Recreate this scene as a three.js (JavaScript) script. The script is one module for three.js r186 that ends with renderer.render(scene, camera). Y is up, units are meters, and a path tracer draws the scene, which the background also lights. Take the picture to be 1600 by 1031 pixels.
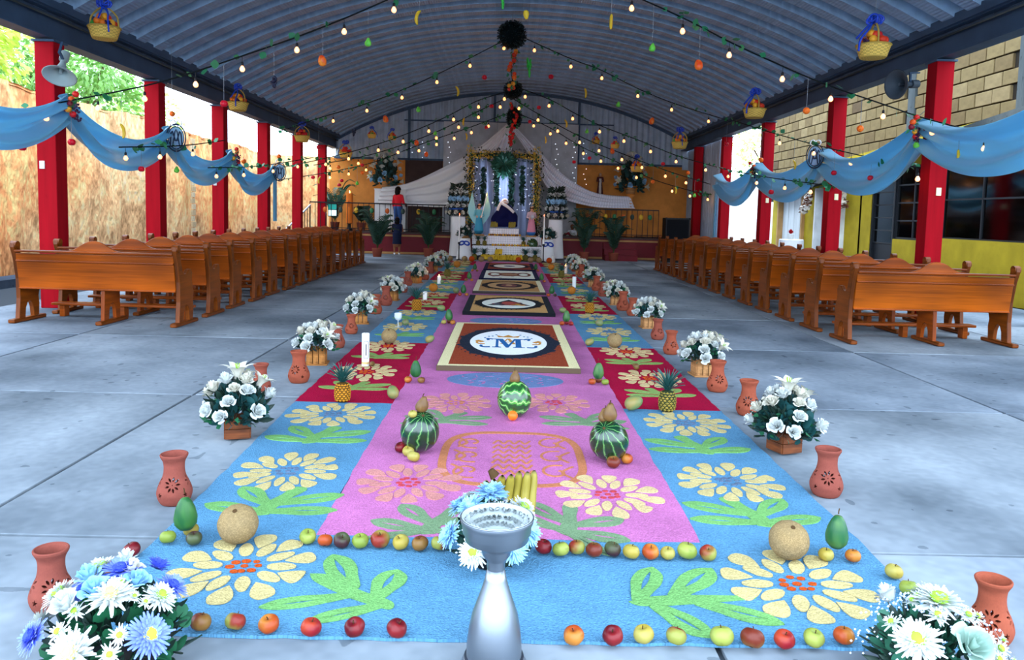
import * as THREE from 'three';
import { mergeGeometries } from 'three/addons/utils/BufferGeometryUtils.js';
import { RoundedBoxGeometry } from 'three/addons/geometries/RoundedBoxGeometry.js';
import { MarchingCubes } from 'three/addons/objects/MarchingCubes.js';
import { Brush, Evaluator, SUBTRACTION } from 'three-bvh-csg';

// ---------------------------------------------------------------- camera, sky, exposure
const scene = new THREE.Scene();
const FOCAL = 1230, MIDDLE = 440, EYE = 1.5, RAD = Math.PI / 180;
const camera = new THREE.PerspectiveCamera(2 * Math.atan(591 / FOCAL) / RAD, 1600 / 1182, 0.05, 200);
camera.setViewOffset(1600, 1182, 0, 151, 1600, 1031);
camera.position.set(0, EYE, 0);
camera.rotation.set(-4.92 * RAD, -0.48 * RAD, 1.44 * RAD, 'YXZ');
camera.updateMatrixWorld(true);

const renderer = new THREE.WebGLRenderer();
renderer.toneMapping = THREE.LinearToneMapping;
renderer.toneMappingExposure = 1.24;
renderer.shadowMap.enabled = true;

{ // bright hazy sky: white near the horizon, faintly bluer overhead
  const W = 64, H = 32, d = new Float32Array(W * H * 4);
  for (let y = 0; y < H; y++) for (let x = 0; x < W; x++) {
    const t = Math.max(0, (y + 0.5) / H * 2 - 1), i = (y * W + x) * 4;
    d[i] = 0.82 - 0.10 * t; d[i + 1] = 0.98 - 0.03 * t; d[i + 2] = 1.20 + 0.02 * t; d[i + 3] = 1;
  }
  const t = new THREE.DataTexture(d, W, H, THREE.RGBAFormat, THREE.FloatType);
  t.mapping = THREE.EquirectangularReflectionMapping; t.magFilter = THREE.LinearFilter; t.needsUpdate = true;
  scene.background = t; scene.environment = t; scene.backgroundIntensity = 5.6; scene.environmentIntensity = 5.6;
}

// ---------------------------------------------------------------- helpers
const V = (x, y, z) => new THREE.Vector3(x, y, z);
function rng(seed) { let s = seed | 0; return () => { s = (s + 0x6d2b79f5) | 0; let t = Math.imul(s ^ (s >>> 15), 1 | s); t = (t + Math.imul(t ^ (t >>> 7), 61 | t)) ^ t; return ((t ^ (t >>> 14)) >>> 0) / 4294967296; }; }
const rot = new THREE.Matrix4().extractRotation(camera.matrixWorld), inv = rot.clone().invert();
const sight = (px, py) => V(px - 800, MIDDLE - py, -FOCAL).applyMatrix4(rot);
function ground(px, py, h = 0) { const d = sight(px, py), t = (h - EYE) / d.y; return V(d.x * t, h, d.z * t); }   // surveyed point on the floor (or at height h)
function atZ(px, py, z) { const d = sight(px, py), t = -z / d.z; return V(d.x * t, EYE + d.y * t, -z); }          // surveyed point at distance z down the hall
function atX(px, py, x) { const d = sight(px, py), t = x / d.x; return V(x, EYE + d.y * t, d.z * t); }
function pixelX(v) { const q = V(v.x, v.y - EYE, v.z).applyMatrix4(inv); return 800 - FOCAL * q.x / q.z; }

const taken = {};
function numbered(name) { const n = taken[name] = (taken[name] ?? -1) + 1; return n ? name + '_' + String(n).padStart(3, '0') : name; }
function mesh(name, geo, m, parent = scene) {
  const o = new THREE.Mesh(Array.isArray(geo) ? mg(geo) : geo, m); o.name = parent === scene ? numbered(name) : name;
  o.castShadow = o.receiveShadow = true; parent.add(o); return o;
}
function tag(o, label, category, group, kind) { o.userData.label = label; o.userData.category = category; if (group) o.userData.group = group; if (kind) o.userData.kind = kind; return o; }
function thing(name, label, category, p = V(0, 0, 0), turn = 0, group) { const o = new THREE.Group(); o.name = numbered(name); o.position.copy(p); o.rotation.y = turn; scene.add(o); return tag(o, label, category, group); }
function dup(src, label, p, turn = 0, scale = 1) { const o = src.clone(); o.name = numbered(src.name.replace(/_\d{3}$/, '')); o.userData = { ...src.userData, label }; o.position.copy(p); o.rotation.y = turn; o.scale.setScalar(scale); scene.add(o); return o; }
function struct(name, geo, m) { const o = mesh(name, geo, m); o.userData.kind = 'structure'; return o; }
function structGroup(name) { const o = new THREE.Group(); o.name = numbered(name); o.userData.kind = 'structure'; scene.add(o); return o; }
function stuff(o) { o.userData.kind = 'stuff'; return o; }
const ordinal = ['nearest', 'second', 'third', 'fourth', 'fifth', 'sixth', 'seventh', 'eighth', 'ninth', 'tenth', 'eleventh', 'twelfth', 'thirteenth', 'fourteenth', 'fifteenth'];

function mg(list) {
  const out = list.map((g) => { let q = g.index ? g.toNonIndexed() : g.clone(); for (const k of Object.keys(q.attributes)) if (!['position', 'normal', 'uv', 'color'].includes(k)) q.deleteAttribute(k); return q; });
  const col = out.some((g) => g.attributes.color);
  for (const g of out) {
    const n = g.attributes.position.count;
    if (!g.attributes.uv) g.setAttribute('uv', new THREE.BufferAttribute(new Float32Array(n * 2), 2));
    if (!g.attributes.normal) g.computeVertexNormals();
    if (col && !g.attributes.color) g.setAttribute('color', new THREE.BufferAttribute(new Float32Array(n * 3).fill(1), 3));
  }
  return out.length === 1 ? out[0] : mergeGeometries(out);
}
const put = (g, x = 0, y = 0, z = 0, rx = 0, ry = 0, rz = 0, s = 1) => g.applyMatrix4(new THREE.Matrix4().compose(V(x, y, z), new THREE.Quaternion().setFromEuler(new THREE.Euler(rx, ry, rz)), typeof s === 'number' ? V(s, s, s) : V(...s)));
const box = (w, h, d, x = 0, y = 0, z = 0, rx = 0, ry = 0, rz = 0) => boxUV(put(new THREE.BoxGeometry(w, h, d), x, y, z, rx, ry, rz), w, h, d);
function boxUV(g, w, h, d) { const u = g.attributes.uv, dims = [[d, h], [d, h], [w, d], [w, d], [w, h], [w, h]]; for (let f = 0; f < 6; f++) for (let i = 0; i < 4; i++) u.setXY(f * 4 + i, u.getX(f * 4 + i) * dims[f][0], u.getY(f * 4 + i) * dims[f][1]); return g; }
const rbox = (w, h, d, r, x = 0, y = 0, z = 0, rx = 0, ry = 0, rz = 0, seg = 1) => put(new RoundedBoxGeometry(w, h, d, seg, r), x, y, z, rx, ry, rz);
const cyl = (r0, r1, h, x = 0, y = 0, z = 0, n = 12, rx = 0, ry = 0, rz = 0) => put(new THREE.CylinderGeometry(r0, r1, h, n), x, y, z, rx, ry, rz);
const ball = (r, x = 0, y = 0, z = 0, n = 10, s = [1, 1, 1]) => put(new THREE.SphereGeometry(r, n, Math.ceil(n * 0.7)), x, y, z, 0, 0, 0, s);
const lathe = (pts, n = 24) => new THREE.LatheGeometry(pts.map(([x, y]) => new THREE.Vector2(x, y)), n);
const curve = (pts, t = 0.5) => new THREE.CatmullRomCurve3(pts.map((p) => p.isVector3 ? p : V(...p)), false, 'catmullrom', t);
const tube = (pts, r, seg = 12, rad = 6) => new THREE.TubeGeometry(curve(pts), seg, r, rad, false);
const rod = (a, b, r, n = 5) => { const m = a.clone().add(b).multiplyScalar(0.5), d = b.clone().sub(a), g = new THREE.CylinderGeometry(r, r, d.length(), n); g.applyQuaternion(new THREE.Quaternion().setFromUnitVectors(V(0, 1, 0), d.normalize())); return g.translate(m.x, m.y, m.z); };
const poly = (pts) => new THREE.Shape(pts.map(([x, y]) => new THREE.Vector2(x, y)));
const spline = (pts, n = 40) => new THREE.Shape(new THREE.SplineCurve([...pts, pts[0]].map(([x, y]) => new THREE.Vector2(x, y))).getPoints(n));
const ext = (shape, depth, bevel = 0, seg = 6) => new THREE.ExtrudeGeometry(shape, { depth, bevelEnabled: bevel > 0, bevelThickness: bevel, bevelSize: bevel, bevelSegments: 1, curveSegments: seg });
function deform(g, f) { const p = g.attributes.position, v = V(0, 0, 0); for (let i = 0; i < p.count; i++) { v.fromBufferAttribute(p, i); f(v); p.setXYZ(i, v.x, v.y, v.z); } g.computeVertexNormals(); return g; }
function grid(nu, nv, f, thick = 0, su = 1, sv = 1) { // surface f(u, v), with a second skin when thick
  const P = [], U = [], I = [];
  const skin = (o, flip) => { const b = P.length / 3; for (let j = 0; j <= nv; j++) for (let i = 0; i <= nu; i++) { const q = f(i / nu, j / nv).add(o); P.push(q.x, q.y, q.z); U.push(i / nu * su, j / nv * sv); }
    for (let j = 0; j < nv; j++) for (let i = 0; i < nu; i++) { const a = b + j * (nu + 1) + i, c = a + nu + 1; flip ? I.push(a, c, a + 1, a + 1, c, c + 1) : I.push(a, a + 1, c, a + 1, c + 1, c); } };
  skin(V(0, 0, 0), false); if (thick) skin(thick.isVector3 ? thick : V(0, 0, -thick), true);
  const g = new THREE.BufferGeometry(); g.setAttribute('position', new THREE.Float32BufferAttribute(P, 3)); g.setAttribute('uv', new THREE.Float32BufferAttribute(U, 2)); g.setIndex(I); g.computeVertexNormals(); return g;
}
function paint(g, f) { // vertex colours from f(position, normal) -> [r, g, b] linear
  const p = g.attributes.position, n = g.attributes.normal, c = new Float32Array(p.count * 3), v = V(0, 0, 0), w = V(0, 0, 0);
  for (let i = 0; i < p.count; i++) { v.fromBufferAttribute(p, i); w.fromBufferAttribute(n, i); c.set(f(v, w), i * 3); }
  g.setAttribute('color', new THREE.BufferAttribute(c, 3)); return g;
}
const lin = (hex) => new THREE.Color(hex).toArray();
const mix3 = (a, b, t) => a.map((x, i) => x + (b[i] - x) * Math.min(1, Math.max(0, t)));

// value noise
const perm = (() => { const r = rng(7), a = []; for (let i = 0; i < 4096; i++) a.push(r()); return a; })();
const h3 = (x, y, z) => perm[(x * 131 + y * 617 + z * 1013) & 4095];
function noise(x, y, z = 0, wrap = 0) {
  const X = Math.floor(x), Y = Math.floor(y), Z = Math.floor(z), s = (t) => t * t * (3 - 2 * t), a = s(x - X), b = s(y - Y), c = s(z - Z), m = (k) => wrap ? ((k % wrap) + wrap) % wrap : k;
  const L = (p, q, t) => p + (q - p) * t, e = (i, j, k) => h3(m(X + i), m(Y + j), Z + k);
  return L(L(L(e(0, 0, 0), e(1, 0, 0), a), L(e(0, 1, 0), e(1, 1, 0), a), b), L(L(e(0, 0, 1), e(1, 0, 1), a), L(e(0, 1, 1), e(1, 1, 1), a), b), c);
}
const fbm = (x, y, z = 0, o = 4, wrap = 0) => { let s = 0, a = 0.5, k = 1; for (let i = 0; i < o; i++, a *= 0.5, k *= 2) s += a * noise(x * k, y * k, z + i * 9, wrap ? wrap * k : 0); return s / (1 - Math.pow(0.5, o)); };
function tex(W, H, f, srgb = true, size = 1) { // f(u, v) -> grey or [r, g, b] in 0..1
  const d = new Uint8Array(W * H * 4);
  for (let y = 0; y < H; y++) for (let x = 0; x < W; x++) { let c = f(x / W, y / H); if (typeof c === 'number') c = [c, c, c]; const i = (y * W + x) * 4; for (let k = 0; k < 3; k++) d[i + k] = Math.max(0, Math.min(255, c[k] * 255)); d[i + 3] = 255; }
  const t = new THREE.DataTexture(d, W, H); t.wrapS = t.wrapT = THREE.RepeatWrapping; t.magFilter = t.minFilter = THREE.LinearFilter; if (srgb) t.colorSpace = THREE.SRGBColorSpace;
  t.repeat.set(1 / (size.length ? size[0] : size), 1 / (size.length ? size[1] : size)); t.needsUpdate = true; return t;
}
function canvasTex(W, H, draw) { const c = document.createElement('canvas'); c.width = W; c.height = H; draw(c.getContext('2d'), W, H); const t = new THREE.CanvasTexture(c); t.colorSpace = THREE.SRGBColorSpace; return t; }
const M = (color, roughness = 0.7, o = {}) => new THREE.MeshPhysicalMaterial({ color, roughness, side: THREE.DoubleSide, specularIntensity: roughness > 0.6 ? 0.15 : 0.5, ...o });
const P = (color, roughness = 0.7, o = {}) => new THREE.MeshPhysicalMaterial({ color, roughness, side: THREE.DoubleSide, ...o });

// shared textures
const tGrain = tex(256, 256, (u, v) => 0.72 + 0.28 * noise(u * 128, v * 128, 1, 128), true, 0.5);
const tGrainBump = tex(256, 256, (u, v) => noise(u * 128, v * 128, 4, 128), false, 0.5);
const tSaw = tex(512, 512, (u, v) => 0.74 + 0.16 * noise(u * 170, v * 170, 1, 170) + 0.12 * fbm(u * 6, v * 6, 3, 3, 6), true, 0.9);
const tConcrete = tex(1024, 1024, (u, v) => {
  const a = fbm(u * 4, v * 4, 1, 5, 4), b = fbm(u * 9, v * 2, 5, 4, 0), s = noise(u * 90, v * 90, 3, 90), k = noise(u * 34, v * 34, 8, 34);
  const g = 0.52 + 0.36 * (a - 0.5) + 0.05 * (s - 0.5) - (k > 0.93 ? 0.12 : 0) + 0.12 * (b - 0.5);
  return [g * 1.0 + 0.085, g * 1.0 + 0.13, g * 1.0 + 0.175];
}, true, 3.3);
const tConcreteBump = tex(512, 512, (u, v) => fbm(u * 20, v * 20, 2, 4, 20), false, 2.1);
const tWood = tex(512, 512, (u, v) => { const w = fbm(u * 2, v * 22, 2, 4, 0), r = noise(u * 3, v * 120, 6), k = fbm(u * 1.7, v * 2.3, 9, 3); return 0.62 + 0.3 * (w - 0.5) + 0.12 * (r - 0.5) + 0.5 * (k - 0.35); }, true, 1.3);
const tRock = tex(1024, 1024, (u, v) => {
  const w = fbm(u * 22, v * 7, 2, 5, 0), a = fbm(u * 3, v * 3, 7, 4, 3), s = fbm(u * 90, v * 34, 4, 4), d = fbm(u * 2.2, v * 1.3, 13, 3);
  const g = 0.66 + 0.4 * (w - 0.5) + 0.42 * (s - 0.5), k = Math.max(0, (a - 0.52) * 3), o = Math.max(0, (d - 0.55) * 3);
  return [g * 1.22 + 0.14 * o + 0.08, g * (1.1 - 0.08 * o) + 0.06, g * (0.98 - 0.2 * o)].map((c) => c * (1.12 - 0.14 * k));
}, true, [6, 4]);
const tRockBump = tex(1024, 1024, (u, v) => 0.6 * fbm(u * 30, v * 10, 2, 5) + 0.4 * fbm(u * 80, v * 40, 6, 3), false, [4, 4]);
for (const t of [tWood, tRock, tRockBump, tConcrete]) t.wrapS = t.wrapT = THREE.MirroredRepeatWrapping;
const tWeave = tex(128, 128, (u, v) => 0.86 + 0.07 * Math.sin(u * 128 * 1.57) + 0.07 * Math.sin(v * 128 * 1.57), true, 0.12);
const tWear = tex(512, 512, (u, v) => 0.86 + 0.2 * (fbm(u * 6, v * 6, 3, 5, 6) - 0.5) - (noise(u * 60, v * 60, 2, 60) > 0.94 ? 0.08 : 0), true, 1.6);
const tLace = tex(256, 256, (u, v) => { const q = Math.hypot((u * 8 % 1) - 0.5, (v * 8 % 1) - 0.5); return q > 0.2 && q < 0.36 ? 0.8 : 0.97 - 0.16 * noise(u * 60, v * 60, 3, 60) * (q < 0.2 ? 1 : 0.4); }, true, 0.6);
const tCrimp = tex(64, 64, (u) => 0.5 + 0.5 * Math.sin(u * Math.PI * 2 * 4), false, 0.22);
const tCrimpWear = tex(512, 256, (u, v) => 0.83 + 0.22 * (fbm(u * 24, v * 3, 5, 4) - 0.5), true, [2.4, 0.6]);
const tBasket = tex(128, 128, (u, v) => 0.72 + 0.28 * (Math.sin(u * 50) * Math.sin(v * 50 + (Math.floor(u * 8) % 2) * 3.14) > 0 ? 1 : 0.35), true, 0.3);

// ---------------------------------------------------------------- materials of the place
const mConcrete = M('#c9c9c8', 0.82, { map: tConcrete, bumpMap: tConcreteBump, bumpScale: 0.004 });
const mSlabs = [mConcrete, M('#d0cfcc', 0.8, { map: tConcrete, bumpMap: tConcreteBump, bumpScale: 0.004 }), M('#c2c4c6', 0.85, { map: tConcrete, bumpMap: tConcreteBump, bumpScale: 0.004 })];
const mJoint = M('#3a4046', 0.95);
const mRoof = M('#9fbedc', 0.42, { metalness: 0.1, bumpMap: tCrimp, bumpScale: 0.006, map: tCrimpWear });
const mRoofRib = M('#9fbedc', 0.42, { metalness: 0.1, map: tCrimpWear });
const mSteel = M('#405a76', 0.55, { map: tWear });
const mRed = M('#ac0c1c', 0.75, { map: tWear });
const mRock = M('#e2c4a8', 0.95, { map: tRock, bumpMap: tRockBump, bumpScale: 0.06 });
const mYellow = M('#c0a62c', 0.8, { map: tWear }), mYellowWarm = mYellow;
const mOrange = M('#ee9a4c', 0.8, { map: tWear }), mOrangeDeep = mOrange;
const mSheet = M('#b8cade', 0.5, { metalness: 0.1, map: tWear }), mSheetSide = mSheet;
const mBlock = [M('#86714c', 0.92, { map: tWear }), M('#7a6544', 0.92, { map: tWear }), M('#947e58', 0.92, { map: tWear }), M('#66523a', 0.92, { map: tWear })];
const mMortar = M('#2c261f', 0.95), mCement = M('#7a786f', 0.9, { map: tConcrete });
const mGlassDark = P('#1a2226', 0.08, { transmission: 1, thickness: 0, color: '#5d6b70' });
const mFrame = M('#16191d', 0.5), mWhitePaint = M('#f2f2ee', 0.7, { map: tWear });
const mDark = M('#14161a', 0.6), mBlackIron = M('#17191d', 0.45, { metalness: 0.5 });
const mRedStage = M('#7c1524', 0.6, { map: tWear }), mCream = M('#c99a62', 0.7, { map: tWear });

// ---------------------------------------------------------------- floor: cast concrete slabs with open joints
const floorG = structGroup('floor');
mesh('joint_bed', box(30, 0.1, 42, 0, -0.068, -11), mJoint, floorG);
{
  const xs = [-7.2, -4.88, -2.47, 0.78, 4.05, 6.6, 9.4], zs = [9.4, 6.9, 4.4, 1.7, -0.9, -3.46, -6.2, -9.0, -11.7, -14.4, -17.1, -19.8, -22.5, -25.2, -27.9, -30];
  const r = rng(3), wob = rng(11);
  for (let i = 0; i < xs.length - 1; i++) for (let j = 0; j < zs.length - 1; j++) {
    const w = xs[i + 1] - xs[i] - 0.024, d = zs[j] - zs[j + 1] - 0.024, cx = (xs[i] + xs[i + 1]) / 2, cz = (zs[j] + zs[j + 1]) / 2;
    const g = rbox(w, 0.03, d, 0.004, 0, -0.015, 0), u = g.attributes.uv, p = g.attributes.position, ox = wob() * 3, oz = wob() * 3;
    for (let k = 0; k < u.count; k++) u.setXY(k, p.getX(k) + ox, p.getZ(k) + oz);
    const o = mesh('slab', g, mSlabs[Math.floor(r() * 3)], floorG); o.position.set(cx, (r() - 0.5) * 0.003, cz);
  }
}
struct('ground', box(160, 0.1, 160, 0, -0.19, -30), M('#8b8478', 0.95, { map: tConcrete }));

// ---------------------------------------------------------------- vaulted roof of self-supporting arched sheets on eave beams
const XL = -6.48, XR = 6.58, YL = 4.12, YR = 4.36, APEX = 6.0;
const archY = (x) => { const t = (x - XL) / (XR - XL), half = (XR - XL) / 2, rise = APEX - (YL + YR) / 2, Rr = (half * half + rise * rise) / (2 * rise), xc = x - (XL + XR) / 2; return Math.sqrt(Rr * Rr - xc * xc) - (Rr - rise) + YL + (YR - YL) * t; };
const roofG = structGroup('roof');
{
  const pitch = 0.64, n = 45, N = 56;
  const prof = [[0, 0.0, 0], [0.14, 0, 0], [0.19, 0.24, 0], [0.42, 0.24, 1], [0.47, 0, 0], [0.64, 0, 0]]; // [along hall, height, crimped flat]
  const strip = (k0, k1) => grid(N, 1, (u, v) => { const a = prof[k0], b = prof[k1], x = XL + (XR - XL) * u, z = a[0] + (b[0] - a[0]) * v, h = a[1] + (b[1] - a[1]) * v; return V(x, archY(x) + h, -z); }, 0, 14, 0.3);
  const flat = [strip(2, 3), strip(0, 1), strip(4, 5)], side = [strip(1, 2), strip(3, 4)];
  const gA = mg(flat), gB = mg(side);
  for (let i = 0; i < n; i++) {
    const s = mesh('roof_panel', gA, mRoof, roofG); s.position.z = -1.5 - i * pitch;  // unseen front panels reach this far to limit skylight on the foreground
    const e = mesh('panel_web', gB, mRoofRib, s);
  }
  mesh('ridge_cap_edge', grid(N, 1, (u, v) => { const x = XL + (XR - XL) * u; return V(x, archY(x) - 0.04 + 0.22 * v, -1.46); }, 0.02), mRoofRib, roofG);
}
{ // eave beams with lip
  const beam = (x, y, s) => { const g = structGroup('trim_' + (s < 0 ? 1 : 2));
    mesh('beam_web', box(0.06, 0.36, 28.4, x, y - 0.12, -15.7), mSteel, g); mesh('beam_flange', box(0.26, 0.02, 25, x, y - 0.31, -17.4), mSteel, g);
    mesh('beam_flange', box(0.3, 0.02, 28.4, x, y + 0.07, -15.7), mSteel, g); mesh('gutter', box(0.12, 0.14, 25, x - s * 0.16, y + 0.14, -17.4), mSteel, g);
    mesh('conduit', box(0.025, 0.025, 28.4, x - s * 0.1, y - 0.02, -15.7), mCement, g); };
  beam(XL, 4.08, -1); beam(XR, 4.32, 1);
}
// columns
const colL = [4.8, 8.05, 11.3, 14.6, 17.85, 21.05, 24.4, 27.65], colR = [4.6, 8.4, 12.2, 15.95, 20.15, 23.9, 27.4];
function column(x, z, h, m, side, i) {
  const g = thing('concrete_column', `${side < 0 ? 'crimson' : 'bright red'} square concrete column, ${i < 2 ? 'out of view ' + ordinal[i] : ordinal[i - 2] + ' in view'} on the ${side < 0 ? 'tan wall' : 'yellow building'} side`, 'column', V(x, 0, -z), 0, 'red columns carrying the roof');
  mesh('shaft', rbox(0.27, h, 0.28, 0.012, 0, h / 2, 0), m, g);
  mesh('cap_plate', box(0.32, 0.03, 0.34, 0, h + 0.005, 0), mSteel, g);
  return g;
}
colL.forEach((z, i) => { const g = column(XL + 0.02, z, 3.72, mRed, -1, i); if (i === 2 || i === 4) { mesh('switch_plate', box(0.07, 0.11, 0.012, -0.06, 2.02, 0.146), mWhitePaint, g); } });
colR.forEach((z, i) => { const g = column(XR - 0.02, z, 3.96, mRed, 1, i); if (i >= 2 && i <= 4) mesh('switch_plate', box(0.075, 0.12, 0.012, 0.02, 2.0, 0.146), M('#e6d9b0', 0.5), g); });

// ---------------------------------------------------------------- left yard wall, kerb
{
  const r = rng(21), top = (z) => 3.72 + 0.16 * (fbm(z * 0.7, 2, 1, 4) - 0.5) * 2 - Math.max(0, z - 22) * 0.02;
  const wall = structGroup('wall_left'), mQuoin = [M('#d8c4a0', 0.95, { map: tWear }), M('#c9b088', 0.95, { map: tWear })];
  const g = grid(220, 40, (u, v) => { const z = 8 + 24 * u, y = v * top(z); return V(-9.4 + 0.32 * (fbm(z * 1.9, y * 0.45, 3, 4) - 0.5) + 0.05 * (fbm(z * 7, y * 2, 9, 2) - 0.5), y, -z); }, V(-0.3, 0, 0), 24, 3.7);
  mesh('rough_face', g, mRock, wall);
  mesh('coping', grid(220, 1, (u, v) => { const z = 8 + 24 * u; return V(-9.4 - 0.4 * v + 0.2 * (fbm(z * 1.9, 1.6, 3, 4) - 0.5), top(z), -z); }, V(0, -0.05, 0), 24, 0.4), mRock, wall);
  for (const z of [16.4, 23.2]) for (let k = 0; k < 20; k++) mesh('quoin_brick', rbox(0.06, 0.155, 0.19 + 0.05 * (k % 2), 0.01, -9.2 + 0.012 * (k % 3), 0.1 + k * 0.172, -z), mQuoin[k % 2], wall);
  struct('trim_3', box(0.5, 0.22, 22, -8.95, 0.02, -19), M('#5b6470', 0.9, { map: tConcrete }));
}
// trees beyond the wall
const leafQuad = (() => { const g = new THREE.BufferGeometry(); g.setAttribute('position', new THREE.Float32BufferAttribute([0, 0, 0, -0.3, 0.45, 0.1, 0, 1, 0, 0.3, 0.45, 0.1], 3)); g.setAttribute('uv', new THREE.Float32BufferAttribute([0.5, 0, 0, 0.5, 0.5, 1, 1, 0.5], 2)); g.setIndex([0, 1, 2, 0, 2, 3]); g.computeVertexNormals(); return g; })();
function leaves(n, seed, place, size, shape = leafQuad) { const r = rng(seed), out = []; for (let i = 0; i < n; i++) { const [p, d] = place(r); const q = new THREE.Quaternion().setFromUnitVectors(V(0, 1, 0), d.clone().normalize()).multiply(new THREE.Quaternion().setFromAxisAngle(V(0, 1, 0), r() * 6.3)); const s = size * (0.7 + r() * 0.6); out.push(shape.clone().applyMatrix4(new THREE.Matrix4().compose(p, q, V(s, s, s)))); } return mg(out); }
const leafMat = (c, t = 0.35) => P(c, 0.6, { transmission: t, thickness: 0 });
const mTree = [leafMat('#c6d85c', 0.45), leafMat('#7fae52', 0.4), leafMat('#b2cc6c', 0.45)];
function tree(x, y, z, rx, ry, n, m, seed, label, leaf = 0.18) {
  const t = thing('tree', label, 'tree', V(x, 0, z), 0, 'trees beyond the left wall');
  const blobs = [], r = rng(seed); for (let i = 0; i < 16; i++) blobs.push([V((r() - 0.5) * 2 * rx * 0.7, y + (r() - 0.5) * 2 * ry * 0.7, (r() - 0.5) * 2 * rx * 0.7), 0.3 + r() * 0.25]);
  stuff(mesh('foliage', leaves(n, seed, (q) => { const b = blobs[Math.floor(q() * blobs.length)], d = V(q() - 0.5, q() - 0.5, q() - 0.5).normalize(); return [d.clone().multiplyScalar(rx * b[1] * (0.75 + 0.35 * q())).add(b[0]), d.add(V(0, -0.4, 0))]; }, leaf), m, t));
  mesh('trunk', mg([tube([[0, 0, 0], [0.1, y * 0.5, 0.1], [0, y, 0]], 0.16, 8, 7), ...blobs.slice(0, 7).map(([b]) => rod(V(0, y * 0.6, 0), b, 0.04))]), M('#5a4634', 0.9), t);
}
tree(-12.6, 4.7, -17.6, 1.9, 1.2, 5000, mTree[0], 31, 'bright yellow-green tree over the wall at the left picture edge');
tree(-12.6, 4.7, -22.6, 2.2, 1.5, 6500, mTree[1], 32, 'dense blue-green leafy tree between the two front left columns', 0.17);
tree(-14.0, 4.0, -29.5, 1.8, 1.1, 3500, mTree[2], 33, 'pale sunlit tree seen low behind the second left column');
tree(-17.5, 4.2, -24.0, 2.2, 1.4, 3500, mTree[0], 34, 'light green tree farther back behind the dense leafy one');

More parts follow.
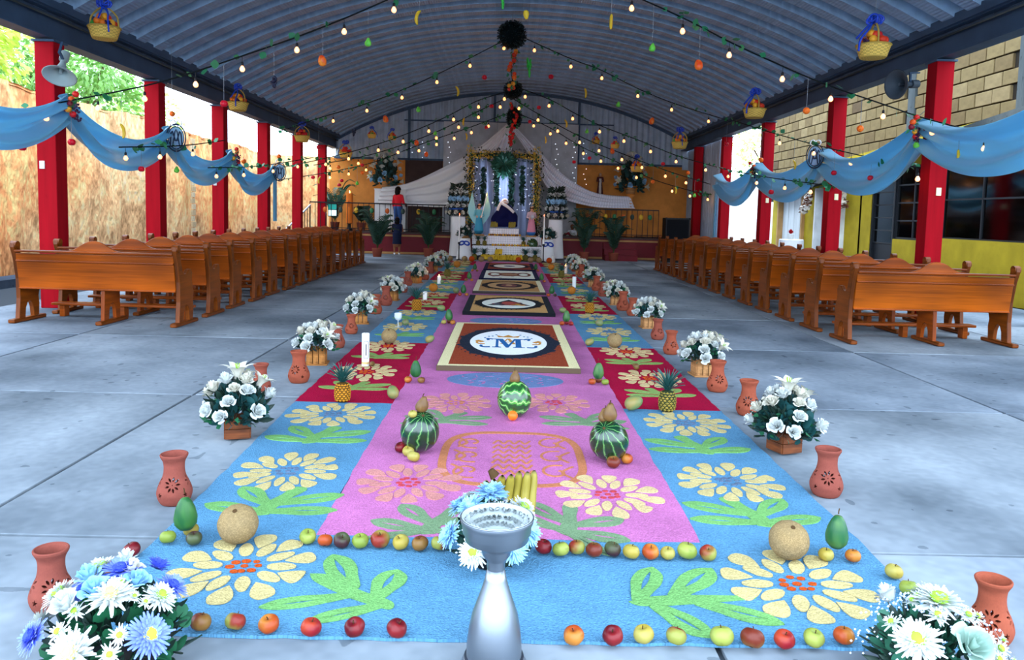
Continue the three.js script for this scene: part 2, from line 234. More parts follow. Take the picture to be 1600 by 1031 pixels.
// ---------------------------------------------------------------- right: yellow building, block wall, windows
{
  const W = structGroup('wall_right'), X = 9.5;
  // lower yellow wall pieces around the openings (z from 8 to 30)
  const seg = (z0, z1, y0, y1, m = mYellow) => mesh('wall_piece', box(0.25, y1 - y0, z1 - z0, X + 0.125, (y0 + y1) / 2, -(z0 + z1) / 2), m, W);
  const top = 2.95;
  seg(8, 11.6, 0, top); seg(11.6, 17.35, 0, 1.2); seg(11.6, 17.35, 2.9, top, mYellowWarm); seg(17.35, 17.7, 0, top, mYellowWarm);
  seg(17.7, 20.6, 2.88, top, mYellowWarm); seg(17.7, 19.35, 0, 1.12); seg(20.6, 22.2, 0, top, mYellowWarm); seg(22.2, 24.0, 2.5, top, mYellowWarm); seg(24.0, 25.2, 0, top, mYellowWarm); seg(25.2, 27.4, 2.45, top, mYellowWarm); seg(27.4, 28.2, 0, top, mYellowWarm);
  mesh('roof_slab', grid(1, 1, (u, v) => V(9.15 + 0.5 * v, 3.72 - 0.085 * (8 + 20 * u - 13) + 0.02, -(8 + 20 * u)), V(0, -0.2, 0), 22, 0.5), mCement, W);
  mesh('slab_edge', grid(1, 1, (u, v) => V(9.14, 3.74 - 0.085 * (20 * u - 5) - 0.26 * v, -(8 + 20 * u)), V(0.05, 0, 0), 22, 0.3), mCement, W);
  mesh('infill', grid(1, 1, (u, v) => V(9.42, 2.92 + Math.max(0, 0.62 - 0.085 * (22 * u - 5)) * (1 - v), -(8 + 22 * u)), V(0.05, 0, 0), 22, 1), mYellowWarm, W);
  // block masonry above
  const B = structGroup('wall_upper'), r = rng(5), bw = 0.585, bh = 0.3;
  mesh('mortar', box(0.16, 2.9, 19, 9.72, 3.62, -19.5), mMortar, B);
  const bg = rbox(0.1, bh - 0.026, bw - 0.03, 0.012, 0, 0, 0);
  for (let row = 0; row < 8; row++) for (let i = 0; i < 32; i++) {
    const z = 10.3 + i * bw + (row % 2) * bw / 2, y = 2.86 + row * bh; if (z > 28.8 || y + 0.05 < 3.62 - 0.085 * (z - 13)) continue;
    if ([14.9, 19.0, 23.6].some((q) => Math.abs(q - z) < 0.16)) continue;
    const o = mesh('block', bg, mBlock[Math.floor(r() * r() * 4)], B); o.position.set(9.63 + (r() - 0.5) * 0.014, y, -z);
  }
  for (const z of [14.9, 19.0, 23.6]) mesh('tie_column', rbox(0.14, 2.0, 0.3, 0.02, 9.62, 4.1, -z), mCement, B);
  // rooms behind the openings
  struct('wall_inner', [box(0.1, 3, 20, 12.6, 1.5, -19), box(3, 0.1, 20, 11, 3.0, -19), box(3, 3, 0.1, 11, 1.5, -11), box(3, 3, 0.1, 11, 1.5, -21.2)], M('#6c5648', 0.9));
  struct('floor_inner', box(3, 0.04, 20, 11.1, 0.0, -19), M('#5c5149', 0.8));
  // big dark window
  function win(i, z0, z1, y0, y1, nz, ny, label) {
    const g = structGroup('window_' + i); const fr = [box(0.1, 0.06, z1 - z0, X + 0.1, y0, -(z0 + z1) / 2), box(0.1, 0.06, z1 - z0, X + 0.1, y1, -(z0 + z1) / 2), box(0.1, y1 - y0, 0.06, X + 0.1, (y0 + y1) / 2, -z0), box(0.1, y1 - y0, 0.06, X + 0.1, (y0 + y1) / 2, -z1)];
    mesh('window_frame', fr, mFrame, g);
    for (let a = 1; a < nz; a++) mesh('mullion', box(0.07, y1 - y0, 0.04, X + 0.1, (y0 + y1) / 2, -(z0 + (z1 - z0) * a / nz)), mFrame, g);
    for (let b = 1; b < ny; b++) mesh('transom', box(0.07, 0.035, z1 - z0, X + 0.1, y0 + (y1 - y0) * b / ny, -(z0 + z1) / 2), mFrame, g);
    for (let a = 0; a < nz; a++) for (let b = 0; b < ny; b++) mesh('pane', box(0.008, (y1 - y0) / ny - 0.03, (z1 - z0) / nz - 0.03, X + 0.1, y0 + (y1 - y0) * (b + 0.5) / ny, -(z0 + (z1 - z0) * (a + 0.5) / nz)), mGlassDark, g);
  }
  win(1, 11.6, 17.3, 1.2, 2.88, 4, 2); win(2, 17.75, 19.35, 1.14, 2.86, 2, 4);
  { const g = structGroup('door_1'); mesh('door_frame', [box(0.12, 2.62, 0.07, X + 0.08, 1.31, -19.42), box(0.12, 2.62, 0.07, X + 0.08, 1.31, -20.56), box(0.12, 0.07, 1.2, X + 0.08, 2.58, -20)], mFrame, g);
    for (let k = 0; k < 5; k++) mesh('pane', box(0.01, 0.3, 1.0, X + 0.1, 1.16 + k * 0.32, -20), mGlassDark, g); mesh('kick_panel', box(0.04, 0.95, 1.05, X + 0.1, 0.5, -20), mFrame, g); for (let k = 0; k < 5; k++) mesh('door_rail', box(0.05, 0.03, 1.05, X + 0.09, 1.0 + k * 0.32, -20), mFrame, g); }
  { const g = structGroup('door_2'); mesh('jamb', [box(0.3, 2.5, 0.09, X, 1.25, -22.2), box(0.3, 2.5, 0.09, X, 1.25, -24)], mWhitePaint, g); mesh('wooden_leaf', box(0.05, 2.35, 0.5, X + 0.1, 1.18, -22.7), M('#7a4c2e', 0.6, { map: tWood }), g); mesh('hanging_curtain', grid(30, 2, (u, v) => V(X + 0.5 + 0.05 * Math.sin(u * 40), 2.4 * v, -(22.9 + 1.0 * u)), V(0.01, 0, 0), 1, 2.4), M('#8fa4b8', 0.9), g); }
  { const g = structGroup('door_3'); for (let k = 0; k < 4; k++) mesh('white_panel', rbox(0.05, 2.4, 0.5, 0.015, X + 0.1, 1.2, -(25.48 + k * 0.54)), mWhitePaint, g); mesh('jamb', [box(0.2, 2.5, 0.1, X, 1.25, -25.2), box(0.2, 2.5, 0.1, X, 1.25, -27.4)], mCream, g); }
  // added white wall, gives the open gap beyond the last door its brightness
  struct('wall_added_bright', box(9, 3.3, 0.25, 12.6, 1.65, -34), mWhitePaint);
  tree(13.2, 4.8, -38.5, 2.2, 1.6, 3000, mTree[2], 35, 'light green tree in the gap beside the block wall');
  scene.children[scene.children.length - 1].userData.group = 'tree past the white wall';
}

// ---------------------------------------------------------------- back wall, gable, side sheets
{
  const Z = -29.85, g = structGroup('wall_back');
  mesh('orange_render', box(4.3, 3.42, 0.2, -4.55, 1.71, Z - 0.05), mOrange, g);
  mesh('orange_render', box(9.4, 3.46, 0.2, 2.3, 1.73, Z - 0.051), mOrangeDeep, g);
  const sheet = (x0, x1, yb, yt, z, m, name) => grid(Math.round((x1 - x0) / 0.035), 1, (u, v) => { const x = x0 + (x1 - x0) * u, k = Math.floor(u * Math.round((x1 - x0) / 0.035) + 0.5) % 6, h = k < 2 ? 0 : k === 2 ? 0.03 : k < 5 ? 0.045 : 0.03; return V(x, (typeof yb === 'function' ? yb(x) : yb) * (1 - v) + yt(x) * v, z + h); }, 0.01, x1 - x0, 2);
  for (let k = 0; k < 12; k++) mesh('gable_sheet', sheet(-6.48 + k * 1.088, -6.48 + (k + 1) * 1.088, 3.4, (x) => archY(Math.min(6.57, Math.max(-6.47, x))) + 0.02, Z + 0.02), mSheet, g);
  for (const x of [-3.72, -0.55, 2.6]) mesh('gable_post', box(0.09, archY(x) - 3.4, 0.09, x, (archY(x) + 3.4) / 2, Z + 0.12), mSteel, g);
  mesh('gable_rail', [box(13.0, 0.07, 0.07, 0, 3.44, Z + 0.13), box(7.8, 0.05, 0.06, 0, 4.88, Z + 0.12)], mSteel, g);
  mesh('gable_arch', grid(40, 1, (u, v) => { const x = XL + (XR - XL) * u; return V(x, archY(x) - 0.1 * v, Z + 0.14); }, 0.06), mSteel, g);
  mesh('niche_panel', box(1.4, 3.4, 0.06, -3.15, 1.72, Z + 0.09), M('#54423f', 0.8, { map: tWear }), g);
  mesh('corner_flashing', box(0.5, 0.9, 0.08, 6.78, 3.75, Z + 0.04), mSheet, g);
  // corrugated side cladding, back right
  const S = structGroup('wall_side');
  for (let k = 0; k < 4; k++) { const z0 = 25.3 + k * 1.14; mesh('side_sheet', grid(32, 1, (u, v) => V(6.78 - [0, 0, 0.03, 0.045, 0.045, 0.03][Math.floor(u * 32 + 0.5) % 6], 0.02 + 4.0 * v, -(z0 + 1.13 * u)), V(0.01, 0, 0), 1.1, 4), mSheetSide, S); }
  // plain wall at the back left outside the hall
  struct('wall_far', [box(3.4, 3.5, 0.2, -8.1, 1.75, -30.4)], mRock);
}
// ---------------------------------------------------------------- stage
{
  const g = structGroup('stage'), z0 = 27.4, y = 0.74;
  mesh('stage_deck', box(13, 0.06, 2.4, 0, y, -(z0 + 1.2)), M('#5a4a48', 0.7, { map: tWear }), g);
  mesh('stage_front', box(12.9, y - 0.03, 0.08, 0, (y - 0.03) / 2, -z0 - 0.04), mRedStage, g);
  mesh('cream_band', [box(12.9, 0.07, 0.03, 0, 0.05, -z0), box(12.9, 0.06, 0.03, 0, 0.65, -z0)], mCream, g);
  for (let k = 0; k < 3; k++) mesh('stage_step', box(1.1, 0.19 * (k + 1), 0.28, 3.9, 0.095 * (k + 1), -z0 + 0.7 - k * 0.28), mRedStage, g);
}

// ---------------------------------------------------------------- pews
const mVarnish = [M('#b8560e', 0.28, { map: tWood, specularIntensity: 0.35 }), M('#ac4e10', 0.28, { map: tWood, specularIntensity: 0.35 }), M('#b05212', 0.3, { map: tWood, specularIntensity: 0.35 }), M('#be5c0e', 0.28, { map: tWood, specularIntensity: 0.35 })];
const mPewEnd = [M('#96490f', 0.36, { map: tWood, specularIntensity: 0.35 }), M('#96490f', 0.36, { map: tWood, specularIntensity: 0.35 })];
const gPew = {};
{
  const endPts = [[0.03, 0.05], [0.0, 0.3], [0.005, 0.55], [0.05, 0.8], [0.1, 0.94], [0.09, 0.985], [0.05, 1.0], [0.01, 0.985], [-0.015, 0.94], [-0.03, 0.8], [-0.07, 0.68], [-0.13, 0.63], [-0.2, 0.645], [-0.26, 0.69], [-0.32, 0.69], [-0.355, 0.64], [-0.335, 0.57], [-0.36, 0.48], [-0.39, 0.4], [-0.36, 0.3], [-0.375, 0.2], [-0.36, 0.05]];
  const hole = [[-0.27, 0.05], [-0.255, 0.17], [-0.225, 0.235], [-0.18, 0.26], [-0.135, 0.235], [-0.1, 0.17], [-0.085, 0.05]];
  const panel = (pts, th) => { const s = poly([...pts, ...hole]); return put(ext(s, th - 0.012, 0.006), 0, 0, 0, 0, -Math.PI / 2, 0); };
  // the shape's x is the pew's z: turn so that shape +x becomes +z
  gPew.end = panel(endPts, 0.055).translate(0.02, 0, 0);
  gPew.mid = put(ext(poly([[0.02, 0.05], [0.0, 0.43], [-0.36, 0.43], [-0.36, 0.05], ...hole]), 0.04, 0.004), 0, 0, 0, 0, -Math.PI / 2, 0);
  gPew.foot = rbox(0.085, 0.05, 0.66, 0.015, 0, 0.026, -0.17);
  gPew.knob = put(new THREE.CylinderGeometry(0.05, 0.05, 0.075, 14), 0, 0.965, 0.045, 0, 0, Math.PI / 2);
  const lean = (g) => deform(g, (v) => { v.z += Math.max(0, v.y - 0.4) * 0.14; });
  const L = 1.96;
  const uvBox = (g) => { const u = g.attributes.uv, p = g.attributes.position; for (let i = 0; i < u.count; i++) u.setXY(i, p.getX(i), p.getY(i) + p.getZ(i)); return g; };
  gPew.back = uvBox(lean(rbox(L, 0.44, 0.028, 0.006, 0, 0.65, 0.0)));
  gPew.rail = uvBox(lean(rbox(L, 0.03, 0.075, 0.012, 0, 0.895, 0.005)));
  gPew.mould = uvBox(lean(mg([rbox(L, 0.022, 0.05, 0.008, 0, 0.775, 0.008), rbox(L, 0.02, 0.05, 0.006, 0, 0.432, 0.004)])));
  gPew.crest = (() => { const s = new THREE.Shape(); s.moveTo(-0.33, 0); s.quadraticCurveTo(-0.24, 0.012, -0.17, 0.065); s.quadraticCurveTo(0, 0.19, 0.17, 0.065); s.quadraticCurveTo(0.24, 0.012, 0.33, 0); s.closePath(); return uvBox(ext(s, 0.02, 0.006, 10).translate(0, 0.905, 0.06)); })();
  gPew.seat = uvBox(rbox(L, 0.03, 0.4, 0.01, 0, 0.44, -0.19));
  gPew.kneel = uvBox(mg([rbox(L - 0.1, 0.035, 0.17, 0.01, 0, 0.17, -0.62), ...[-0.8, 0, 0.8].map((x) => rbox(0.07, 0.15, 0.12, 0.01, x, 0.075, -0.62))]));
}
function pew(x, z, turn, i, side) {
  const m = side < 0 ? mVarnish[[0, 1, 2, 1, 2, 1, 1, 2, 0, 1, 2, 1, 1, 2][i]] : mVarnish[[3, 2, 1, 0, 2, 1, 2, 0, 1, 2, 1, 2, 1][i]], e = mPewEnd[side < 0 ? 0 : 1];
  const g = thing('church_pew', `varnished wooden pew with arched crest, ${ordinal[i]} of the ${side < 0 ? 'tan wall' : 'yellow building'} side row`, 'pew', V(x, 0, -z), turn, side < 0 ? 'pews beside the left columns' : 'pews beside the right columns');
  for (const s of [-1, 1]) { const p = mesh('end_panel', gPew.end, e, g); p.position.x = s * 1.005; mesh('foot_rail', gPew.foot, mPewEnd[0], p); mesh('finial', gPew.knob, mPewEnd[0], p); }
  const bk = mesh('backrest', gPew.back, m, g); mesh('top_rail', gPew.rail, mVarnish[1], g); mesh('moulding', gPew.mould, mVarnish[1], bk); mesh('crest', gPew.crest, mVarnish[i % 3 === 1 ? 1 : 0], bk);
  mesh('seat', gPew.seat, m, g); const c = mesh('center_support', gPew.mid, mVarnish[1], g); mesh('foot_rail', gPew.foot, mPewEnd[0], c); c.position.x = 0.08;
  mesh('kneeler', gPew.kneel, mVarnish[2], g);
}
{ const r = rng(77);
  for (let i = 0; i < 14; i++) pew(-5.06 + (r() - 0.5) * 0.03, 9.78 + i * 0.945, (r() - 0.5) * 0.015 - (i ? 0 : 0.02), i, -1);
  for (let i = 0; i < 13; i++) pew(5.3 + (r() - 0.5) * 0.03, 9.72 + i * 1.03, (r() - 0.5) * 0.015 + (i ? 0 : 0.01), i, 1);
}

// ---------------------------------------------------------------- sawdust carpet
const saw = (c) => M(c, 0.97, { map: tSaw, bumpMap: tGrainBump, bumpScale: 0.004 });
const mSaw = { blue: saw('#5f95b8'), pink: saw('#cc78ae'), red: saw('#b40a3c'), green: saw('#7cb468'), pale: saw('#d4c084'), cream: saw('#e2c690'), lime: saw('#8fae60'), orange: saw('#cc5420'), grey: saw('#667a94'), sage: saw('#7f9c74'), peach: saw('#d89088'), sand: saw('#cc8058'), coral: saw('#c84a50'), bluedeep: saw('#7088b4'), darkgreen: saw('#4c9a60') };
const carpet = thing('sawdust_carpet', 'long carpet of dyed sawdust in blue, pink and red with flower patterns on the floor', 'carpet', V(0, 0, 0));
const planXZ = (g, y) => { g.rotateX(-Math.PI / 2); const u = g.attributes.uv, p = g.attributes.position; for (let i = 0; i < u.count; i++) u.setXY(i, p.getX(i), p.getZ(i)); return g.translate(0, y, 0); };
function panelMesh(name, pts, y, th, m, seed) { // outline in x, z(distance) with slightly uneven edges
  const r = rng(seed), out = []; pts.forEach((a, i) => { const b = pts[(i + 1) % pts.length], n = Math.max(1, Math.round(Math.hypot(b[0] - a[0], b[1] - a[1]) / 0.09)); for (let k = 0; k < n; k++) out.push([a[0] + (b[0] - a[0]) * k / n + (r() - 0.5) * 0.012, a[1] + (b[1] - a[1]) * k / n + (r() - 0.5) * 0.012]); });
  return mesh(name, planXZ(ext(poly(out), th), y), m, carpet);
}
const edges = [2.66, 3.5, 6.0, 8.85, 11.85, 14.46, 17.2, 19.9, 22.4, 24.3];
const xo = (z, s) => s * (s < 0 ? 1.53 + Math.min(3, z - 3.4) * 0.03 + Math.max(0, z - 6.4) * 0.005 : 1.69 + (z - 3) * 0.003), xi = (z, s) => s < 0 ? -0.84 - (z - 3.5) * 0.003 : 0.93 + (z - 3.5) * 0.003;
panelMesh('blue_front_band', [[-1.54, 2.64], [1.66, 2.64], [1.69, 3.52], [-1.53, 3.52]], 0.001, 0.012, mSaw.blue, 1);
panelMesh('pink_runner', [[-0.84, 3.5], [0.93, 3.5], [xi(24.3, 1), 24.3], [xi(24.3, -1), 24.3]], 0.001, 0.014, mSaw.pink, 2);
for (const s of [-1, 1]) for (let k = 1; k < edges.length - 1; k++) { const a = edges[k], b = edges[k + 1]; panelMesh(k % 2 ? 'blue_panel' : 'red_panel', [[xo(a, s), a], [xi(a, s) - s * 0.004, a], [xi(b, s) - s * 0.004, b], [xo(b, s), b]], 0.001, 0.012 + 0.001 * (k % 2), k % 2 ? mSaw.blue : mSaw.red, 10 + k + s); }

const leafShape = (x0, y0, x1, y1, w, bulge = 0.55) => { const dx = x1 - x0, dy = y1 - y0, l = Math.hypot(dx, dy), nx = -dy / l, ny = dx / l, at = (t, o) => [x0 + dx * t + nx * o * w, y0 + dy * t + ny * o * w];
  const s = spline([at(0, 0.2), at(0.3, 0.4), at(bulge, 0.52), at(0.82, 0.42), at(0.98, 0.1), at(0.98, -0.08), at(0.8, -0.44), at(bulge, -0.5), at(0.3, -0.36), at(0, -0.2)], 34);
  s.holes.push(new THREE.Path(spline([at(0.28, 0.03), at(0.55, 0.13), at(0.86, 0.03), at(0.55, -0.07)], 16).getPoints(1))); return s; };
function flower(name, cx, cz, rx, rz, mPetal, mSeed, seed, n = 12, mBack) {
  const r = rng(seed), petals = [], y = 0.0145;
  for (let ring = 0; ring < 2; ring++) for (let i = 0; i < n; i++) { // inner pointed petals, outer blunt ones showing between them
    if (ring && i % 1) continue;
    const a = (i + ring * 0.5 + (r() - 0.5) * 0.14) / n * Math.PI * 2, c = Math.cos(a), s = Math.sin(a), sp = Math.PI / n, q = (t, o) => [cx + (c * t - s * o * t) * rx, cz + (s * t + c * o * t) * rz], k = 0.9 + 0.2 * r(), e = 1.0 + 0.1 * r();
    petals.push(ring ? spline([q(0.6, 0), q(0.7, sp * 0.34), q(0.8, sp * 0.54), q(0.95, sp * 0.6 * k), q(e, sp * 0.32), q(e + 0.02, -sp * 0.28), q(0.95, -sp * 0.6), q(0.8, -sp * 0.54), q(0.7, -sp * 0.34)], 30) : spline([q(0.34, 0), q(0.38, sp * 0.55), q(0.52, sp * 0.68), q(0.64, sp * 0.5 * k), q(0.76, sp * 0.22), q(0.79, 0), q(0.76, -sp * 0.22), q(0.64, -sp * 0.5), q(0.52, -sp * 0.68), q(0.38, -sp * 0.55)], 30));
  }
  const f = mesh(name, planXZ(mg(petals.map((s) => ext(s, 0.004))), y), mPetal, carpet);
  const seeds = []; for (let i = 0; i < 9; i++) { const a = i * 0.785 + r() * 0.3, q = i === 8 ? 0 : i % 2 ? 0.2 : 0.13 + 0.1 * r(), w = 0.05 + 0.025 * r(), t = r() * 3; seeds.push(spline(Array.from({ length: 6 }, (_, k) => [cx + (Math.cos(a) * q + Math.cos(k / 6 * 6.28 + t) * w) * rx, cz + (Math.sin(a) * q + Math.sin(k / 6 * 6.28 + t) * w * 0.7) * rz]), 12)); }
  mesh('flower_seeds', planXZ(mg(seeds.map((s) => ext(s, 0.005))), y), mSeed, f);
  return f;
}
function spray(name, x, z, m, mirror, turn = 0, k = 1, kz = 1.35, leavesN = 4) {
  const c = Math.cos(turn), s = Math.sin(turn), T = (a, b) => { const u = a * mirror * k, w = b * k; return [x + u * c - w * s, z + (u * s + w * c) * kz]; };
  const shapes = [], L = (a, b, d, e, w) => { const p = T(a, b), q = T(d, e); shapes.push(leafShape(...p, ...q, w * k)); };
  shapes.push(spline([T(-0.04, 0), T(0.045, -0.01), T(0.04, 0.1), T(-0.02, 0.22), T(-0.06, 0.33), T(-0.14, 0.31), T(-0.09, 0.2), T(-0.055, 0.1)], 34));
  L(-0.03, 0.12, -0.36, 0.25, 0.125); L(-0.01, 0.03, -0.37, 0.06, 0.11); L(0.02, 0.12, 0.22, 0.32, 0.13); L(0.02, 0.03, 0.33, 0.1, 0.12); if (leavesN > 4) L(0.0, 0.02, 0.3, -0.1, 0.07);
  return mesh(name, planXZ(mg(shapes.map((q, i) => ext(q, 0.0035 + i * 0.0004))), 0.0142), m, carpet);
}
// near panel motifs, surveyed
const gp = (px, py) => { const p = ground(px, py); return [p.x, -p.z]; };
for (const [px, py, rx, seed] of [[520, 650, 0.3, 1], [450, 740, 0.27, 2], [1072, 664, 0.29, 3], [1138, 756, 0.28, 4]]) { const [x, z] = gp(px, py); flower('blue_panel_flower', x, z, rx, 0.31, mSaw.pale, mSaw.grey, seed); }
for (const [px, py, m, l] of [[483, 695, -1], [408, 808, -1], [1104, 712, 1], [1196, 826, 1]]) { const [x, z] = gp(px, py); spray('leaf_spray', x, z, mSaw.green, m, 0, 0.96, 1.2); }
{ let [x, z] = gp(382, 890); flower('corner_flower', x, z, 0.27, 0.29, mSaw.pale, mSaw.orange, 5, 10); [x, z] = gp(1245, 918); flower('corner_flower', x, z, 0.29, 0.3, mSaw.pale, mSaw.orange, 6, 10);
  const leafPx = (a, b, w) => leafShape(...gp(...a), ...gp(...b), w), flat = (list) => mesh('leaf_spray', planXZ(mg(list.map((q, i) => ext(q, 0.0035 + i * 0.0004))), 0.0142), mSaw.green, carpet);
  flat([spline([[484, 902], [520, 905], [562, 928], [612, 946], [608, 958], [570, 948], [535, 935], [492, 914]].map((p) => gp(...p)), 40), leafPx([552, 925], [520, 872], 0.13), leafPx([588, 940], [622, 896], 0.13), leafPx([548, 936], [404, 955], 0.085), leafPx([604, 950], [478, 978], 0.075)]);
  flat([spline([[982, 946], [1020, 938], [1090, 936], [1172, 938], [1172, 942], [1100, 948], [1040, 952], [1000, 952]].map((p) => gp(...p)), 40), leafPx([996, 944], [1020, 892], 0.12), leafPx([1052, 938], [1112, 894], 0.13), leafPx([1020, 950], [1112, 1003], 0.11), leafPx([1085, 946], [1225, 982], 0.1)]);
  for (const [px, py, s, md] of [[638, 758, 7, mSaw.coral], [950, 777, 8, mSaw.coral], [712, 632, 9, mSaw.sand], [866, 632, 10, mSaw.coral]]) { [x, z] = gp(px, py); flower('pink_runner_flower', x, z, 0.27, 0.3, s === 8 ? mSaw.cream : mSaw.peach, md, s, 11); }
  for (const [px, py, m, t] of [[668, 838, -1, -0.1], [880, 838, 1, -0.5], [688, 664, -1, -0.2], [920, 668, 1, 0.1]]) { [x, z] = gp(px, py); spray('leaf_spray', x, z, mSaw.sage, m, t, 0.9, 1.15, 5); } }
// repeats down the hall
for (const s of [-1, 1]) for (let k = 2; k < edges.length - 1; k++) { const a = edges[k], b = edges[k + 1], red = k % 2 === 0;
  for (let h = 0; h < 2; h++) { const z = a + (b - a) * (h + 0.82) / 2, x = (xo(z, s) + xi(z, s)) / 2 + 0.03 * s; flower(red ? 'red_panel_flower' : 'blue_panel_flower', x, z, 0.27, 0.36, red ? mSaw.cream : mSaw.pale, red ? mSaw.orange : mSaw.grey, 40 + k * 4 + h + s, 11); spray('leaf_spray', x, a + (b - a) * (h + 0.3) / 2, red ? mSaw.lime : mSaw.green, s, 0, 0.85, 1.15); } }
// pale ovals between the boards
for (const [z, rx, rz] of [[6.95, 0.52, 0.32], [10.85, 0.5, 0.34], [14.1, 0.5, 0.2], [17.2, 0.45, 0.12], [20.05, 0.4, 0.12]]) {
  const r = rng(Math.round(z * 10)), sh = new THREE.Shape(); sh.absellipse(0.02, z, rx, rz, 0, Math.PI * 2);
  for (let i = 0; i < 46; i++) { const a = i * 2.4, q = 0.86 * Math.sqrt((i + 1) / 47), x = 0.02 + Math.cos(a) * q * rx, y = z + Math.sin(a) * q * rz, w = (0.012 + 0.022 * r()), t = r() * 3; const pts = []; for (let k = 0; k < 6; k++) { const b = k / 6 * 6.283, u = Math.cos(b) * w * 1.5, v = Math.sin(b) * w * 0.55; pts.push(new THREE.Vector2(x + u * Math.cos(t) - v * Math.sin(t), y + u * Math.sin(t) + v * Math.cos(t))); } sh.holes.push(new THREE.Path(pts)); }
  mesh('blue_oval', planXZ(ext(sh, 0.003, 0, 40), 0.0152), mSaw.bluedeep, carpet);
}
function ribbon(pts, w) { const c = new THREE.SplineCurve(pts.map(([x, y]) => new THREE.Vector2(x, y))), n = pts.length * 6, L = [], Q = []; for (let i = 0; i <= n; i++) { const p = c.getPoint(i / n), t = c.getTangent(i / n), k = w / 2; L.push([p.x - t.y * k, p.y + t.x * k]); Q.unshift([p.x + t.y * k, p.y - t.x * k]); } return poly([...L, ...Q]); }
{ // scrolled emblem on the pink runner
  const [cx, cz] = gp(800, 717), ring = [], a = 0.42, b = 0.52; for (let i = 0; i <= 40; i++) { const t = i / 40 * Math.PI * 2, c = Math.cos(t), s = Math.sin(t), k = Math.pow(Math.pow(Math.abs(c), 3.4) + Math.pow(Math.abs(s), 3.4), -1 / 3.4); ring.push([cx + c * k * a, cz + s * k * b]); }
  const curl = (x, y, r, t0, dir) => Array.from({ length: 11 }, (_, i) => { const t = t0 + dir * i * 0.62, q = r * (1 - i * 0.08); return [cx + x + Math.cos(t) * q, cz + y + Math.sin(t) * q * 1.25]; });
  const lines = [ribbon(ring, 0.05)];
  for (const sx of [-1, 1]) for (const sy of [-1, 0, 1]) { lines.push(ribbon(curl(sx * 0.26, sy * 0.28, 0.105, sx * 1.2, sx), 0.016)); lines.push(ribbon([[cx + sx * 0.34, cz + sy * 0.28 - 0.1], [cx + sx * 0.29, cz + sy * 0.28], [cx + sx * 0.36, cz + sy * 0.28 + 0.11]], 0.018)); }
  for (let k = -3; k <= 3; k++) lines.push(ribbon(Array.from({ length: 8 }, (_, i) => [cx - 0.12 + i * 0.034, cz + k * 0.1 + (i % 2 ? 0.035 : -0.035)]), 0.014));
  mesh('scroll_emblem', planXZ(mg(lines.map((q, i) => ext(q, 0.003 + (i % 8) * 0.0003))), 0.0145), mSaw.sand, carpet);
}

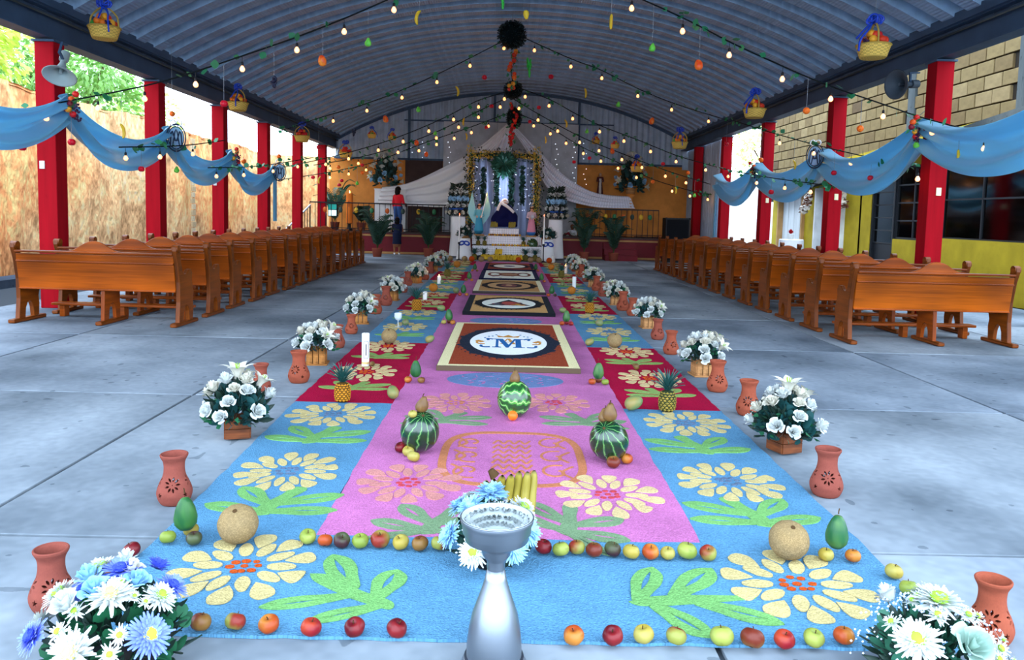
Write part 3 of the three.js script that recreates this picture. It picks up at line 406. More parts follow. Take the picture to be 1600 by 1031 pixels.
// ---------------------------------------------------------------- five picture boards lying on the runner
const artGrain = (g, W, H, r, k = 26) => { const d = g.getImageData(0, 0, W, H), a = d.data; for (let i = 0; i < a.length; i += 4) { const n = (r() - 0.5) * k * 2; a[i] += n; a[i + 1] += n; a[i + 2] += n; } g.putImageData(d, 0, 0); };
function boardArt(i) {
  return canvasTex(512, 1024, (g, W, H) => {
    const r = rng(90 + i), cfg = [['#ded2a0', '#8c3b22', '#1c2433', '#f4f6f4'], ['#20262c', '#c79a5f', '#14181d', '#eef0e4'], ['#e2d8b4', '#b98a55', '#1d1a1e', '#c39a6c'], ['#151a3a', '#eef0e2', '#6b3a2c', '#8a5540'], ['#191b35', '#8a3d2c', '#221c24', '#e9e7da']][i];
    g.fillStyle = cfg[0]; g.fillRect(0, 0, W, H); g.fillStyle = cfg[1]; g.fillRect(38, 26, W - 76, H - 52);
    const cx = W / 2, cy = H * 0.5, ax = i === 3 ? 150 : 186, ay = i === 3 ? 250 : 330;
    if (i !== 3) { // lace-like dark surround
      g.fillStyle = cfg[2]; for (let k = 0; k < 44; k++) { const t = k / 44 * 6.283; g.beginPath(); g.ellipse(cx + Math.cos(t) * (ax + 2), cy + Math.sin(t) * (ay + 8), 20 + (k % 4 ? 0 : 12), 34 + (k % 11 ? 0 : 44), t, 0, 6.3); g.fill(); }
      g.strokeStyle = cfg[2]; g.lineWidth = 5; for (let k = 0; k < 44; k++) { const t = k / 44 * 6.283; g.beginPath(); g.arc(cx + Math.cos(t) * (ax + 20), cy + Math.sin(t) * (ay + 44), 16, t, t + 4); g.stroke(); }
      g.fillStyle = cfg[2]; g.beginPath(); g.ellipse(cx, cy, ax + 6, ay + 10, 0, 0, 6.3); g.fill();
    }
    g.fillStyle = cfg[3]; g.beginPath(); g.ellipse(cx, cy, ax - 22, ay - 40, 0, 0, 6.3); g.fill();
    if (i === 0) { // blue M monogram with gold crown, A and sprigs
      g.save(); g.translate(cx, cy + 30); g.scale(1, 1.9); g.textAlign = 'center'; g.textBaseline = 'middle';
      g.fillStyle = '#c98a3c'; g.font = 'bold 96px serif'; g.fillText('A', 0, -18); g.fillStyle = '#1e5f9a'; g.font = 'bold 150px serif'; g.fillText('M', 0, 6);
      g.strokeStyle = '#1e5f9a'; g.lineWidth = 12; for (const s of [-1, 1]) { g.beginPath(); g.moveTo(s * 66, -42); g.quadraticCurveTo(s * 104, -66, s * 84, -30); g.stroke(); g.beginPath(); g.moveTo(s * 76, 52); g.quadraticCurveTo(s * 122, 62, s * 112, 30); g.stroke(); g.strokeStyle = '#c98a3c'; g.lineWidth = 10; g.beginPath(); g.moveTo(s * 100, 16); g.quadraticCurveTo(s * 142, 22, s * 132, -16); g.stroke(); g.fillStyle = '#c98a3c'; for (let k = 0; k < 4; k++) { g.beginPath(); g.ellipse(s * (112 + k * 7), -8 - k * 5, 12, 5, s * 0.6, 0, 6.3); g.fill(); } g.strokeStyle = '#1e5f9a'; g.lineWidth = 12; g.fillStyle = '#1e5f9a'; for (let k = 0; k < 4; k++) { g.beginPath(); g.arc(s * (54 + k * 16), -104 + k * 12 + (k % 2) * 8, 5, 0, 6.3); g.fill(); } }
      g.fillStyle = '#c98a3c'; g.beginPath(); g.moveTo(-44, -70); g.lineTo(-52, -96); g.lineTo(-22, -82); g.lineTo(0, -104); g.lineTo(22, -82); g.lineTo(52, -96); g.lineTo(44, -70); g.fill(); g.restore();
    } else if (i === 1) { g.fillStyle = '#23242a'; g.beginPath(); g.moveTo(cx, cy - 210); g.lineTo(cx + 130, cy + 130); g.lineTo(cx - 130, cy + 130); g.fill(); for (let k = 0; k < 26; k++) { g.fillStyle = ['#9b3a34', '#c98a3c', '#4a5a66', '#7c2c3c'][k % 4]; g.beginPath(); g.ellipse(cx + (r() - 0.5) * 170, cy - 40 + r() * 160, 16, 26, r() * 3, 0, 6.3); g.fill(); } g.fillStyle = '#b04a44'; g.beginPath(); g.ellipse(cx, cy - 10, 44, 84, 0, 0, 6.3); g.fill(); g.fillStyle = '#dfe2d8'; g.fillRect(cx - 110, cy + 150, 220, 34); }
    else if (i === 2) { g.fillStyle = '#3a2c30'; for (let k = 0; k < 30; k++) { const t = k / 30 * 6.3; g.beginPath(); g.ellipse(cx + Math.cos(t) * 78, cy + Math.sin(t) * 150, 22, 44, t, 0, 6.3); g.fill(); } g.fillStyle = '#7c4a4a'; g.beginPath(); g.ellipse(cx, cy, 62, 124, 0, 0, 6.3); g.fill(); g.fillStyle = '#d0ab7c'; g.beginPath(); g.ellipse(cx, cy - 30, 26, 46, 0, 0, 6.3); g.fill(); }
    else if (i === 3) { for (const s of [-1, 1]) { g.fillStyle = '#7e4a3c'; g.beginPath(); g.ellipse(cx + s * 128, cy, 66, 250, 0, 0, 6.3); g.fill(); g.fillStyle = '#eef0e2'; g.beginPath(); g.ellipse(cx + s * 128, cy, 40, 150, 0, 0, 6.3); g.fill(); } g.fillStyle = '#b08a68'; g.fillRect(cx - 70, cy - 60, 140, 120); g.fillStyle = '#2b2630'; for (let k = 0; k < 14; k++) { g.beginPath(); g.arc(50 + r() * 412, 60 + r() * 900, 14, 0, 6.3); g.fill(); } }
    else { g.fillStyle = '#e9e7da'; g.beginPath(); g.moveTo(cx - 170, cy); g.lineTo(cx, cy - 190); g.lineTo(cx + 170, cy); g.lineTo(cx, cy + 190); g.fill(); g.fillStyle = '#4a5a78'; g.beginPath(); g.ellipse(cx, cy, 60, 90, 0, 0, 6.3); g.fill(); }
    artGrain(g, W, H, r);
  });
}
const boards = [[7.3, 10.25, 'cream bordered brown picture board with blue monogram in a white oval'], [11.4, 13.8, 'black bordered tan picture board with ornate oval and white centre'], [14.5, 17.0, 'cream bordered tan picture board with dark ornate oval'], [17.4, 19.85, 'navy bordered white picture board with brown ovals'], [20.3, 22.9, 'farthest picture board, brown with white centre, before the altar']];
boards.forEach(([a, b, label], i) => {
  const g = thing('picture_board', label, 'board', V(0.05 + i * 0.012, 0.016, -(a + b) / 2), 0, 'picture boards on the pink runner'), w = 1.36, d = b - a;
  mesh('panel', rbox(w, 0.05, d, 0.004, 0, 0.025, 0), M(['#5a4a3a', '#15171b', '#3a3230', '#12142a', '#16172c'][i], 0.8), g);
  const face = new THREE.PlaneGeometry(w - 0.012, d - 0.012); face.rotateX(-Math.PI / 2); face.translate(0, 0.0508, 0);
  mesh('seed_picture', face, M('#ffffff', 0.95, { map: boardArt(i), bumpMap: tGrainBump, bumpScale: 0.003 }), g);
});

// ---------------------------------------------------------------- fruit builders (each returns the part list of one fruit)
const mVC = (rough = 0.45) => M('#ffffff', rough, { vertexColors: true });
const mFruit = mVC(0.38), mMatt = mVC(0.75), mStem = M('#4a3620', 0.8), mLeafDark = leafMat('#1f6a3c', 0.15), mLeafMid = leafMat('#2f8a4a', 0.2), mIvy = leafMat('#1d7a4c', 0.2);
const palettes = { green: ['#7f8f38', '#98a048'], red: ['#5c0f18', '#7e1c20'], orange: ['#a8461a', '#b8742c'], blush: ['#8e9040', '#8a2c20'], yellow: ['#a8923a', '#a69a4c'], dark: ['#43262a', '#4a5434'], russet: ['#86602e', '#6e2a1a'], scarlet: ['#8a1822', '#a83a22'] };
function appleGeo(kind, seed) {
  const [a, b] = palettes[kind].map(lin), r = rng(seed), g = new THREE.SphereGeometry(0.037, 22, 16);
  const dir = V(r() - 0.5, r() * 0.6 - 0.2, r() - 0.5).normalize();
  deform(g, (v) => { const rr = Math.hypot(v.x, v.z), k = rr / 0.037; v.y *= 0.86; v.y -= (v.y > 0 ? 1 : -0.7) * 0.013 * Math.exp(-k * k * 9); const l = 1 + 0.05 * Math.cos(Math.atan2(v.z, v.x) * 5 + seed) * (0.5 - v.y * 8); v.x *= l; v.z *= l; });
  return paint(g, (v) => { const t = fbm(v.x * 60 + seed, v.y * 25, v.z * 60, 3), s = v.dot(dir) / 0.037, sp = noise(v.x * 420, v.y * 420, v.z * 420 + seed) > 0.86 ? 0.75 : 1; const c = mix3(a, b, s * 1.1 + (t - 0.5) * 1.6 + 0.35); return c.map((x) => x * sp * 0.8); });
}
const gStem = mg([tube([[0, 0.016, 0], [0.001, 0.026, 0], [0.003, 0.033, 0.001]], 0.002, 4, 5)]), gCalyx = cyl(0.004, 0.006, 0.004, 0, -0.026, 0, 7);
const appleGeos = {}; let appleN = 0;
function apple(kind, p, label, group, size = 1, tilt = 0.3) {
  const key = kind + (appleN % 3); const g = appleGeos[key] ??= appleGeo(kind, 100 + appleN), r = rng(500 + appleN++);
  const o = thing('apple', label, 'apple', V(p.x, p.y + 0.0305 * size, p.z), r() * 6.3, group); o.rotation.set((r() - 0.5) * 2 * tilt, r() * 6.3, (r() - 0.5) * 2 * tilt); o.scale.setScalar(size);
  mesh('skin', g, mFruit, o); mesh('stem', gStem, mStem, o); mesh('calyx', gCalyx, mStem, o); return o;
}
const CARPET = 0.0192;
// row along the end of the pink runner
const rowL = [[481, 842, 'green', 'pale green apple at the outer end of the row, left of the bouquet'], [508, 847, 'orange', 'small orange-red apple, second in the row from the outer end'], [534, 848, 'dark', 'dull dark apple, third in the row left of the bouquet'], [563, 849, 'green', 'light green apple, fourth in the row left of the bouquet'], [594, 848, 'blush', 'big green apple with red cheek, fifth in the row'], [626, 851, 'yellow', 'yellow apple, sixth in the row left of the bouquet'], [656, 853, 'russet', 'brownish red apple, seventh in the row left of the bouquet'], [686, 853, 'blush', 'half-hidden red and green apple touching the blue bouquet']];
const rowR = [[849, 858, 'red', 'dark red apple beside the blue bouquet, first of the right-hand row'], [876, 862, 'green', 'pale green apple next to the dark red one'], [901, 859, 'blush', 'red and green apple, third right of the bouquet'], [928, 863, 'russet', 'mottled russet apple, fourth right of the bouquet'], [957, 862, 'dark', 'purplish dark apple, fifth right of the bouquet'], [986, 866, 'yellow', 'speckled yellow apple lying on its side, sixth right of the bouquet'], [1016, 866, 'orange', 'yellow apple with rusty top, seventh right of the bouquet'], [1043, 867, 'yellow', 'small yellow apple, eighth right of the bouquet'], [1073, 866, 'green', 'large light green apple, ninth right of the bouquet'], [1106, 868, 'blush', 'red and green apple ending the row on the right']];
for (const [px, py, k, l] of [...rowL, ...rowR]) apple(k, ground(px, py + 6, CARPET), l, 'apples along the end of the pink runner', /big|large/.test(l) ? 1.16 : /small/.test(l) ? 0.88 : 1, 0.35);
const front = [[314, 977, 'russet', 'brown and yellow apple touching the blue and white bouquet'], [368, 976, 'blush', 'yellow apple with red blush at the front edge, second from the left bouquet'], [420, 980, 'orange', 'orange-yellow apple at the front edge, third from the left bouquet'], [486, 985, 'scarlet', 'bright red apple at the front edge, fourth from the left bouquet'], [554, 985, 'red', 'dark red apple at the front edge, fifth from the left bouquet'], [620, 987, 'red', 'very dark red apple, nearest to the silver stand on its left'], [896, 998, 'orange', 'golden apple, nearest to the silver stand on its right'], [957, 998, 'red', 'dark crimson apple, second right of the silver stand'], [1005, 996, 'yellow', 'clear yellow apple, third right of the silver stand'], [1056, 999, 'blush', 'yellow apple with red cap, fourth right of the silver stand'], [1127, 1001, 'green', 'large green apple with red top at the front edge'], [1175, 1004, 'russet', 'green and red striped apple right of the large green one'], [1225, 1004, 'scarlet', 'red and yellow apple, third from the white bouquet'], [1271, 1002, 'green', 'plain green apple, second from the white bouquet'], [1318, 998, 'orange', 'orange apple half hidden by the white bouquet'], [1396, 896, 'yellow', 'yellow-green apple at the right carpet edge, the farther of two'], [1419, 922, 'green', 'green apple just behind the white bouquet'], [206, 862, 'red', 'dark red apple alone at the left carpet edge'], [172, 888, 'orange', 'orange apple peeking over the blue and white bouquet']];
for (const [px, py, k, l] of front) apple(k, ground(px, py + 7, CARPET - 0.001), l, 'apples along the front edge of the carpet', /large/.test(l) ? 1.12 : 0.98, 0.5);

// melons
const tNet = tex(512, 256, (u, v) => { const a = Math.abs(fbm(u * 50, v * 30, 1, 2, 50) - 0.5), b = Math.abs(fbm(u * 80, v * 48, 5, 2, 80) - 0.5), n = a < 0.05 || b < 0.04 ? 1 : 0, q = fbm(u * 4, v * 4, 2, 3, 4); return [0.72 + 0.14 * n + 0.1 * (q - 0.5), 0.64 + 0.13 * n + 0.06 * (q - 0.5), 0.5 + 0.1 * n]; }, true, 1);
const mNet = M('#aea596', 0.85, { map: tNet, bumpMap: tNet, bumpScale: 0.002 }), mNetOrange = M('#dc9a50', 0.85, { map: tNet, bumpMap: tNet, bumpScale: 0.002 });
function melon(px, py, rpx, label, m = mNet) { const b = ground(px, py, CARPET), r = rpx * -b.z / FOCAL, o = thing('cantaloupe', label, 'melon', V(b.x, b.y + r * 0.99, b.z), px * 0.01, 'cantaloupes on the carpet'); o.rotation.x = 0.5; const g = deform(new THREE.SphereGeometry(r, 40, 26), (v) => { const a = Math.atan2(v.z, v.x); v.multiplyScalar(1 - 0.008 * (1 + Math.cos(a * 10))); v.y *= 0.97; }); mesh('rind', g, m, o); mesh('stem_scar', cyl(r * 0.11, r * 0.13, r * 0.05, 0, r * 0.955, 0, 12), mStem, o); return o; }
melon(372, 848, 32, 'large pale cantaloupe on blue sawdust above the left corner flower'); melon(1231, 873, 32, 'large grey-beige cantaloupe on blue sawdust above the right corner flower');
melon(608, 537, 12.5, 'cantaloupe on the left blue panel behind the tall white candle'); melon(960, 543, 12, 'cantaloupe on the right blue panel beyond the red one');
melon(677, 456, 7, 'orange-tinged cantaloupe on the second blue panel at left', mNetOrange); melon(893, 460, 6.6, 'cantaloupe beside the white candle on the second right blue panel', mNetOrange);
melon(714, 418, 5.4, 'orange-beige cantaloupe near the left carpet corner by the altar', mNetOrange); melon(861, 422, 5, 'beige cantaloupe near the right carpet corner by the altar', mNetOrange);

// watermelons
const tMelon = tex(512, 256, (u, v) => { const s = u * 11 + 0.5 * fbm(u * 9, v * 14, 2, 3, 9) + 0.12 * Math.sin(v * 40), k = Math.abs((s % 1) - 0.5) * 2, w = 0.45 + 0.25 * (fbm(u * 30, v * 30, 7, 2, 30) - 0.5), t = k < w ? 0 : 1, m = fbm(u * 40, v * 40, 4, 2, 40); return t ? [0.10 + 0.04 * m, 0.25 + 0.06 * m, 0.12] : (k < w * 0.3 ? [0.58, 0.74, 0.42] : [0.14 + 0.2 * m, 0.42 + 0.18 * m, 0.2]); }, true, 1);
const tMelonDark = tex(512, 256, (u, v) => { const s = u * 12 + 0.4 * fbm(u * 9, v * 14, 2, 3, 9), k = Math.abs((s % 1) - 0.5) * 2, m = fbm(u * 40, v * 40, 4, 2, 40); return k < 0.1 + 0.1 * (m - 0.4) ? [0.5, 0.68, 0.38] : k < 0.3 ? [0.12, 0.36, 0.2] : [0.05, 0.2 + 0.06 * m, 0.12]; }, true, 1);
function watermelon(px, py, w, h, label, m, turn, tilt, roll = 0) { const b = ground(px, py, CARPET), k = -b.z / FOCAL, o = thing('watermelon', label, 'watermelon', V(b.x, b.y + h * k / 2, b.z - 0.02), 0, 'watermelons on the pink runner'); o.rotation.set(tilt, turn, roll, 'YXZ'); mesh('rind', put(new THREE.SphereGeometry(1, 40, 24), 0, 0, 0, 0, 0, 0, [w * k / 2, h * k / 2, w * k / 2]), m, o); mesh('stem_end', cyl(0.008, 0.012, 0.012, 0, h * k / 2 - 0.002, 0, 8), mStem, o); return o; }
const mW1 = P('#ffffff', 0.22, { map: tMelon, clearcoat: 0.4, clearcoatRoughness: 0.25 }), mW2 = P('#c8d0c8', 0.22, { map: tMelonDark, clearcoat: 0.4, clearcoatRoughness: 0.25 });
watermelon(655, 708, 62, 68, 'dark green watermelon standing at left on the pink runner', mW2, 0.4, 0.5); watermelon(951, 723, 63, 70, 'dark green watermelon with pear on top at right on the pink runner', mW2, -0.5, 0.75); watermelon(803, 650, 60, 54, 'striped light and dark green watermelon at the centre of the pink runner', mW1, 0.25, 0.25, 1.45);
// pears, mangos, avocados, papayas
function lumpGeo(prof, n, colors, seed, bend = 0) { const g = lathe(prof, n); if (bend) deform(g, (v) => { v.x += bend * v.y * v.y; }); g.computeVertexNormals(); const [a, b] = colors.map(lin); return paint(g, (v) => { const t = fbm(v.x * 40 + seed, v.y * 30, v.z * 40, 3), s = noise(v.x * 330, v.y * 330, v.z * 330 + seed) > 0.88 ? 0.7 : 1; return mix3(a, b, (t - 0.5) * 3 + 0.4 + v.x * 6).map((x) => x * s); }); }
const profPear = [[0.001, 0], [0.018, 0.002], [0.032, 0.014], [0.036, 0.03], [0.031, 0.05], [0.021, 0.066], [0.015, 0.08], [0.009, 0.087], [0.001, 0.088]], profMango = [[0.001, 0], [0.022, 0.003], [0.038, 0.018], [0.044, 0.045], [0.04, 0.075], [0.028, 0.098], [0.014, 0.11], [0.001, 0.113]];
const profPapaya = [[0.001, 0], [0.026, 0.004], [0.042, 0.025], [0.045, 0.05], [0.038, 0.085], [0.026, 0.115], [0.015, 0.13], [0.001, 0.133]];
const gPearB = lumpGeo(profPear, 18, ['#6e522a', '#5e4226'], 3, 1.2), gPearG = lumpGeo(profPear, 18, ['#59b83f', '#6fce4e'], 4, 1.0), gMangoR = lumpGeo(profMango, 18, ['#d9411c', '#e8842a'], 5, 1.2), gMangoG = lumpGeo(profMango, 18, ['#5d7a4a', '#8a7a44'], 6, 1.0), gPapaya = lumpGeo(profPapaya, 22, ['#174a26', '#3a6a30'], 7, 0.6), gPapayaY = lumpGeo(profPapaya, 22, ['#1c5230', '#4a7038'], 8, 0.6);
const gOrange = paint(new THREE.SphereGeometry(0.038, 18, 12), (v) => mix3(lin('#e4581c'), lin('#ef7a1e'), noise(v.x * 80, v.y * 80, v.z * 80)));
const gAvocado = lumpGeo([[0.001, 0], [0.03, 0.004], [0.044, 0.025], [0.046, 0.05], [0.036, 0.075], [0.022, 0.09], [0.001, 0.094]], 18, ['#5f7a4c', '#7a6a48'], 9);
const gStemTop = (y) => tube([[0, y - 0.004, 0], [0.002, y + 0.008, 0], [0.006, y + 0.018, 0.002]], 0.0026, 4, 5);
function fruit(name, category, geo, m, p, label, group, size = 1, rx = 0, ry = 0, rz = 0, stemY = 0.088) { const o = thing(name, label, category, p, 0, group); o.rotation.set(rx, ry, rz); o.scale.setScalar(name === 'papaya' ? size * 1.15 : size); mesh('skin', geo, m, o); mesh('stem', gStemTop(stemY), mStem, o); return o; }
{ // heaps on and around the watermelons
  const b1 = ground(655, 708, CARPET), b2 = ground(951, 723, CARPET), b3 = ground(803, 650, CARPET);
  const top = (b, h) => V(b.x, h * -b.z / FOCAL + CARPET - 0.012, b.z - 0.02);
  fruit('pear', 'pear', gPearB, mFruit, top(b1, 70).add(V(0.005, -0.004, 0)), 'brown pear balanced on the left watermelon', 'pears on the watermelons', 1.15, 0.1, 0, -0.1);
  apple('yellow', top(b1, 63).add(V(-0.04, 0, 0.05)), 'small yellow apple wedged on top of the left watermelon', 'fruit heaped at the watermelons', 0.75);
  fruit('pear', 'pear', gPearB, mFruit, top(b2, 71).add(V(0.0, 0, 0)), 'tall brown pear on top of the right watermelon', 'pears on the watermelons', 1.25, 0.15, 1, 0.1); fruit('pear', 'pear', gPearB, mFruit, top(b2, 67).add(V(-0.035, -0.004, -0.02)), 'smaller pear behind the tall one on the right watermelon', 'pears on the watermelons', 1, -0.2, 2, 0.25);
  fruit('pear', 'pear', gPearB, mFruit, top(b3, 56).add(V(0, -0.006, 0)), 'brown pear on top of the striped watermelon', 'pears on the watermelons', 1.1, 0, 0.5, 0.05);
  apple('yellow', ground(638, 712, CARPET), 'yellow apple in front of the left watermelon, the middle of three', 'fruit heaped at the watermelons', 1.0); apple('yellow', ground(646, 721, CARPET), 'pale yellow apple in front of the left watermelon, the nearest of three', 'fruit heaped at the watermelons', 1.05); apple('red', ground(626, 706, CARPET), 'dark plum-coloured apple at the left foot of the left watermelon', 'fruit heaped at the watermelons', 1.0);
  apple('russet', ground(958, 730, CARPET), 'red-brown apple in front of the right watermelon', 'fruit heaped at the watermelons', 1.1); apple('orange', ground(979, 724, CARPET), 'orange-red apple at the right foot of the right watermelon', 'fruit heaped at the watermelons', 1.0);
  fruit('orange', 'orange', gOrange, mFruit, ground(801, 657, CARPET).add(V(0, 0.036, 0)), 'small orange at the foot of the striped watermelon', null, 0.95, 0, 0, 0, 0.036);
}
// papaya or mango heaps at the panel edges
function heap(px, py, label, geo, cols, k = 1) { const b = ground(px, py, CARPET), s = k;
  fruit('papaya', 'papaya', geo, mFruit, V(b.x, b.y + 0.045 * s, b.z - 0.02), 'green papaya standing ' + label, 'papayas on little apple heaps', s, 0.05, px, 0.08, 0.15);
  cols.forEach((c, i) => { const a = 0.6 + i * 2.1; apple(c, V(b.x + Math.cos(a) * 0.07 * s, b.y, b.z + Math.sin(a) * 0.06 * s), `${c} apple, ${['right', 'left', 'rear'][i]} under the papaya ${label}`, 'apples under the papayas', 0.95 * s, 0.3); }); }
heap(288, 845, 'left of the large pale cantaloupe', gPapaya, ['dark', 'green', 'yellow'], 0.98); heap(1308, 872, 'right of the large grey-beige cantaloupe', gPapayaY, ['orange', 'yellow'], 0.95);
heap(649, 597, 'at the left inner red panel edge', gPapaya, ['russet', 'orange'], 0.95); heap(935, 600, 'at the right inner red panel edge', gPapayaY, ['green', 'orange', 'russet'], 0.95);
heap(701, 506, 'at the left of the first brown picture board', gPapaya, ['orange', 'yellow', 'russet'], 1); heap(885, 508, 'at the right of the first brown picture board', gPapayaY, ['scarlet', 'orange', 'scarlet'], 1);
heap(724, 462, 'at the left of the black bordered picture board', gPapaya, ['orange', 'scarlet'], 1); heap(862, 463, 'at the right of the black bordered picture board', gPapaya, ['dark', 'orange'], 1);
heap(733, 439, 'left of the tan oval picture board', gPapaya, ['orange', 'russet'], 1); heap(846, 441, 'right of the tan oval picture board', gPapaya, ['orange', 'dark'], 1); heap(742, 424, 'left of the navy bordered picture board', gPapaya, ['russet', 'orange'], 1); heap(837, 424, 'right of the navy bordered picture board', gPapaya, ['orange', 'russet'], 1);
for (const [px, py, l, s, g] of [[616, 627, 'left inner corner of the first red panel', 1.05, gMangoG], [977, 643, 'right inner corner of the first red panel', 1.25, gMangoG], [582, 572, 'foot of the tall white candle', 0.7, gPearB], [998, 580, 'middle of the right first red panel', 0.85, gPearB], [665, 537, 'left edge of the monogram board', 0.95, gMangoG], [915, 541, 'right edge of the monogram board', 0.95, gMangoG], [637, 507, 'middle of the left second blue panel', 0.95, gAvocado], [942, 510, 'middle of the right second blue panel', 1.1, gAvocado], [695, 486, 'corner of the left second red panel', 1.1, gMangoG], [884, 489, 'corner of the right second red panel', 1, gMangoG], [711, 457, 'edge of the left third blue panel', 1.3, gAvocado], [693, 443, 'far end of the left third blue panel', 1, gAvocado], [882, 447, 'far end of the right third blue panel', 1, gAvocado], [872, 424, 'far right red panel', 1, gMangoG]]) { const b = ground(px, py, CARPET); fruit(g === gAvocado ? 'avocado' : g === gPearB ? 'pear' : 'mango', g === gAvocado ? 'avocado' : g === gPearB ? 'pear' : 'mango', g, mFruit, V(b.x, b.y + 0.042 * s, b.z), `${g === gPearB ? 'brown pear' : 'dull green ' + (g === gAvocado ? 'avocado' : 'mango')} lying at the ${l}`, 'single green fruit lying on the carpet', s, 0.2, px * 0.1, 1.5, 0.09).translateX(-0.0); }
// pineapples
const gPineBody = (() => { const g = lathe([[0.001, 0], [0.045, 0.004], [0.058, 0.03], [0.062, 0.075], [0.058, 0.115], [0.044, 0.145], [0.02, 0.155], [0.001, 0.156]], 28), eyes = []; for (let row = 0; row < 8; row++) for (let i = 0; i < 12; i++) { const y = 0.018 + row * 0.017, rr = [0.056, 0.0595, 0.061, 0.062, 0.0615, 0.06, 0.055, 0.047][row], a = (i + (row % 2) * 0.5) / 12 * 6.283; eyes.push(put(new THREE.OctahedronGeometry(0.0125), Math.cos(a) * rr, y, Math.sin(a) * rr, 0, -a, 0, [0.45, 0.85, 1.15])); } return [g, ...eyes]; })();
const pine = (dark, a, b) => mg(gPineBody.map((g, i) => paint(g.clone(), (v) => i ? mix3(lin(a), lin(b), fbm(v.x * 90, v.y * 90, v.z * 90, 2) * 1.6 - 0.3) : lin(dark)))), gPineGold = pine('#4a3414', '#9a6418', '#c88428'), gPineGreen = pine('#26301c', '#4a5226', '#a8883a');
const gBlade = (() => { const g = grid(2, 6, (u, v) => V((u - 0.5) * 0.02 * (1 - v * v), v * 0.15, 0.05 * v * v + Math.abs(u - 0.5) * 0.012), 0, 1, 1); return g; })();
const gCrown = (() => { const out = []; for (let i = 0; i < 34; i++) { const t = i / 34, b = gBlade.clone(); put(b, 0, 0, 0, 0.05 + 0.75 * (1 - t), 0, 0, [1, 0.6 + 0.45 * Math.sin(t * 2.4 + 0.4), 1]); out.push(put(b, 0, 0.15 + t * 0.035, 0, 0, i * 2.4, 0)); } return mg(out); })();
function pineapple(px, py, h, label, geo = gPineGold) { const b = ground(px, py, CARPET), k = h * -b.z / FOCAL / 0.33, o = thing('pineapple', label, 'pineapple', b, px, 'pineapples on the carpet'); o.scale.setScalar(k); mesh('body', geo, mMatt, o); stuff(mesh('leaf_crown', gCrown, leafMat('#17504a', 0.1), o)); return o; }
pineapple(535, 627, 66, 'golden pineapple with long dark crown at the corner of the left red panel'); pineapple(1042, 642, 72, 'green-brown pineapple with upright crown at the corner of the right red panel', gPineGreen);
pineapple(651, 485, 40, 'pineapple on the second left red panel'); pineapple(921, 489, 38, 'pineapple on the second right red panel'); pineapple(699, 432, 26, 'small far pineapple on the third left red panel', gPineGreen); pineapple(877, 434, 25, 'small far pineapple on the third right red panel', gPineGreen);

// bananas
function bananaGeo(len = 0.17, r = 0.017, bend = 0.9, cols = ['#d9b52c', '#c8a428']) {
  const R = len / bend, pts = []; const g = grid(9, 14, (u, v) => { const a = (v - 0.5) * bend, t = Math.min(v, 1 - v), rr = r * (t < 0.02 ? 0.28 : t < 0.09 ? 0.35 + (t - 0.02) * 6 : Math.min(1, 0.78 + (t - 0.09) * 1.4)), c = Math.round(u * 9) / 9 * 6.283, q = rr * (1 + 0.05 * Math.cos(c * 5)); return V(R * Math.cos(a) - R + Math.cos(c) * q * Math.cos(a), R * Math.sin(a) + Math.cos(c) * q * Math.sin(a), Math.sin(c) * q); });
  const [a, b] = cols.map(lin), tip = lin('#4a3c1c'); return paint(g, (v) => { const e = Math.abs(v.y) / (len / 2); return e > 0.93 ? tip : mix3(mix3(a, b, fbm(v.x * 60, v.y * 60, v.z * 60, 2)), lin('#8ea838'), e > 0.8 ? (e - 0.8) * 4 : 0); });
}
const gBanana = bananaGeo(), gBananaG = bananaGeo(0.17, 0.017, 1.0, ['#94852e', '#86782e']);
function bananaBunch(p, n, label, turn, s = 1, group = 'banana bunches', geo = gBananaG) { const o = thing('banana_bunch', label, 'bananas', p, turn, group); o.scale.setScalar(s); for (let i = 0; i < n; i++) { const a = (i - (n - 1) / 2) * 0.2, m = mesh('banana', geo, mFruit, o); m.position.set(Math.sin(a) * 0.16, 0.085 + Math.cos(a) * 0.01, (i % 2) * 0.014); m.rotation.set(0.1, 1.57, -0.15 * a, 'YXZ'); m.rotation.z = -a * 0.8; } mesh('stalk', cyl(0.012, 0.02, 0.03, -0.06, 0.172, 0.005, 10, 0, 0, 0.6), mStem, o); return o; }
bananaBunch(ground(793, 808, CARPET), 7, 'bunch of ripening bananas standing behind the silver stand', 0.05, 1.3);
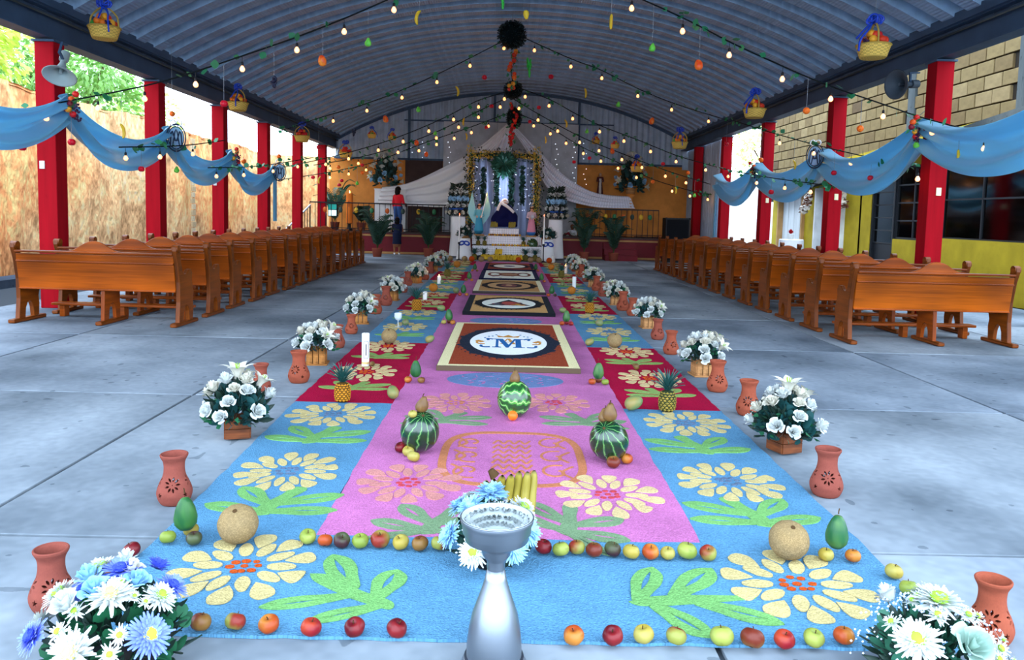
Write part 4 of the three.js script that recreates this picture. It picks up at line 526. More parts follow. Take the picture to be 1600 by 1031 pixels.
// wine glass, candles, cups
const mWax = P('#f4f3ee', 0.5, { transmission: 0.15, thickness: 0 }), mFlame = M('#ffdca0', 1, { emissive: '#ffb45a', emissiveIntensity: 10 });
const gFlame = lathe([[0.0005, 0], [0.006, 0.006], [0.007, 0.014], [0.004, 0.026], [0.0005, 0.036]], 10);
function lamp(parent, x, y, z, cd, c = '#ffb060', radius = 1) { const l = new THREE.PointLight(c, cd); l.position.set(x, y, z); l.castShadow = true; l.shadow.radius = radius; parent.add(l); return l; }
function candle(px, py, h, w, label, lit = false, printed = false) { const b = ground(px, py, CARPET), k = -b.z / FOCAL, r = w * k / 2, H = h * k, o = thing('candle', label, 'candle', b, 0.3, 'candles on the carpet');
  mesh('wax', lathe([[0.001, 0], [r, 0], [r, H - 0.006], [r - 0.006, H], [r * 0.5, H - 0.004], [0.001, H - 0.006]], 20), mWax, o); mesh('wick', cyl(0.0015, 0.0015, 0.014, 0, H, 0, 5), mDark, o);
  if (printed) { mesh('printed_frame', [box(0.003, 0.16, 0.002, -0.02, H * 0.5, r + 0.0), box(0.003, 0.16, 0.002, 0.02, H * 0.5, r), box(0.04, 0.003, 0.002, 0, H * 0.5 + 0.08, r), box(0.04, 0.003, 0.002, 0, H * 0.5 - 0.08, r), box(0.008, 0.11, 0.003, 0, H * 0.5, r + 0.001)], M('#2a2f3a', 0.7), o); mesh('gold_band', cyl(r + 0.001, r + 0.001, 0.02, 0, 0.03, 0, 20), M('#d0b070', 0.5), o); }
  if (lit) { mesh('flame', gFlame.clone().translate(0, H + 0.004, 0), mFlame, o); lamp(o, 0, H + 0.02, 0, 0.25); } return o; }
candle(571, 571, 52, 12, 'tall thick white candle with printed panel on the left red panel', false, true); candle(686, 443, 12, 6, 'short lit candle on the third left blue panel', true); candle(664, 468, 13, 7, 'short white candle beside the second left pineapple'); candle(897, 449, 17, 6, 'white pillar candle on the third right blue panel'); candle(884, 427, 13, 4, 'thin white candle on the far right red panel', true); candle(864, 410, 10, 5, 'small white pillar candle by the altar at right');
{ const b = ground(622, 511, CARPET), o = thing('wine_glass', 'stemmed white glass goblet on the left second blue panel', 'goblet', b); o.scale.setScalar(1.1); mesh('bowl', lathe([[0.006, 0.075], [0.03, 0.09], [0.045, 0.12], [0.043, 0.165], [0.041, 0.165], [0.042, 0.12], [0.028, 0.094], [0.001, 0.082]], 22), P('#eef4f6', 0.15, { transmission: 0.5, thickness: 0 }), o); mesh('stem', lathe([[0.001, 0.0], [0.036, 0.0], [0.034, 0.005], [0.007, 0.012], [0.005, 0.04], [0.006, 0.08]], 18), P('#eef4f6', 0.1, { transmission: 0.7, thickness: 0 }), o); }

// ---------------------------------------------------------------- pierced clay vases
const tClay = tex(256, 256, (u, v) => 0.86 + 0.12 * (fbm(u * 8, v * 30, 3, 4, 8) - 0.5) + 0.05 * noise(u * 120, v * 120, 1, 120), true, 1);
const mClay = [M('#944c3c', 0.8, { map: tClay }), M('#9e503a', 0.8, { map: tClay }), M('#8e4a3e', 0.82, { map: tClay })];
const gVase = (() => {
  const outer = [[0.001, 0], [0.058, 0], [0.075, 0.012], [0.088, 0.045], [0.088, 0.075], [0.074, 0.115], [0.058, 0.15], [0.052, 0.19], [0.055, 0.225], [0.066, 0.248], [0.07, 0.258], [0.066, 0.265]], inner = [[0.06, 0.262], [0.05, 0.235], [0.045, 0.19], [0.051, 0.152], [0.066, 0.115], [0.08, 0.075], [0.08, 0.045], [0.068, 0.02], [0.001, 0.012]];
  const profile = new THREE.SplineCurve(outer.map(([x, y]) => new THREE.Vector2(x, y))).getPoints(34), pin = new THREE.SplineCurve(inner.map(([x, y]) => new THREE.Vector2(x, y))).getPoints(22);
  const body = new THREE.LatheGeometry([...profile, ...pin].map((p) => new THREE.Vector2(Math.max(0.0004, p.x), p.y)), 36);
  const ev = new Evaluator(); ev.useGroups = false; let A = new Brush(body); A.updateMatrixWorld();
  const cutters = []; const star = new THREE.Shape(); for (let i = 0; i < 10; i++) { const r = i % 2 ? 0.0065 : 0.0165, t = i / 10 * 6.283 + 1.57; i ? star.lineTo(Math.cos(t) * r, Math.sin(t) * r) : star.moveTo(Math.cos(t) * r, Math.sin(t) * r); } star.closePath();
  const drop = (x, y, t) => { const s = spline([[0.014, 0], [0.026, 0.0058], [0.039, 0], [0.026, -0.0058]], 12), g = ext(s, 0.05); g.rotateZ(t); return g.translate(x, y, 0); };
  const rose = mg([...Array.from({ length: 9 }, (_, i) => drop(0, 0, i / 9 * 6.283)), ext(spline(Array.from({ length: 6 }, (_, i) => [Math.cos(i) * 0.003, Math.sin(i) * 0.003]), 8), 0.05)]);
  for (let k = 0; k < 4; k++) { const a = k * Math.PI / 2; cutters.push(put(rose.clone(), 0, 0, 0.045, 0, 0, 0).translate(0, 0.118, 0).rotateY(a)); cutters.push(ext(star, 0.06).translate(0, 0.062, 0.05).rotateY(a + Math.PI / 4)); }
  for (const c of cutters) { for (const n of ['uv', 'normal']) if (!c.attributes[n]) c.computeVertexNormals(); const B = new Brush(c); B.updateMatrixWorld(); A = ev.evaluate(A, B, SUBTRACTION); A.updateMatrixWorld(); }
  return A.geometry;
})();
const gVaseRim = put(new THREE.TorusGeometry(0.0655, 0.0055, 8, 36), 0, 0.262, 0, Math.PI / 2);
let vaseProto;
const clear = (b, r) => { const s = Math.sign(b.x), lim = Math.abs(xo(Math.max(3.5, -b.z), s)) + 0.012 + r; if (Math.abs(b.x) < lim) b.x = s * lim; return b; };
function vase(px, py, h, turn, label, m = 0) { let b = ground(px, py); const s = h * -b.z / FOCAL / 0.265; b = clear(b, 0.089 * s); const o = thing('clay_vase', label, 'vase', b, turn, 'pierced clay vases beside the carpet'); o.scale.setScalar(s); mesh('body', gVase, mClay[m], o); mesh('rim', gVaseRim, mClay[m], o); return o; }
const vl = (side, i) => `terracotta vase pierced with flowers and stars, ${ordinal[i]} from the camera along the ${side < 0 ? 'left' : 'right'} carpet edge`;
[[82, 950, 100, 0.5, 2], [273, 785, 80, 0.25, 2], [467, 597, 50, -0.2, 1], [408, 612, 45, 0.4, 0], [527, 543, 36, 0.6, 0], [549, 521, 30, 0.2, 1], [587, 490, 30, 0.5, 1], [603, 477, 30, 0.1, 0], [629, 457, 24, 0.2, 2], [637, 446, 22, 0.3, 0], [665, 437, 20, 0.2, 1], [673, 427, 18, 0.1, 0], [688, 418, 18, 0.2, 1]].forEach(([px, py, h, t, m], i) => vase(px, py, h, t, vl(-1, i), m));
[[1545, 1000, 104, -0.6, 1], [1290, 773, 76, -0.3, 2], [1168, 648, 56, -0.35, 1], [1120, 611, 49, 0.0, 1], [1048, 553, 37, 0.2, 1], [1027, 530, 32, 0.3, 0], [988, 493, 28, 0.2, 1], [973, 485, 30, 0.3, 1], [942, 463, 23, 0.2, 0], [932, 454, 23, 0.4, 1], [912, 440, 17, 0, 2], [905, 433, 20, 0.2, 1], [888, 424, 18, 0.3, 0]].forEach(([px, py, h, t, m], i) => vase(px, py, h, t, vl(1, i), m));

// ---------------------------------------------------------------- flowers
const mPetalWhite = P('#c6cbc7', 0.7, { transmission: 0.12, thickness: 0 }), mPetalBlue = P('#7288ee', 0.7, { transmission: 0.15, thickness: 0 }), mPetalSky = P('#8abbdc', 0.7, { transmission: 0.15, thickness: 0 }), mPetalYellow = P('#f2de6a', 0.75), mPetalCream = P('#cbc7b6', 0.7, { transmission: 0.12, thickness: 0 }), mPetalMint = P('#9fbcae', 0.7, { transmission: 0.12, thickness: 0 });
const mDisc = M('#d8d23c', 0.9), mDiscGreen = M('#8fb83a', 0.9), mDiscBlue = M('#3a4aa8', 0.9), mBerry = M('#b4bac2', 0.8);
const gMumPetal = grid(2, 4, (u, v) => V((u - 0.5) * 0.011 * (1.25 - v) * (v < 0.1 ? 0.5 : 1), 0.003 * Math.sin(v * 3), v), 0, 1, 1);
function mumGeo(n = 96, R = 0.05, seed = 1, rows = 4) { const r = rng(seed), out = []; for (let i = 0; i < n; i++) { const row = i % rows / rows, l = R * (1 - row * 0.5) * (0.85 + r() * 0.3), g = put(gMumPetal.clone(), 0, 0, 0, 0, 0, 0, [R * 24, R * 20, l]); out.push(put(g, 0, 0.004 + row * 0.008, 0, -0.05 - row * 1.15 + (r() - 0.5) * 0.25, 0, 0)); out[i].rotateY(i * 2.39996 + r() * 0.2); } return mg(out); }
function roseGeo(R = 0.035, seed = 1) { const r = rng(seed), out = []; for (let i = 0; i < 15; i++) { const t = i / 15, a = i * 2.4, rr = R * (0.12 + 0.88 * t), h = R * (1.5 - 0.75 * t), wdt = 1.7 - 0.5 * t, open = 0.15 + t * 0.85; out.push(grid(5, 4, (u, v) => { const b = a + (u - 0.5) * wdt * (0.55 + 0.45 * Math.sin(v * 2.2 + 0.4)), q = rr * (0.35 + 0.65 * Math.pow(v, 0.7)) + R * open * 0.28 * v * v * v, curl = t > 0.5 ? -R * 0.22 * Math.max(0, v - 0.75) * 4 * t : 0; return V(Math.cos(b) * q, v * h + curl + R * 0.05 * Math.sin(u * 6 + i), Math.sin(b) * q); })); } return mg(out); }
const gMum = mumGeo(170, 0.055, 3, 5), gMumSpike = mumGeo(120, 0.056, 5, 4), gDaisy = mumGeo(26, 0.027, 8, 2), gRose = roseGeo(0.034, 3), gDisc = put(new THREE.SphereGeometry(0.019, 14, 9), 0, 0.024, 0, 0, 0, 0, [1, 0.62, 1]), gDiscS = put(new THREE.SphereGeometry(0.008, 8, 6), 0, 0.014, 0, 0, 0, 0, [1, 0.7, 1]);
const gLily = (() => { const out = []; for (let i = 0; i < 6; i++) out.push(put(grid(4, 7, (u, v) => { const w = 0.034 * Math.sin(Math.PI * Math.min(1, v * 0.9 + 0.08)), d = 0.012 + 0.06 * v * v; return V((u - 0.5) * w, 0.09 * v - 0.035 * v * v * v, d - 0.012 * Math.abs(u - 0.5)); }), 0, 0, 0, 0, i / 6 * 6.283, 0)); return mg(out); })();
const gLilyHeart = mg(Array.from({ length: 5 }, (_, i) => rod(V(0, 0.02, 0), V(Math.cos(i * 1.3) * 0.009, 0.06, Math.sin(i * 1.3) * 0.009), 0.0015, 4)));
const gRoundLeaf = (() => { const s = new THREE.CircleGeometry(0.5, 9); s.translate(0, 0.5, 0); deform(s, (v) => { v.z = 0.25 * v.x * v.x; }); return s; })();
const gLongLeaf = grid(2, 4, (u, v) => V((u - 0.5) * 0.34 * Math.sin(Math.PI * (v * 0.92 + 0.06)), v, 0.1 * v * v + 0.12 * Math.abs(u - 0.5)));
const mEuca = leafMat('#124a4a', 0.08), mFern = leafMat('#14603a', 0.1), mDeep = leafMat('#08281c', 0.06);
function bloom(kind, parent, p, dir, s) {
  const T = { mumWhite: ['chrysanthemum', gMum, mPetalWhite, gDisc, mPetalYellow], mumBlue: ['chrysanthemum', gMumSpike, mPetalBlue, gDisc, mDiscBlue], mumSky: ['chrysanthemum', gMumSpike, mPetalSky, gDisc, mPetalSky], mumSkyY: ['chrysanthemum', gMumSpike, mPetalBlue, gDisc, mDisc], mumGreen: ['chrysanthemum', gMumSpike, mPetalWhite, gDisc, mDiscGreen], daisy: ['daisy', gDaisy, mPetalWhite, gDiscS, mDiscGreen], rose: ['rose', gRose, mPetalWhite], roseBlue: ['rose', gRose, mPetalSky], roseMint: ['rose', gRose, mPetalMint], roseCream: ['rose', gRose, mPetalCream], lily: ['lily', gLily, mPetalCream, gLilyHeart, mDiscGreen] }[kind];
  const o = mesh(T[0], T[1], T[2], parent); o.position.copy(p); o.quaternion.setFromUnitVectors(V(0, 1, 0), dir.clone().normalize()); o.rotateY(p.x * 91 + p.z * 57); o.scale.setScalar(s); if (T[3]) mesh('flower_center', T[3], T[4], o); return o;
}
// dome of flowers: list of [kind, azimuth, elevation 0..1 from rim to top, size]
function bouquet(o, c, R, H, list, leafN, seed, mats = [mDeep, mFern], leafSize = 0.05, shape = gLongLeaf) {
  const r = rng(seed); const spot = (a, e, k) => { const q = Math.cos(e * 1.5) * R * k; return V(c.x + Math.cos(a) * q, c.y + Math.sin(e * 1.5) * H * k, c.z + Math.sin(a) * q); };
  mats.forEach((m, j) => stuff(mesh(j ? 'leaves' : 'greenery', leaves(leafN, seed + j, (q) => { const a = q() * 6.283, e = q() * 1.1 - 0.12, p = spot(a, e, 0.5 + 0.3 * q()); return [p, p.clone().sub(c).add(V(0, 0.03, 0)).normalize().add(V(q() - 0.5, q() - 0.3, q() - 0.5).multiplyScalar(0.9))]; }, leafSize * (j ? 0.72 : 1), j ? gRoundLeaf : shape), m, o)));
  for (const [kind, a, e, s] of list) { const p = spot(a, e, 1.06), d = p.clone().sub(c); d.y += 0.04; bloom(kind, o, p, d, s); }
  return spot;
}
const gypso = (o, c, R, H, n, seed, m = mBerry) => { const r = rng(seed), out = []; for (let i = 0; i < n; i++) { const a = r() * 6.283, e = r(), q = Math.cos(e * 1.5) * R * (1 + r() * 0.16), p = V(c.x + Math.cos(a) * q, c.y + Math.sin(e * 1.5) * H * (1 + r() * 0.16), c.z + Math.sin(a) * q); out.push(put(new THREE.OctahedronGeometry(0.0035 + r() * 0.002), p.x, p.y, p.z)); } stuff(mesh('gypsophila', out, m, o)); };
// big bouquets in the foreground (front faces the camera at +z => azimuth pi/2)
{ const F = Math.PI / 2, c1 = ground(188, 1055), o = thing('flower_bouquet', 'big round bouquet of blue and white chrysanthemums and roses in the front left corner', 'bouquet', c1, 0, 'floor bouquets with blue and white flowers');
  mesh('dark_pot', lathe([[0.001, 0], [0.1, 0], [0.115, 0.08], [0.11, 0.08], [0.001, 0.07]], 20), mDark, o);
  bouquet(o, V(0, 0.085, 0), 0.235, 0.235, [['mumWhite', F + 0.1, 0.32, 1.35], ['mumWhite', F - 0.28, 0.74, 1.25], ['mumBlue', F + 0.95, 0.3, 1.1], ['mumSkyY', F - 0.82, 0.36, 1.25], ['mumBlue', 0.6, 1.02, 1.2], ['roseBlue', F + 0.2, 0.78, 1.3], ['roseBlue', F + 1.15, 0.84, 1.25], ['rose', F + 0.62, 0.62, 1.35], ['mumGreen', F + 1.25, 0.6, 1.1], ['mumGreen', 3.5, 0.86, 1.15], ['mumGreen', F + 1.6, 0.2, 1.1], ['daisy', F + 0.42, 0.44, 1.4], ['daisy', F - 0.35, 0.3, 1.3], ['daisy', F - 0.46, 0.42, 1.3], ['daisy', F + 0.35, 0.6, 1.3], ['daisy', F - 0.6, 0.86, 1.2], ['daisy', F - 0.8, 0.7, 0.9], ['daisy', F - 0.95, 0.62, 0.9], ['mumGreen', F - 1.25, 0.6, 1.0], ['roseBlue', 0.5, 0.82, 1.1], ['roseCream', -0.1, 0.95, 1.1], ['mumBlue', -0.1, 0.6, 1.0], ['mumWhite', F - 0.05, 0.04, 1.2], ['daisy', F - 0.5, 0.12, 1.3], ['mumGreen', -2.4, 0.7, 1.1], ['mumBlue', -1.2, 0.6, 1.1], ['rose', -1.8, 0.8, 1.2], ['mumBlue', F + 2.2, 0.3, 1.1]], 190, 61, [mDeep, mFern], 0.075, gLongLeaf);
  const c2 = ground(1452, 1075), q = thing('flower_bouquet', 'round bouquet of white chrysanthemums and a mint rose in the front right corner', 'bouquet', c2, 0, 'floor bouquets with blue and white flowers');
  mesh('dark_pot', lathe([[0.001, 0], [0.09, 0], [0.105, 0.08], [0.1, 0.08], [0.001, 0.07]], 20), mDark, q);
  bouquet(q, V(0, 0.085, 0), 0.21, 0.185, [['mumGreen', F - 0.05, 1.0, 1.5], ['mumGreen', F + 0.75, 0.5, 1.35], ['roseMint', F - 0.12, 0.52, 1.75], ['daisy', F + 0.42, 0.82, 1.5], ['daisy', F - 0.62, 0.56, 1.4], ['daisy', F - 0.55, 0.38, 1.4], ['daisy', F - 0.9, 0.78, 1.4], ['daisy', F - 1.2, 0.7, 1.3], ['daisy', F - 1.25, 0.4, 1.2], ['daisy', F - 1.3, 0.15, 1.3], ['daisy', F + 1.35, 0.55, 1.3], ['daisy', F + 2.4, 0.9, 1.4], ['daisy', F + 1.9, 0.85, 1.1], ['mumGreen', -1.2, 0.6, 1.2], ['rose', -2, 0.5, 1.2], ['daisy', F - 0.75, 0.44, 1.5]], 210, 62, [mDeep, leafMat('#2a6a50', 0.1)], 0.06, gLongLeaf);
  gypso(q, V(0, 0.085, 0), 0.22, 0.19, 320, 63, M('#c3d0f0', 0.8));
  const c3 = ground(766, 905), w = thing('flower_bouquet', 'pale blue chrysanthemum bouquet on the carpet behind the silver stand', 'bouquet', c3.add(V(0, CARPET, -0.12)), 0, 'floor bouquets with blue and white flowers');
  mesh('dark_pot', lathe([[0.001, 0], [0.08, 0], [0.09, 0.07], [0.085, 0.07], [0.001, 0.06]], 20), mDark, w);
  bouquet(w, V(0, 0.08, 0), 0.175, 0.2, [['mumSky', F + 0.75, 1.0, 1.4], ['mumSky', -0.5, 1.05, 1.2], ['mumGreen', F + 0.35, 0.12, 1.25], ['mumSky', F + 1.15, 0.2, 1.15], ['mumSky', F - 1.0, 0.3, 1.25], ['mumGreen', F - 1.35, 0.55, 1.2], ['mumSky', F + 0.9, 0.65, 1.2], ['mumSky', F - 0.5, 0.15, 1.15], ['mumSky', F + 1.7, 0.5, 1.1], ['mumGreen', F - 0.3, 0.6, 1.1], ['mumSky', -1.5, 0.4, 1.2], ['mumGreen', 3.9, 0.5, 1.1]], 110, 64, [mDeep, leafMat('#164a3c', 0.1)], 0.06, gLongLeaf); gypso(w, V(0, 0.08, 0), 0.17, 0.19, 260, 65);
}
// white flower boxes
const mCrate = [M('#c98546', 0.7, { map: tWood }), M('#8c4a22', 0.6, { map: tWood }), M('#d69a62', 0.7, { map: tWood })];
function flowerBox(o, mat, seed, w = 0.15, h = 0.13, vertical = true) {
  const slat = vertical ? rbox(w / 3 - 0.006, h, 0.01, 0.002, 0, 0, 0) : rbox(w - 0.004, h / 2 - 0.004, 0.012, 0.002, 0, 0, 0);
  for (let s = 0; s < 4; s++) for (let k = 0; k < (vertical ? 3 : 2); k++) { const b = mesh('slat', slat, mat, o), a = s * Math.PI / 2, off = vertical ? (k - 1) * w / 3 : 0; b.position.set(Math.cos(a) * off + Math.sin(a) * w / 2, 0.012 + (vertical ? h / 2 : (k + 0.5) * h / 2), -Math.sin(a) * off + Math.cos(a) * w / 2); b.rotation.y = a; }
  if (vertical) mesh('base_board', rbox(w + 0.05, 0.014, w + 0.05, 0.003, 0, 0.007, 0), mat, o);
  const r = rng(seed), list = []; for (let i = 0; i < (vertical ? 26 : 22); i++) { const a = i * 3.5804 + r() * 0.3, e = i < 1 ? 1 : 0.1 + 0.86 * ((i * 0.7549) % 1); list.push([i % 9 === 5 ? 'lily' : i % 3 ? 'rose' : 'roseCream', a, e, 1.15 + r() * 0.4]); } if (!vertical) list[0] = ['lily', 1.5, 1.02, 1.7];
  bouquet(o, V(0, h + 0.01, 0), vertical ? 0.175 : 0.19, vertical ? 0.18 : 0.23, list, vertical ? 130 : 260, seed + 1, [mDeep, mEuca], vertical ? 0.06 : 0.085); stuff(mesh('sprigs', leaves(70, seed + 9, (q) => { const a = q() * 6.283, e = q() * 0.9 - 0.05, R = 0.14 + q() * 0.05; return [V(Math.cos(a) * Math.cos(e * 1.5) * R, h + Math.sin(e * 1.5) * R, Math.sin(a) * Math.cos(e * 1.5) * R), V(Math.cos(a), q() - 0.5, Math.sin(a))]; }, 0.05), mFern, o));
}
{
  const spots = [[-1, 380, 684, 92, 0.3, false, 1], [-1, 495, 568, 60, 0.1, true, 0], [-1, 563, 505, 50, 0.2, true, 0], [-1, 613, 469, 44, 0.1, true, 0], [-1, 650, 442, 30, 0.3, true, 0], [-1, 677, 424, 26, 0.2, true, 0], [-1, 690, 415, 24, 0.2, true, 0], [1, 1216, 706, 92, 0.35, false, 1], [1, 1097, 586, 60, 0.1, true, 2], [1, 1013, 512, 46, 0.1, true, 2], [1, 962, 476, 42, 0.1, true, 2], [1, 925, 448, 32, 0.2, true, 2], [1, 903, 430, 26, 0.2, true, 2], [1, 889, 420, 24, 0.2, true, 2]];
  const protos = {}; let nL = 0, nR = 0;
  for (const [s, px, py, h, turn, vert, mi] of spots) {
    const i = s < 0 ? nL++ : nR++, b = clear(ground(px, py), 0.13), label = `boxed white roses and lilies, ${ordinal[i]} from the camera along the ${s < 0 ? 'left' : 'right'} carpet edge`, key = vert + '' + mi + (i % 2), size = vert ? 1.05 : 1.02;
    if (protos[key]) dup(protos[key], label, b, turn + i, size); else { const o = protos[key] = thing('flower_box', label, 'flowers', b, turn, 'white flower boxes beside the carpet'); o.scale.setScalar(size); flowerBox(o, mCrate[mi], 200 + i * 7 + s, vert ? 0.16 : 0.15, vert ? 0.14 : 0.13, vert); }
  }
}
// ---------------------------------------------------------------- silver incense stand in the foreground
{
  const b = ground(771, 1050), o = thing('incense_stand', 'tall silver metal stand with a pierced white bowl at the front of the carpet', 'stand', b);
  const mSilver = M('#8d959e', 0.38, { metalness: 1.0 }), k = 1 / (FOCAL / -b.z);
  const s = (px) => px * k * 1.045; // profile heights read off in pixels at this distance
  mesh('base_plinth', lathe([[0.001, 0], [s(54), 0], [s(55), s(8)], [s(51), s(18)], [s(48), s(24)], [s(46), s(30)], [0.001, s(30)]], 48), mSilver, o);
  mesh('cone_body', lathe([[s(43), s(30)], [s(43), s(44)], [s(42), s(58)], [s(39.5), s(78)], [s(35), s(98)], [s(29), s(115)], [s(22.5), s(134)], [s(17), s(152)], [s(13.6), s(168)], [0.001, s(168)]], 48), mSilver, o);
  mesh('neck', lathe([[s(13.4), s(168)], [s(14.2), s(171)], [s(14.2), s(181)], [s(17), s(185)], [s(21.5), s(191)], [s(23.5), s(199)], [s(28), s(206)], [s(44), s(213)], [s(49), s(216)], [s(50), s(225)], [s(53), s(228)], [s(53.6), s(239)], [s(56), s(244)], [s(57), s(250)], [s(55), s(251)], [s(52), s(240)], [s(42), s(224)], [s(28), s(213)], [0.001, s(210)]], 48), mSilver, o);
  const dish = lathe([[0.001, s(222)], [s(20), s(223)], [s(34), s(229)], [s(46), s(241)], [s(53), s(252)], [s(55), s(253)], [s(55.6), s(250)], [s(49), s(237)], [s(36), s(225)], [s(20), s(219)], [0.001, s(218)]], 48);
  const ev = new Evaluator(); ev.useGroups = false; let A = new Brush(dish); A.updateMatrixWorld(); const r = rng(71), cut = [];
  for (let ring = 0; ring < 3; ring++) for (let i = 0; i < 22 + ring * 4; i++) { const a = (i + ring * 0.5 + (r() - 0.5) * 0.3) / (22 + ring * 4) * 6.283, w = [[29, 226, 0.45], [39.5, 234, 0.78], [48.5, 244.5, 0.95]][ring], k = 1.0 + 0.1 * ring, g = ext(spline([[-s(2.6) * k, 0], [0, s(4.4) * k * (0.7 + r() * 0.5)], [s(2.6) * k, s(0.3)], [s(0.2), -s(3.6) * k]], 8), s(14)); g.rotateZ(r() * 3); g.translate(0, 0, -s(7)); g.rotateX(Math.PI / 2 - w[2]); g.translate(0, s(w[1]), s(w[0])); cut.push(g.rotateY(a)); }
  const B = new Brush(mg(cut)); B.updateMatrixWorld(); A = ev.evaluate(A, B, SUBTRACTION);
  mesh('pierced_bowl', A.geometry, M('#9aa2a2', 0.5), o); mesh('bowl_rim', put(new THREE.TorusGeometry(s(55.8), s(1.5), 8, 64), 0, s(251), 0, Math.PI / 2), mSilver, o);
}

// ---------------------------------------------------------------- blue swags between the columns
const mSwag = P('#86dcff', 0.85, { map: tWeave, transmission: 0.45, thickness: 0, sheen: 0.3 });
function swag(a, b, sagTop, sagBot, h0, label, side) {
  const g = grid(40, 16, (u, v) => { const p = a.clone().lerp(b, u), k = 4 * u * (1 - u), ends = Math.pow(Math.abs(2 * u - 1), 3), sag = (sagTop + (sagBot - sagTop) * v) * k, hh = h0 * v * (1 - 0.25 * ends);
    p.y -= sag + hh; const fold = Math.sin(v * 17 + u * 5 * side) * 0.085 * (0.4 + 0.6 * (1 - k)) + Math.sin(v * 9 - u * 4) * 0.06; p.x += -side * fold + -side * 0.1 * k * Math.sin(v * Math.PI); return p; }, V(side * 0.006, 0, 0), 3, 0.6);
  const o = mesh('fabric_swag', g, mSwag); return tag(o, label, 'drape', 'blue fabric swags between columns');
}
{
  const kl = [[-6.18, 3.1, 8.05], [-6.18, 3.02, 11.3], [-6.18, 2.94, 14.6], [-6.18, 2.78, 17.85], [-6.18, 2.68, 21.05]].map(([x, y, z]) => V(x, y, -z + 0.1)), kr = [[6.28, 3.3, 8.4], [6.28, 3.1, 12.2], [6.28, 2.97, 15.95], [6.28, 2.96, 20.15], [6.28, 2.88, 23.9]].map(([x, y, z]) => V(x, y, -z + 0.1));
  const nl = ['at the left picture edge before the first crimson column', 'between the first and second crimson columns in view', 'between the second and third crimson columns', 'between the third and fourth crimson columns'], nr = ['at the right picture edge before the first red column', 'over the dark door between the first two right columns', 'before the block wall between second and third right columns', 'farthest on the right beside the corrugated sheets'];
  for (let i = 0; i < 4; i++) { swag(kl[i], kl[i + 1], 0.42, 0.42, 0.52, 'sky blue fabric swag ' + nl[i], 1); swag(kr[i], kr[i + 1], 0.38, 0.5, 0.55, 'sky blue fabric swag ' + nr[i], -1); }
  const tail = mesh('fabric_swag', grid(8, 16, (u, v) => V(-6.16 + 0.03 * Math.sin(u * 12), 2.6 - 1.45 * v, -21.0 + 0.2 * (u - 0.5)), V(0.005, 0, 0), 0.3, 1.4), mSwag); tag(tail, 'end of blue fabric hanging straight down the fourth crimson column', 'drape', 'blue fabric swags between columns');
  const tail2 = mesh('fabric_swag', grid(8, 16, (u, v) => V(6.7 + 0.03 * Math.sin(u * 12), 2.7 - 2.3 * v, -25.45 + 0.22 * (u - 0.5)), V(-0.005, 0, 0), 0.3, 2.3), mSwag); tag(tail2, 'end of blue fabric hanging beside the corrugated side sheets', 'drape', 'blue fabric swags between columns');
  // bunches and wire emblems at the knots
  const wire = M('#1c2c44', 0.5, { metalness: 0.4 });
  const emblem = (p, label, s) => { const o = thing('wire_emblem', label, 'emblem', p, s > 0 ? 0.5 : -0.5, 'oval monogram emblems on the columns'); o.rotation.y = s > 0 ? 0.35 : -0.35;
    mesh('oval_ring', [put(new THREE.TorusGeometry(0.2, 0.013, 6, 32), 0, 0, 0, 0, 0, 0, [0.8, 1.2, 1]), put(new THREE.TorusGeometry(0.165, 0.008, 6, 32), 0, 0, 0, 0, 0, 0, [0.8, 1.2, 1])], wire, o);
    mesh('monogram', [tube([[-0.1, -0.14, 0], [-0.07, 0.12, 0], [0, -0.06, 0], [0.07, 0.12, 0], [0.1, -0.14, 0]], 0.012, 24, 5), tube([[-0.06, -0.16, 0.01], [0, 0.15, 0.01], [0.06, -0.16, 0.01]], 0.01, 14, 5), rod(V(-0.05, -0.05, 0.01), V(0.05, -0.05, 0.01), 0.009)], wire, o);
    mesh('backing', put(new THREE.CircleGeometry(0.16, 24), 0, 0, -0.012, 0, 0, 0, [0.8, 1.2, 1]), P('#7fa9cf', 0.8, { transmission: 0.4, thickness: 0 }), o); mesh('bow', [put(new THREE.TorusGeometry(0.05, 0.012, 5, 14), -0.05, 0.26, 0, 0, 0.3, 0.5), put(new THREE.TorusGeometry(0.05, 0.012, 5, 14), 0.05, 0.26, 0, 0, -0.3, -0.5)], M('#e6eef4', 0.6), o); };
  emblem(V(-6.02, 2.72, -14.45), 'oval wire monogram emblem on the second crimson column', 1); emblem(V(-6.0, 2.45, -20.9), 'oval wire monogram emblem on the fourth crimson column', 1); emblem(V(6.1, 2.8, -15.8), 'oval wire monogram emblem on the second right column', -1);
  const bunch = (p, label, seed) => { const o = thing('fruit_bunch', label, 'decoration', p, 0, 'fruit bunches at the swag knots'), r = rng(seed); for (let i = 0; i < 5; i++) { const m = mesh('plastic_fruit', gOrange, M(['#c8201c', '#d8541c', '#7a1a2c', '#d89a2c', '#b81c24'][i], 0.4), o); m.position.set((r() - 0.5) * 0.1, 0.12 - i * 0.07, 0.03 + (r() - 0.5) * 0.06); m.scale.setScalar(1.2); } const grapes = []; for (let i = 0; i < 26; i++) grapes.push(ball(0.017, (r() - 0.5) * 0.09 + 0.05, -0.02 - i * 0.009, 0.03 + (r() - 0.5) * 0.08, 7)); mesh('grape_cluster', grapes, M('#2c1a3a', 0.35), o).userData.kind = 'stuff'; stuff(mesh('leaves', leaves(14, seed, (q) => [V((q() - 0.5) * 0.1, 0.1 - q() * 0.2, 0.03), V(q() - 0.5, q() - 0.5, q() * 0.5)], 0.09), mIvy, o)); };
